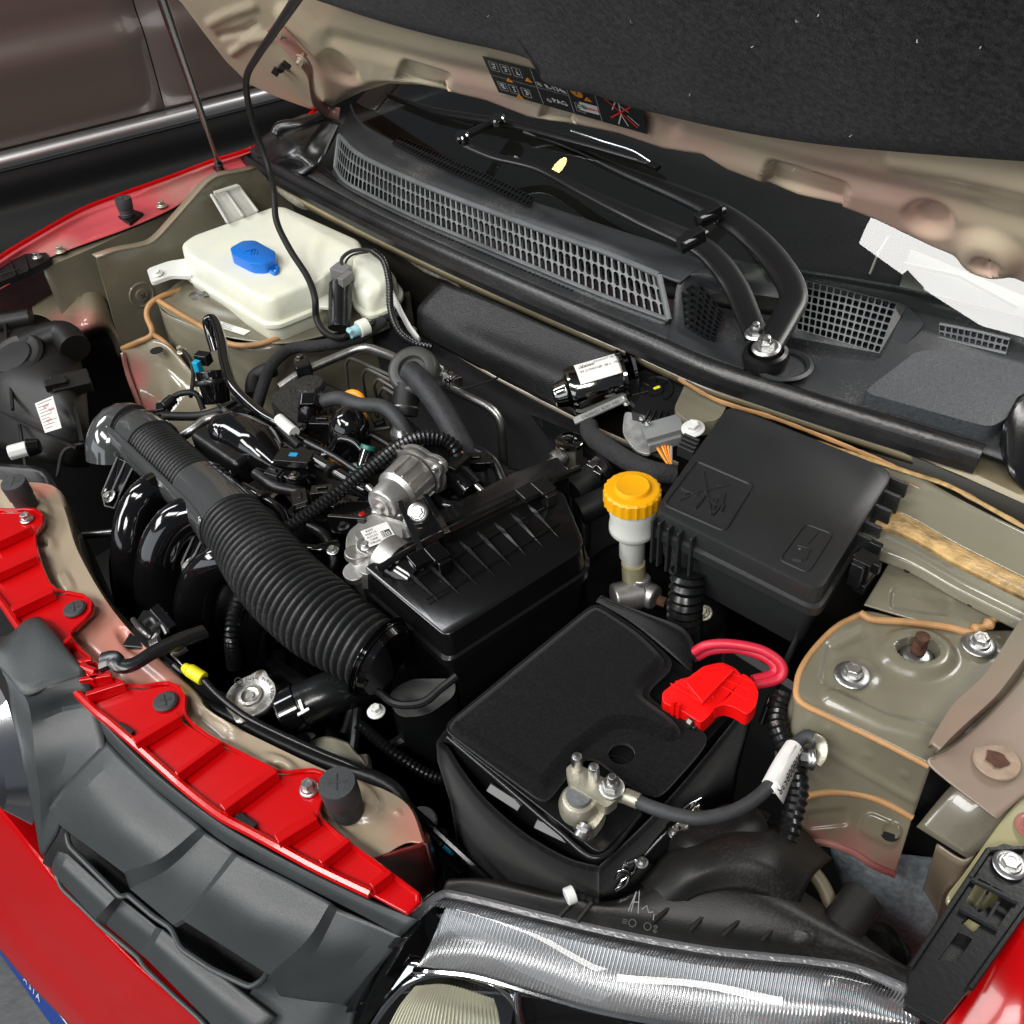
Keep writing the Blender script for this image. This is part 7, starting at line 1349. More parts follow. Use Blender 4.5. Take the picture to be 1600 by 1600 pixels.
g = M(); raised(g, [(1098, 738), (1104, 772), (1112, 806)], .0012); raised(g, [(1062, 782), (1095, 768), (1140, 758)], .001); raised(g, [(1112, 806), (1120, 780), (1132, 770), (1128, 788), (1112, 806)], .0012)
raised(g, [(1085, 795), (1102, 775), (1118, 790), (1130, 790), (1126, 800)], .0016); raised(g, [(1065, 765), (1080, 770), (1068, 775), (1088, 775)], .0008); g.lathe(PZ(1125, 757, fz), (0, 0, 1), [(.0045, 0), (.004, .0012), (.001, .0014)], 16)
for k in range(5): raised(g, [(1064+4*k, 762+2*k), (1090, 770+k)], .0006)
g.obj('person_cross_emblem', FBM, lidf)
g = M(); raised(g, [(1258, 818), (1301, 834), (1262, 895), (1217, 874)], .0010, True); g.obj('emblem_frame', FBM, lidf)
g = M(); raised(g, [(1278, 832), (1262, 850), (1246, 849)], .0007); raised(g, [(1246, 852), (1262, 856)], .0007); raised(g, [(1250, 858), (1248, 862), (1266, 860)], .0012); raised(g, [(1238, 874), (1252, 876)], .0016); raised(g, [(1266, 858), (1258, 876)], .0007); g.obj('bolt_emblem', FBM, lidf)
# ribs on the left corner, right side fins, latch
def side_rib(px, py, nrm_, nm='side_rib', h=.060, w_=.003, d=.008, z0=None, par=fb):
    p = PZ(px, py, fz-.006 if z0 is None else z0); n_ = V(nrm_).normalized(); R_ = frame_of(n_, (0, 0, 1)); g = M(); g.box(p+n_*d*.4+V((0, 0, -h/2)), (d, w_, h), R_); return g.obj(nm, FBM, par, bevel=.0008)
nL = -FY; nR = FX
for x, y in ((1026, 806), (1036, 812), (1050, 820), (1066, 828), (1086, 836)): side_rib(x, y, nL)
for x, y, h in ((1392, 742, .075), (1380, 762, .075), (1366, 784, .07), (1350, 810, .06), (1338, 828, .06)): side_rib(x+3, y+4, nR, h=h, d=.018, w_=.004)
g = M(); g.box(PZ(1372, 804, .918)+nR*.006, (.010, .10, .05), Rf); g.obj('side_wall', FBM, fb, bevel=.002)
g = M(); lc = PZ(1334, 876, .953); g.box(lc+nR*.010, (.018, .018, .022), Rf); g.box(lc+nR*.012+V((0, 0, .004)), (.026, .006, .012), Rf); g.box(lc+nR*.014+V((0, 0, -.018)), (.012, .026, .012), Rf); g.box(lc+nR*.010+FY*.020, (.012, .006, .028), Rf); g.box(lc+nR*.010-FY*.016, (.012, .005, .028), Rf); g.obj('side_latch', BLKS, fb, bevel=.001)
for k in range(4):
    g = M(); p = PZ(1080-k*3, 690+6*k, .955); g.box(p, (.020, .003, .014), Rf); g.obj('rear_rib', FBM, fb, bevel=.0008)
cd2 = conduit('fuse_box_loom', [(1076, 892, .905), (1072, 930, .88), (1070, 965, .85), (1072, 1010, .80)], .0185, BLKS, None, pitch=.0085, depth=.16, seg=24); prop(cd2, 'fat glossy corrugated loom dropping from the fuse box corner', 'cable')
# --- battery
bt0 = thing('battery', 'car battery wrapped in a black felt sleeve near the headlight', 'battery', (-.335, .37, .70))
bz = .888
bc = P3([(700, 1150, bz), (931, 955, bz), (1160, 1098, bz), (938, 1336, bz)]); bp_ = rpoly(bc, .008, 3)
g = M(); g.prism(bp_, V((0, 0, -.20))); g.obj('battery_case', BLKS, bt0, bevel=.003)
fz2 = .905
ft = [(690, 1136), (800, 1045), (931, 939), (1000, 985), (1058, 1036), (1040, 1052), (1006, 1083), (1050, 1115), (1112, 1150), (1085, 1185), (1028, 1248), (985, 1228), (958, 1205), (925, 1180), (905, 1186), (852, 1256), (770, 1196)]
BC = sum([V((x, y, 0)) for x, y in ft], V())/len(ft)
def felt_top():
    outline = [V((x, y, 0)) for x, y in ft]; pl = []
    for i, p in enumerate(outline):
        q = outline[(i+1) % len(outline)]; n = max(2, int((q-p).length/10))
        for k in range(n): pl.append(p.lerp(q, k/n))
    # smooth the outline a little
    for _ in range(3): pl = [(pl[i-1]+pl[i]*2+pl[(i+1) % len(pl)])/4 for i in range(len(pl))]
    return pl
fo3 = felt_top(); hc = (971, 1177)
hole = [PZ(hc[0]+21*math.cos(a), hc[1]+17*math.sin(a), fz2-.003) for a in [k*math.pi/12 for k in range(24)]]
top3 = [PZ(p.x, p.y, fz2-.003) for p in fo3]
bm = bmesh.new()
tri_pts = top3+hole; fl3 = [[V((p.x, p.y, 0)) for p in top3], [V((p.x, p.y, 0)) for p in hole]]
g = M(); g.prism(top3, V((0, 0, -.004)), holes=[hole]); o = g.obj('felt_cover', FELT, bt0, smooth=60, label='black felt cover on top of the battery')
# puffed upper layer
def infl(z, k, cx, cy, lst): 
    c3 = PZ(cx, cy, z); return [p+(c3-p).normalized()*k+V((0, 0, z-p.z)) for p in lst]
big = [(694, 1138), (800, 1052), (930, 946), (1000, 992), (1046, 1036), (1030, 1052), (996, 1085), (1060, 1130), (1072, 1150), (1050, 1165), (1000, 1140), (950, 1138), (925, 1165), (900, 1178), (852, 1240), (775, 1192)]
bl3 = [V((x, y, 0)) for x, y in big]; pl = []
for i, p in enumerate(bl3):
    q = bl3[(i+1) % len(bl3)]; n = max(2, int((q-p).length/9)); pl += [p.lerp(q, k/n) for k in range(n)]
for _ in range(4): pl = [(pl[i-1]+pl[i]*2+pl[(i+1) % len(pl)])/4 for i in range(len(pl))]
base3 = [PZ(p.x, p.y, fz2-.003) for p in pl]
def inward(lst, k):
    out = []; n = len(lst)
    for i, p in enumerate(lst):
        t_ = (lst[(i+1) % n]-lst[i-1]).normalized(); nn_ = V((-t_.y, t_.x, 0)); out.append(p+nn_*k)
    return out
sgn = 1 if (inward(base3, .01)[5]-sum(base3, V())/len(base3)).length < (base3[5]-sum(base3, V())/len(base3)).length else -1
L1, L2, L3 = inward(base3, .002*sgn), inward(base3, .005*sgn), inward(base3, .009*sgn)
g = M(); g.grid([base3, [p+V((0, 0, .004)) for p in L1], [p+V((0, 0, .0075)) for p in L2], [p+V((0, 0, .009)) for p in L3]], closed=True); nb = len(base3); tt = [p+V((0, 0, .009)) for p in L3]
tr = tessellate_polygon([[V((p.x, p.y, 0)) for p in tt]]); g.add(tt, [tuple(t) for t in tr]); g.obj('felt_pad', FELT, bt0, smooth=70)
g = M(); g.lathe(PZ(hc[0], hc[1], bz+.002), (0, 0, 1), [(.016, 0), (.016, .001), (.001, .001)], 24); g.tube([PZ(952, 1180, bz+.004), PZ(972, 1182, bz+.004), PZ(990, 1194, bz+.004)], .001, 6); g.obj('filler_plug', BLKS, bt0)
# raised felt flap at the rear
g = M(); g.grid(sheet([[(931, 940, .900), (985, 972, .900), (1040, 1015, .900), (1080, 1050, .896)], [(938, 934, .915), (1000, 960, .925), (1060, 990, .925), (1084, 1020, .905)], [(950, 935, .912), (1010, 958, .922), (1072, 985, .918), (1094, 1035, .885)]], 8, 6)); g.obj('felt_flap', FELT, bt0, solid=.004, smooth=70)
# sleeve round the case
sv_ = cr([p for p in P3([(931, 945, .886), (800, 1050, .886), (692, 1145, .886), (700, 1175, .876), (745, 1240, .872), (810, 1300, .870), (880, 1342, .872), (930, 1356, .876), (948, 1350, .880), (1050, 1250, .886), (1170, 1106, .886)])], 6)
g = M(); rr = []
for t, dz, k in ((0, 0, 0), (.1, -.004, .002), (.3, -.03, .004), (.6, -.10, .0), (1, -.24, .002)): rr.append([p+V((0, 0, dz))+(p-V((-.335, .37, p.z))).normalized()*k for p in sv_])
g.grid(rr); g.obj('felt_sleeve', FELT, bt0, solid=.004, smooth=60)
for a, b in (((768, 1228), (808, 1262)), ((840, 1284), (884, 1312))):
    g = M(); A_, B_ = PZ(*a, .868), PZ(*b, .868); g.box((A_+B_)/2, ((B_-A_).length, .007, .005), frame_of(B_-A_, (.5, -.5, .7)))
    g.obj('handle_rib', mat('pale_grey_plastic', (.20, .20, .20), .45), bt0)
hose('case_edge', [(700, 1152, .884), (790, 1228, .884), (870, 1296, .884), (936, 1340, .884), (1000, 1272, .884)], .0026, BLKS, bt0)
# negative clamp
ng = thing('battery_clamp', 'tarnished metal clamp with upright pins on the negative battery post', 'clamp', PZ(910, 1250, bz))
zc = .910; c_ = PZ(905, 1252, zc)
g = M(); g.lathe(c_, (0, 0, 1), [(.0165, -.012), (.017, -.004), (.0155, .002), (.0135, .005), (.0105, .006)], 32); g.obj('post_ring', BRASS, ng)
g = M(); g.lathe(c_, (0, 0, 1), [(.0105, 0), (.0105, .008), (.0098, .010), (.001, .0105)], 28); g.obj('battery_post', mat('lead_post', (.28, .29, .30), .45, metal=.7, bump=.4, bscale=200), ng)
g = M(); g.prism(rpoly(P3([(884, 1200, .922), (897, 1190, .922), (960, 1224, .922), (966, 1248, .922), (948, 1262, .922), (920, 1244, .922), (890, 1226, .922)]), .003), V((0, 0, -.012))); g.obj('clamp_bar', BRASS, ng, bevel=.0015)
g = M(); g.prism(rpoly(P3([(918, 1268, .905), (940, 1252, .908), (948, 1262, .908), (942, 1278, .905), (928, 1296, .902), (908, 1300, .90), (905, 1285, .902)]), .004), V((0, 0, -.014))); g.obj('clamp_jaw', BRASS, ng, bevel=.002)
g = M(); g.cyl(PZ(916, 1290, .908), PZ(905, 1310, .905), .006, seg=12); g.cyl(PZ(913, 1296, .907), PZ(910, 1302, .906), .009, seg=6); g.obj('clamp_bolt', SIL, ng)
for x, y, zt in ((902, 1200, 22), (928, 1216, 24), (956, 1232, 24)):
    a_ = PZ(x, y, .923); g = M(); g.lathe(a_, (0, 0, 1), [(.0048, -.002), (.0048, .014), (.004, .017), (.001, .018)] if x < 950 else [(.004, 0), (.004, .016), (.003, .018)], 16); 
    if x > 950: g.lathe(a_, (0, 0, 1), [(.0105, 0), (.0105, .002), (.0085, .003)], 20); g.lathe(a_, (0, 0, 1), [(.0078, .002), (.0078, .009)], 6)
    g.obj('upright_pin', SIL, ng, bevel=.0004)
g = M(); g.prism(rpoly(P3([(950, 1228, .9135), (975, 1236, .9135), (1000, 1244, .9135), (998, 1256, .9135), (970, 1252, .9135), (948, 1244, .9135)]), .003), V((0, 0, -.003))); g.cyl(PZ(976, 1243, .915), PZ(998, 1252, .915), .0065, seg=12); g.obj('ring_terminal', BRASS, ng)
# negative cable with printed sleeve
nc = thing('earth_cable', 'grey black earth cable with white printed sleeve from battery to strut tower', 'cable', PZ(1100, 1280, .90))
cpts = [(992, 1250, .915), (1020, 1262, .918), (1060, 1274, .918), (1100, 1278, .918), (1150, 1266, .916), (1190, 1240, .914), (1214, 1210, .91), (1232, 1180, .905), (1246, 1160, .905), (1262, 1150, .908), (1276, 1158, .908)]
g = M(); g.tube(scurve(cpts, 8), .0056, 14); g.obj('cable', RUBG, nc)
g = M(); cc3 = scurve([(1205, 1228, .913), (1222, 1196, .909), (1240, 1168, .905)], 10); g.tube(cc3, .0078, 18); g.obj('label_sleeve', PAPER, nc)
fl0 = P3([(1206, 1232, .912), (1250, 1172, .912), (1246, 1215, .90), (1222, 1258, .895)]); g = M(); g.add([PZ(1206, 1230, .921), PZ(1244, 1164, .914), PZ(1252, 1180, .905), PZ(1224, 1256, .900)], [(0, 1, 2, 3)]); g.obj('label_flag', PAPER, nc, solid=.0006)
dl = (PZ(1206, 1226, .9235)-PZ(1238, 1166, .9165)); nl = (PZ(1206, 1230, .921)-PZ(1244, 1164, .914)).cross(PZ(1224, 1256, .900)-PZ(1206, 1230, .921)).normalized(); nl = nl if nl.dot(-FW) > 0 else -nl
Rn = frame_of(dl, nl); g = M(); mid_ = (PZ(1206, 1230, .921)+PZ(1244, 1164, .914)+PZ(1252, 1180, .905)+PZ(1224, 1256, .900))/4
text_geo(g, '240800853R', mid_+nl*.0016+Rn @ V((-.002, -.000, 0)), Rn, .0105, 0, bold=.0001); text_geo(g, 'DRC7EHM', mid_+nl*.0016+Rn @ V((-.018, .006, 0)), Rn, .0045, 0); g.obj('sleeve_print', INK, nc)
ge = thing('earth_bolt', 'earth terminal bolted to the side of the near strut tower', 'bolt', PZ(1270, 1185, .87)); ax = V((-.75, -.6, .1)); bolt(PZ(1270, 1186, .898), ax, .0085, .014, ge, SIL, washer=1.5); g = M(); g.tube(scurve([(1270, 1152, .912), (1282, 1160, .908), (1283, 1178, .902), (1275, 1190, .896)], 4), .006, 10, flat=.5); g.obj('terminal_lug', BRASS, ge)
# positive cap and red cables
pcap = thing('positive_terminal_cover', 'bright red plastic cover over the positive battery terminal', 'terminal cover', PZ(1110, 1080, .90))
REDC = mat('signal_red_plastic', (.85, .004, .004), .38, bump=.05, bscale=300)
g = M(); g.prism(rpoly(P3([(1034, 1082, .915), (1062, 1060, .920), (1076, 1058, .92), (1100, 1040, .924), (1128, 1034, .924), (1150, 1044, .922), (1165, 1062, .92), (1130, 1095, .918), (1112, 1114, .916), (1095, 1130, .912), (1068, 1112, .912), (1036, 1098, .913)]), .003, 2), V((0, 0, -.018))); g.obj('cover_body', REDC, pcap, bevel=.0015)
g = M(); arc = [(1112, 1108), (1140, 1086), (1160, 1050), (1176, 1062), (1186, 1080), (1182, 1102), (1168, 1118), (1150, 1106), (1132, 1100)]; g.prism(rpoly(P3([(x, y, .922) for x, y in arc]), .004, 2), V((0, 0, -.016))); g.obj('cover_wing', REDC, pcap, bevel=.0015)
g = M(); g.prism(P3([(1072, 1066, .927), (1104, 1041, .927), (1128, 1035, .927), (1148, 1046, .927), (1124, 1070, .927), (1098, 1098, .927)]), V((0, 0, -.006))); g.obj('cover_step', REDC, pcap, bevel=.001)
for a, b in (((1048, 1068), (1100, 1100)), ((1056, 1064), (1110, 1096)), ((1066, 1062), (1116, 1090)), ((1130, 1060), (1172, 1080)), ((1138, 1050), (1180, 1068)), ((1128, 1072), (1170, 1096))):
    g = M(); g.tube([PZ(*a, .9225), PZ(*b, .9225)], .0008, 5); g.obj('ridge', REDC, pcap)
for x, y in ((1052, 1108), (1060, 1112)): 
    g = M(); g.box(PZ(x, y, .910), (.003, .003, .022)); g.obj('hinge_pin', REDC, pcap)
g = M(); g.box(PZ(1098, 1124, .900), (.030, .012, .010), frame_of(PZ(1120, 1105, .9)-PZ(1080, 1128, .9), (0, 0, 1))); g.cyl(PZ(1076, 1126, .905), PZ(1084, 1132, .905), .006, seg=10); g.obj('terminal_bar', DST, pcap, bevel=.001)
for k, (pts, lab) in enumerate((([(1084, 1018, .905), (1105, 1008, .915), (1140, 1006, .92), (1185, 1014, .92), (1214, 1030, .915), (1224, 1048, .908), (1214, 1062, .902), (1180, 1070, .90)], 'outer of the two pink red cables looping from the terminal cover'), ([(1090, 1026, .895), (1112, 1016, .905), (1150, 1014, .91), (1188, 1024, .91), (1210, 1040, .905), (1206, 1054, .90), (1176, 1062, .90)], 'inner of the two pink red cables looping from the terminal cover'))):
    o = hose('positive_cable', pts, .0045, PINKC, None); prop(o, lab, 'cable', 'pink red cables')
# looms beside the tower
o = conduit('tower_loom', [(1222, 1085, .90), (1214, 1110, .895), (1216, 1140, .893), (1228, 1170, .890), (1244, 1205, .886), (1246, 1240, .882), (1238, 1275, .876), (1230, 1305, .868), (1218, 1330, .860)], .0095, BLKS, None, pitch=.0062, depth=.18, seg=18); prop(o, 'corrugated loom hanging down the front of the near strut tower', 'cable')
o = hose('drain_strap', [(1248, 990, .88), (1226, 1040, .87), (1205, 1090, .86), (1190, 1130, .84)], .0035, BLKS, None); prop(o, 'thin serrated black strap between battery and strut tower', 'strap')
g = M(); R_ = frame_of((1, .2, 0), (0, 0, 1)); g.box(PZ(1225, 1310, .84), (.018, .012, .016), R_); g.box(PZ(1190, 1278, .86), (.012, .008, .012), R_); o = g.obj('loom_clip', BLKS, None, bevel=.001, kind=None); prop(o, 'black loom clips at the foot of the tower loom', 'clip')
# --- metal bits ahead of the battery (starter or horn bracket)
hn = thing('horn_bracket', 'shiny metal can with wire clip between battery and headlight', 'bracket', PZ(1085, 1290, .85))
g = M(); g.cyl(PZ(1062, 1270, .868), PZ(1100, 1318, .85), .017, seg=24); g.obj('metal_can', mat('stained_chrome', (.45, .42, .36), .18, metal=1, bump=.3, bscale=60, var=.3, vscale=30), hn, bevel=.002)
for pts in ([(1052, 1290, .87), (1070, 1262, .875), (1096, 1246, .88)], [(1056, 1300, .868), (1078, 1270, .874), (1094, 1258, .878)]): hose('wire_clip', pts, .0016, CHR, hn)
g = M(); g.grid(sheet([[(1000, 1345, .85), (1040, 1300, .865), (1065, 1285, .865)], [(1020, 1350, .84), (1060, 1320, .85), (1085, 1310, .85)]], 5, 5)); g.obj('bracket_arm', BLKS, hn, solid=.003); bolt(PZ(1003, 1348, .86), (0, 0, 1), .0036, .006, hn, SIL); bolt(PZ(1054, 1302, .87), (0, 0, 1), .0036, .006, hn, SIL)
sp2 = thing('spring_clip', 'twisted silver spring clip between battery and headlight dome', 'clip', PZ(975, 1370, .84))
for pts in ([(962, 1370, .85), (975, 1352, .86), (994, 1345, .86), (990, 1362, .85), (972, 1376, .845), (962, 1390, .84)], [(958, 1372, .852), (968, 1360, .86), (982, 1366, .855), (978, 1382, .848), (964, 1392, .84)], [(964, 1350, .86), (972, 1344, .865), (980, 1352, .862)]): hose('spring_wire', pts, .0018, CHR, sp2)
# --- bonnet latch, lever, cable
lt_ = thing('bonnet_latch', 'black bonnet latch with long curved release lever on the front carrier', 'latch', PZ(230, 1000, .90))
g = barsweep([(158, 1034, .915), (175, 1030, .918), (188, 1040, .916), (210, 1036, .916), (240, 1018, .916), (280, 1000, .912), (320, 985, .905)], [.020, .018, .014, .013, .014, .018, .016], .0035, n=8); g.obj('release_lever', BLKS, lt_, bevel=.0008)
g = M()
for pts in ([(208, 968, .89), (222, 985, .895), (235, 995, .89)], [(225, 975, .90), (238, 968, .90), (248, 985, .90), (240, 1000, .895)], [(236, 984, .905), (252, 975, .905), (262, 990, .90)], [(262, 1010, .88), (276, 1022, .88), (292, 1014, .88)], [(272, 1040, .87), (288, 1052, .87), (300, 1040, .87)]): g.tube(scurve(pts, 5), .003, 8)
g.obj('latch_frame', mat('latch_steel', (.10, .10, .10), .3, metal=.7), lt_)
g = M(); g.box(PZ(255, 965, .905), (.034, .010, .004), frame_of(PZ(270, 985, .9)-PZ(235, 950, .9), (.2, 0, 1))); g.obj('latch_plate', GLS, lt_, bevel=.001); g = M(); g.box(PZ(232, 992, .875), (.05, .03, .02), frame_of((.6, -.8, 0), (0, 0, 1))); g.obj('latch_base', BLKS, lt_, bevel=.002)
g = M(); a_, b_ = P3([(236, 1008, .90), (250, 1002, .902)]); q_, w_ = corr([a_, a_.lerp(b_, .5), b_], .006, .002, .2); g.tube(q_, w_, 10); g.obj('latch_spring', SIL, lt_)
g = M(); g.cyl(PZ(288, 1042, .895), PZ(296, 1048, .895), .0045, r2=.0062, seg=14); g.cyl(PZ(296, 1047, .895), PZ(318, 1061, .892), .0068, seg=14); g.obj('yellow_ferrule', YEL2, lt_, bevel=.001)
hose('inner_wire', [(268, 1022, .90), (288, 1042, .896)], .0012, SIL, lt_); hose('release_cable', [(316, 1060, .892), (345, 1090, .888), (385, 1120, .885), (440, 1148, .88), (500, 1175, .875), (560, 1200, .865), (600, 1225, .85), (660, 1300, .80), (720, 1360, .74)], .0034, BLKS, lt_)
# radiator cap, hose
rcap = thing('radiator_filler_cap', 'stamped silver radiator cap with embossed lettering', 'cap', PZ(392, 1088, .86))
c_ = PZ(392, 1088, .868); ax = V((0, -.05, 1))
g = M(); g.lathe(c_, ax, [(.024, -.006), (.0255, -.004), (.0255, .0), (.0245, .0012), (.0175, .0012), (.016, .0002), (.0125, .0002), (.0115, .0022), (.009, .0024), (.0075, .0010), (.0045, .0010), (.0035, .0022), (.001, .0022)], 64, mod=lambda a, j: 1+(.26*max(0, math.cos(2*(a-.6)))**6 if j < 5 else 0)); rco = g.obj('cap_disc', mat('stamped_steel', (.60, .58, .54), .34, metal=1, bump=.12, bscale=400, var=.12, vscale=60), rcap, smooth=45)
g = M(); Rr = frame_of((1, -.3, 0), ax)
for k, ch in enumerate('STOP  DO NOT OPEN WHEN HOT  PUSH TURN '):
    if ch == ' ': continue
    a = -k*2*math.pi/38+1.4; u_ = Rr @ V((math.cos(a), math.sin(a), 0)); t_ = Rr @ V((math.sin(a), -math.cos(a), 0)); text_geo(g, ch, c_+u_*.0208+V((0, 0, .0016)), frame_of(t_, ax), .0046, 0, bold=.0001)
g.obj('cap_lettering', mat('stamped_steel_dark', (.25, .24, .22), .4, metal=.9), rcap)
g = M(); text_geo(g, 'OK', PZ(371, 1067, .8715), frame_of((.9, -.5, 0), ax), .010, 0, bold=.0002); g.obj('paint_mark', INK, rcap); g = M(); g.cyl(c_-V((0, 0, .008)), c_-V((0, 0, .05)), .026, seg=28); g.obj('filler_neck', GLS, rcap)
rh = thing('radiator_hose', 'fat black radiator hose with clamp and white corner mark', 'hose', PZ(490, 1100, .84))
g = M(); g.tube(scurve([(440, 1118, .845), (480, 1098, .85), (530, 1078, .85), (590, 1060, .82)], 6), .022, 24); g.obj('hose', BLKS, rh)
g = M(); ax2 = PZ(480, 1098, .85)-PZ(440, 1118, .845); cm_ = PZ(456, 1110, .847); g.lathe(cm_, ax2, [(.0225, -.010), (.0245, -.009), (.0245, .009), (.0225, .010)], 32); g.obj('hose_clamp', GLS, rh)
g = M(); Rk = frame_of(ax2, (0, -.3, 1)); g.box(PZ(471, 1104, .874), (.003, .016, .001), Rk); g.box(PZ(474, 1112, .8735), (.012, .003, .001), Rk); g.obj('white_mark', WPL, rh)
o = conduit('lower_loom', [(378, 925, .87), (366, 960, .86), (362, 1000, .84), (366, 1040, .80)], .0085, BLKS, None, pitch=.005, depth=.2); prop(o, 'black corrugated loom dropping beside the intake runners', 'cable')
o = conduit('bay_loom', [(560, 1130, .80), (620, 1180, .78), (680, 1215, .76), (720, 1212, .76)], .007, BLKS, None, pitch=.005, depth=.2); prop(o, 'dark corrugated loom low down left of the battery', 'cable')
g = M(); g.grid(sheet([[(470, 1165, .82), (510, 1150, .83), (545, 1160, .83)], [(490, 1190, .83), (530, 1180, .84), (568, 1190, .83)], [(520, 1220, .81), (560, 1215, .815), (590, 1225, .80)]], 6, 6)); o = g.obj('coolant_bottle_edge', mat('cream_plastic', (.48, .45, .34), .4), None, solid=.02); prop(o, 'cream plastic shoulder showing behind the front carrier', 'bottle')
tc2 = thing('small_screw_cap', 'small cream plug beside the air scoop', 'plug', PZ(588, 1110, .85)); bolt(PZ(588, 1112, .856), (0, 0, 1), .006, .009, tc2, WPL)
dl_ = thing('low_connector', 'dark plug with a blue tab low beside the front carrier end', 'connector', PZ(690, 1330, .74))
g = M(); g.cyl(PZ(680, 1310, .76), PZ(700, 1335, .74), .014, seg=18); g.box(PZ(690, 1345, .745), (.03, .02, .02)); g.obj('plug_body', BLKS, dl_, bevel=.002); g = M(); g.box(PZ(699, 1328, .76), (.012, .008, .008)); g.obj('blue_tab', CYAN, dl_); g = M(); g.lathe(PZ(660, 1285, .80), (.3, 0, 1), [(.014, 0), (.014, .004), (.012, .006)], 20); g.obj('grey_disc', mat('pale_grey_plastic', (.3, .3, .3), .5), dl_)
g = M(); g.tube([PZ(640, 1260, .82), PZ(770, 1380, .78)], .004, 8); g.obj('long_rail', BLKS, dl_)
# plumbing and brackets round the engine centre
for pts, r, mt_ in (([(470, 706, .915), (520, 735, .912), (570, 765, .908), (612, 778, .905)], .0075, GLS), ([(478, 690, .92), (520, 712, .918), (560, 738, .915)], .004, BLKS), ([(560, 745, .90), (600, 730, .905), (650, 735, .90)], .006, GLS),
                    ([(655, 690, .915), (690, 715, .91), (730, 750, .90), (770, 775, .89)], .0045, GLS), ([(720, 742, .915), (748, 762, .91), (770, 790, .90)], .0035, SIL), ([(660, 770, .90), (700, 790, .90), (740, 790, .90)], .007, GLS),
                    ([(380, 760, .905), (410, 778, .905), (440, 800, .90), (450, 830, .89)], .0060, GLS), ([(400, 740, .90), (430, 760, .90), (470, 770, .895), (500, 790, .89)], .0075, EB), ([(450, 850, .88), (490, 860, .885), (530, 850, .885)], .007, GLS),
                    ([(480, 820, .885), (510, 840, .885), (520, 880, .87), (500, 920, .85)], .006, EB), ([(520, 640, .915), (545, 660, .915), (600, 690, .90), (640, 720, .89)], .005, EB), ([(700, 690, .905), (735, 700, .90), (770, 720, .89), (790, 760, .87)], .0065, EB)):
    g = M(); g.tube(scurve(pts, 8), r, 14); g.obj('engine_pipe', mt_, eng)
for (x, y, z, r) in ((520, 735, .914, .0085), (600, 772, .908, .0085), (690, 715, .912, .006), (410, 778, .907, .0075), (730, 750, .902, .006)):
    g = M(); g.lathe(PZ(x, y, z), (1, -.2, 0), [(r*1.02, -.004), (r*1.18, -.003), (r*1.18, .003), (r*1.02, .004)], 20); g.obj('pipe_collar', BLKS, eng)
for (x, y, z, sx, sy, rot) in ((505, 662, .918, .03, .016, .6), (590, 655, .912, .022, .014, -.4), (668, 700, .918, .026, .018, .2), (742, 722, .90, .03, .02, .7), (540, 790, .90, .03, .022, .4), (470, 782, .90, .024, .018, -.5), (430, 742, .908, .02, .014, .3), (505, 770, .905, .026, .014, .8)):
    g = M(); R_ = frame_of((math.cos(rot), math.sin(rot), 0), (0, -.1, 1)); c_ = PZ(x, y, z); g.box(c_, (sx, sy, .014), R_); g.box(c_+R_.col[0]*sx*.55, (sx*.3, sy*.75, .010), R_); g.box(c_+V((0, 0, .008)), (sx*.5, sy*.3, .004), R_); g.obj('wiring_plug', GLS if sx > .024 else BLKS, eng, bevel=.001)
for x, y, z in ((470, 668, .918), (640, 742, .912), (500, 640, .918), (575, 790, .908), (690, 760, .905), (520, 860, .89), (446, 700, .915)): bolt(PZ(x, y, z), (0, -.1, 1), .0048, .006, eng, DST if x % 20 else SIL)
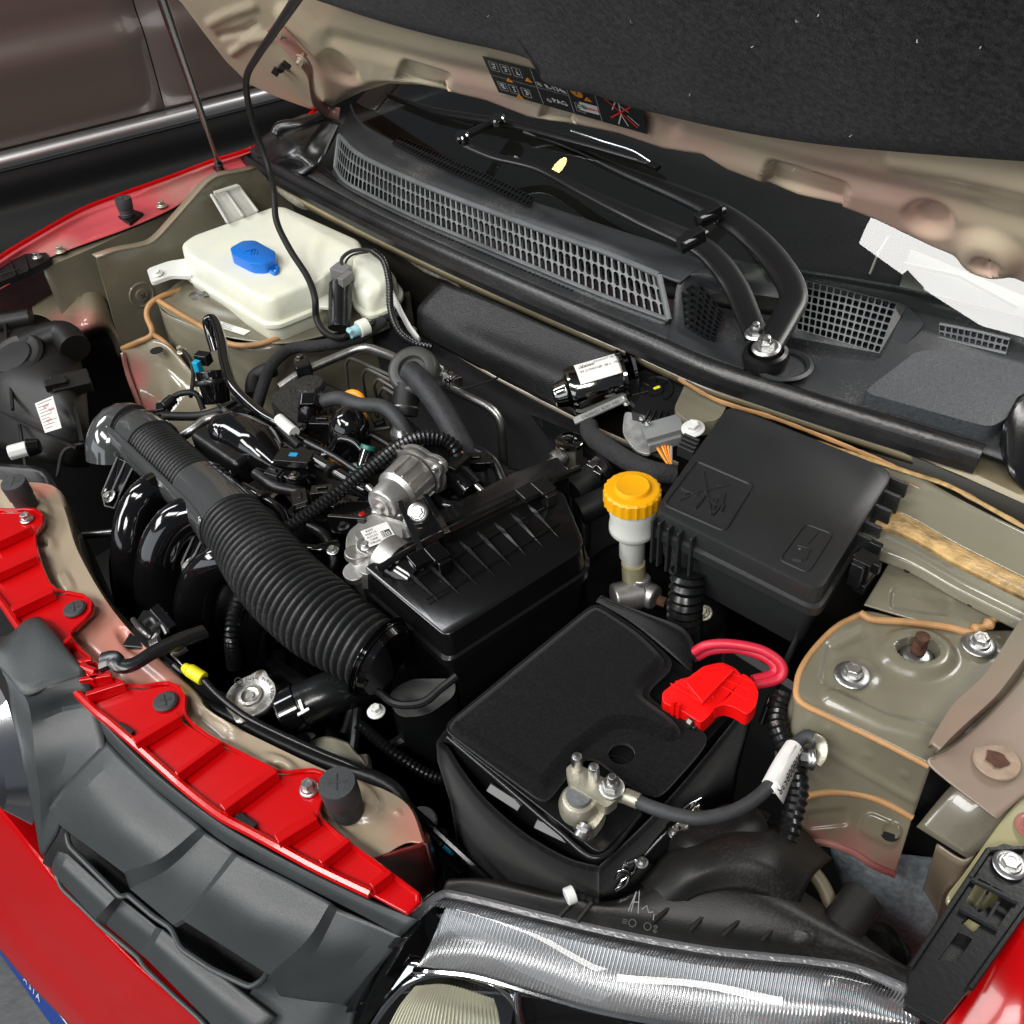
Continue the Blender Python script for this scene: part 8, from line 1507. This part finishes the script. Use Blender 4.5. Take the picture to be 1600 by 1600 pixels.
# assorted small glossy pieces of the engine so that its middle reads as machinery
rnd = random.Random(3)
for k in range(34):
    x, y = rnd.uniform(420, 760), rnd.uniform(700, 860)
    if 560 < x < 700 and y > 740: continue
    z = rnd.uniform(.82, .87); g = M(); c_ = PZ(x, y, z)
    if k % 3 == 0: g.cyl(c_, c_+V((rnd.uniform(-.02, .02), rnd.uniform(-.02, .02), .02)), rnd.uniform(.006, .014), seg=14)
    elif k % 3 == 1: g.box(c_, (rnd.uniform(.015, .04), rnd.uniform(.012, .025), .02), frame_of((rnd.uniform(-1, 1), rnd.uniform(-1, 1), .1), (0, 0, 1)))
    else: g.tube(cr([c_, c_+V((rnd.uniform(-.03, .03), rnd.uniform(-.02, .02), .015)), c_+V((rnd.uniform(-.06, .06), rnd.uniform(-.04, .04), 0))], 5), rnd.uniform(.003, .006), 8)
    g.obj('engine_fitting', GLS if k % 2 else EB, eng, bevel=.001)
for k in range(14):
    x, y = rnd.uniform(420, 700), rnd.uniform(900, 1180); g = M(); c_ = PZ(x, y, rnd.uniform(.68, .76)); g.tube(cr([c_, c_+V((rnd.uniform(-.05, .05), rnd.uniform(-.04, .04), .02)), c_+V((rnd.uniform(-.1, .1), rnd.uniform(-.08, .08), 0))], 5), rnd.uniform(.004, .010), 10); g.obj('low_hose', EB, eng)
# a lit ceiling lamp whose glow is mirrored in the windscreen
bpy.context.view_layer.update()
_d = ray(873, 262).normalized(); _ok, _P, _n, _ = ws.ray_cast(ws.matrix_world.inverted() @ CP, _d)
_P = ws.matrix_world @ _P; _r2 = _d-_n*2*_d.dot(_n)
print('LAMP', _ok, _P, _n, _r2)
spot('ceiling_lamp', _P+_r2*((3.0-_P.z)/max(.1, _r2.z)), .045, 2.2, (1, .55, .2))
_h, _q, _, _, _o, _ = S.ray_cast(bpy.context.evaluated_depsgraph_get(), _P+_r2*.01, _r2); print('BLOCK', _h, _q, _o)
S.cycles.use_denoising = True
S.cycles.max_bounces = 8; S.cycles.transparent_max_bounces = 12; S.cycles.caustics_reflective = False; S.cycles.caustics_refractive = False
S.cycles.sample_clamp_indirect = 6
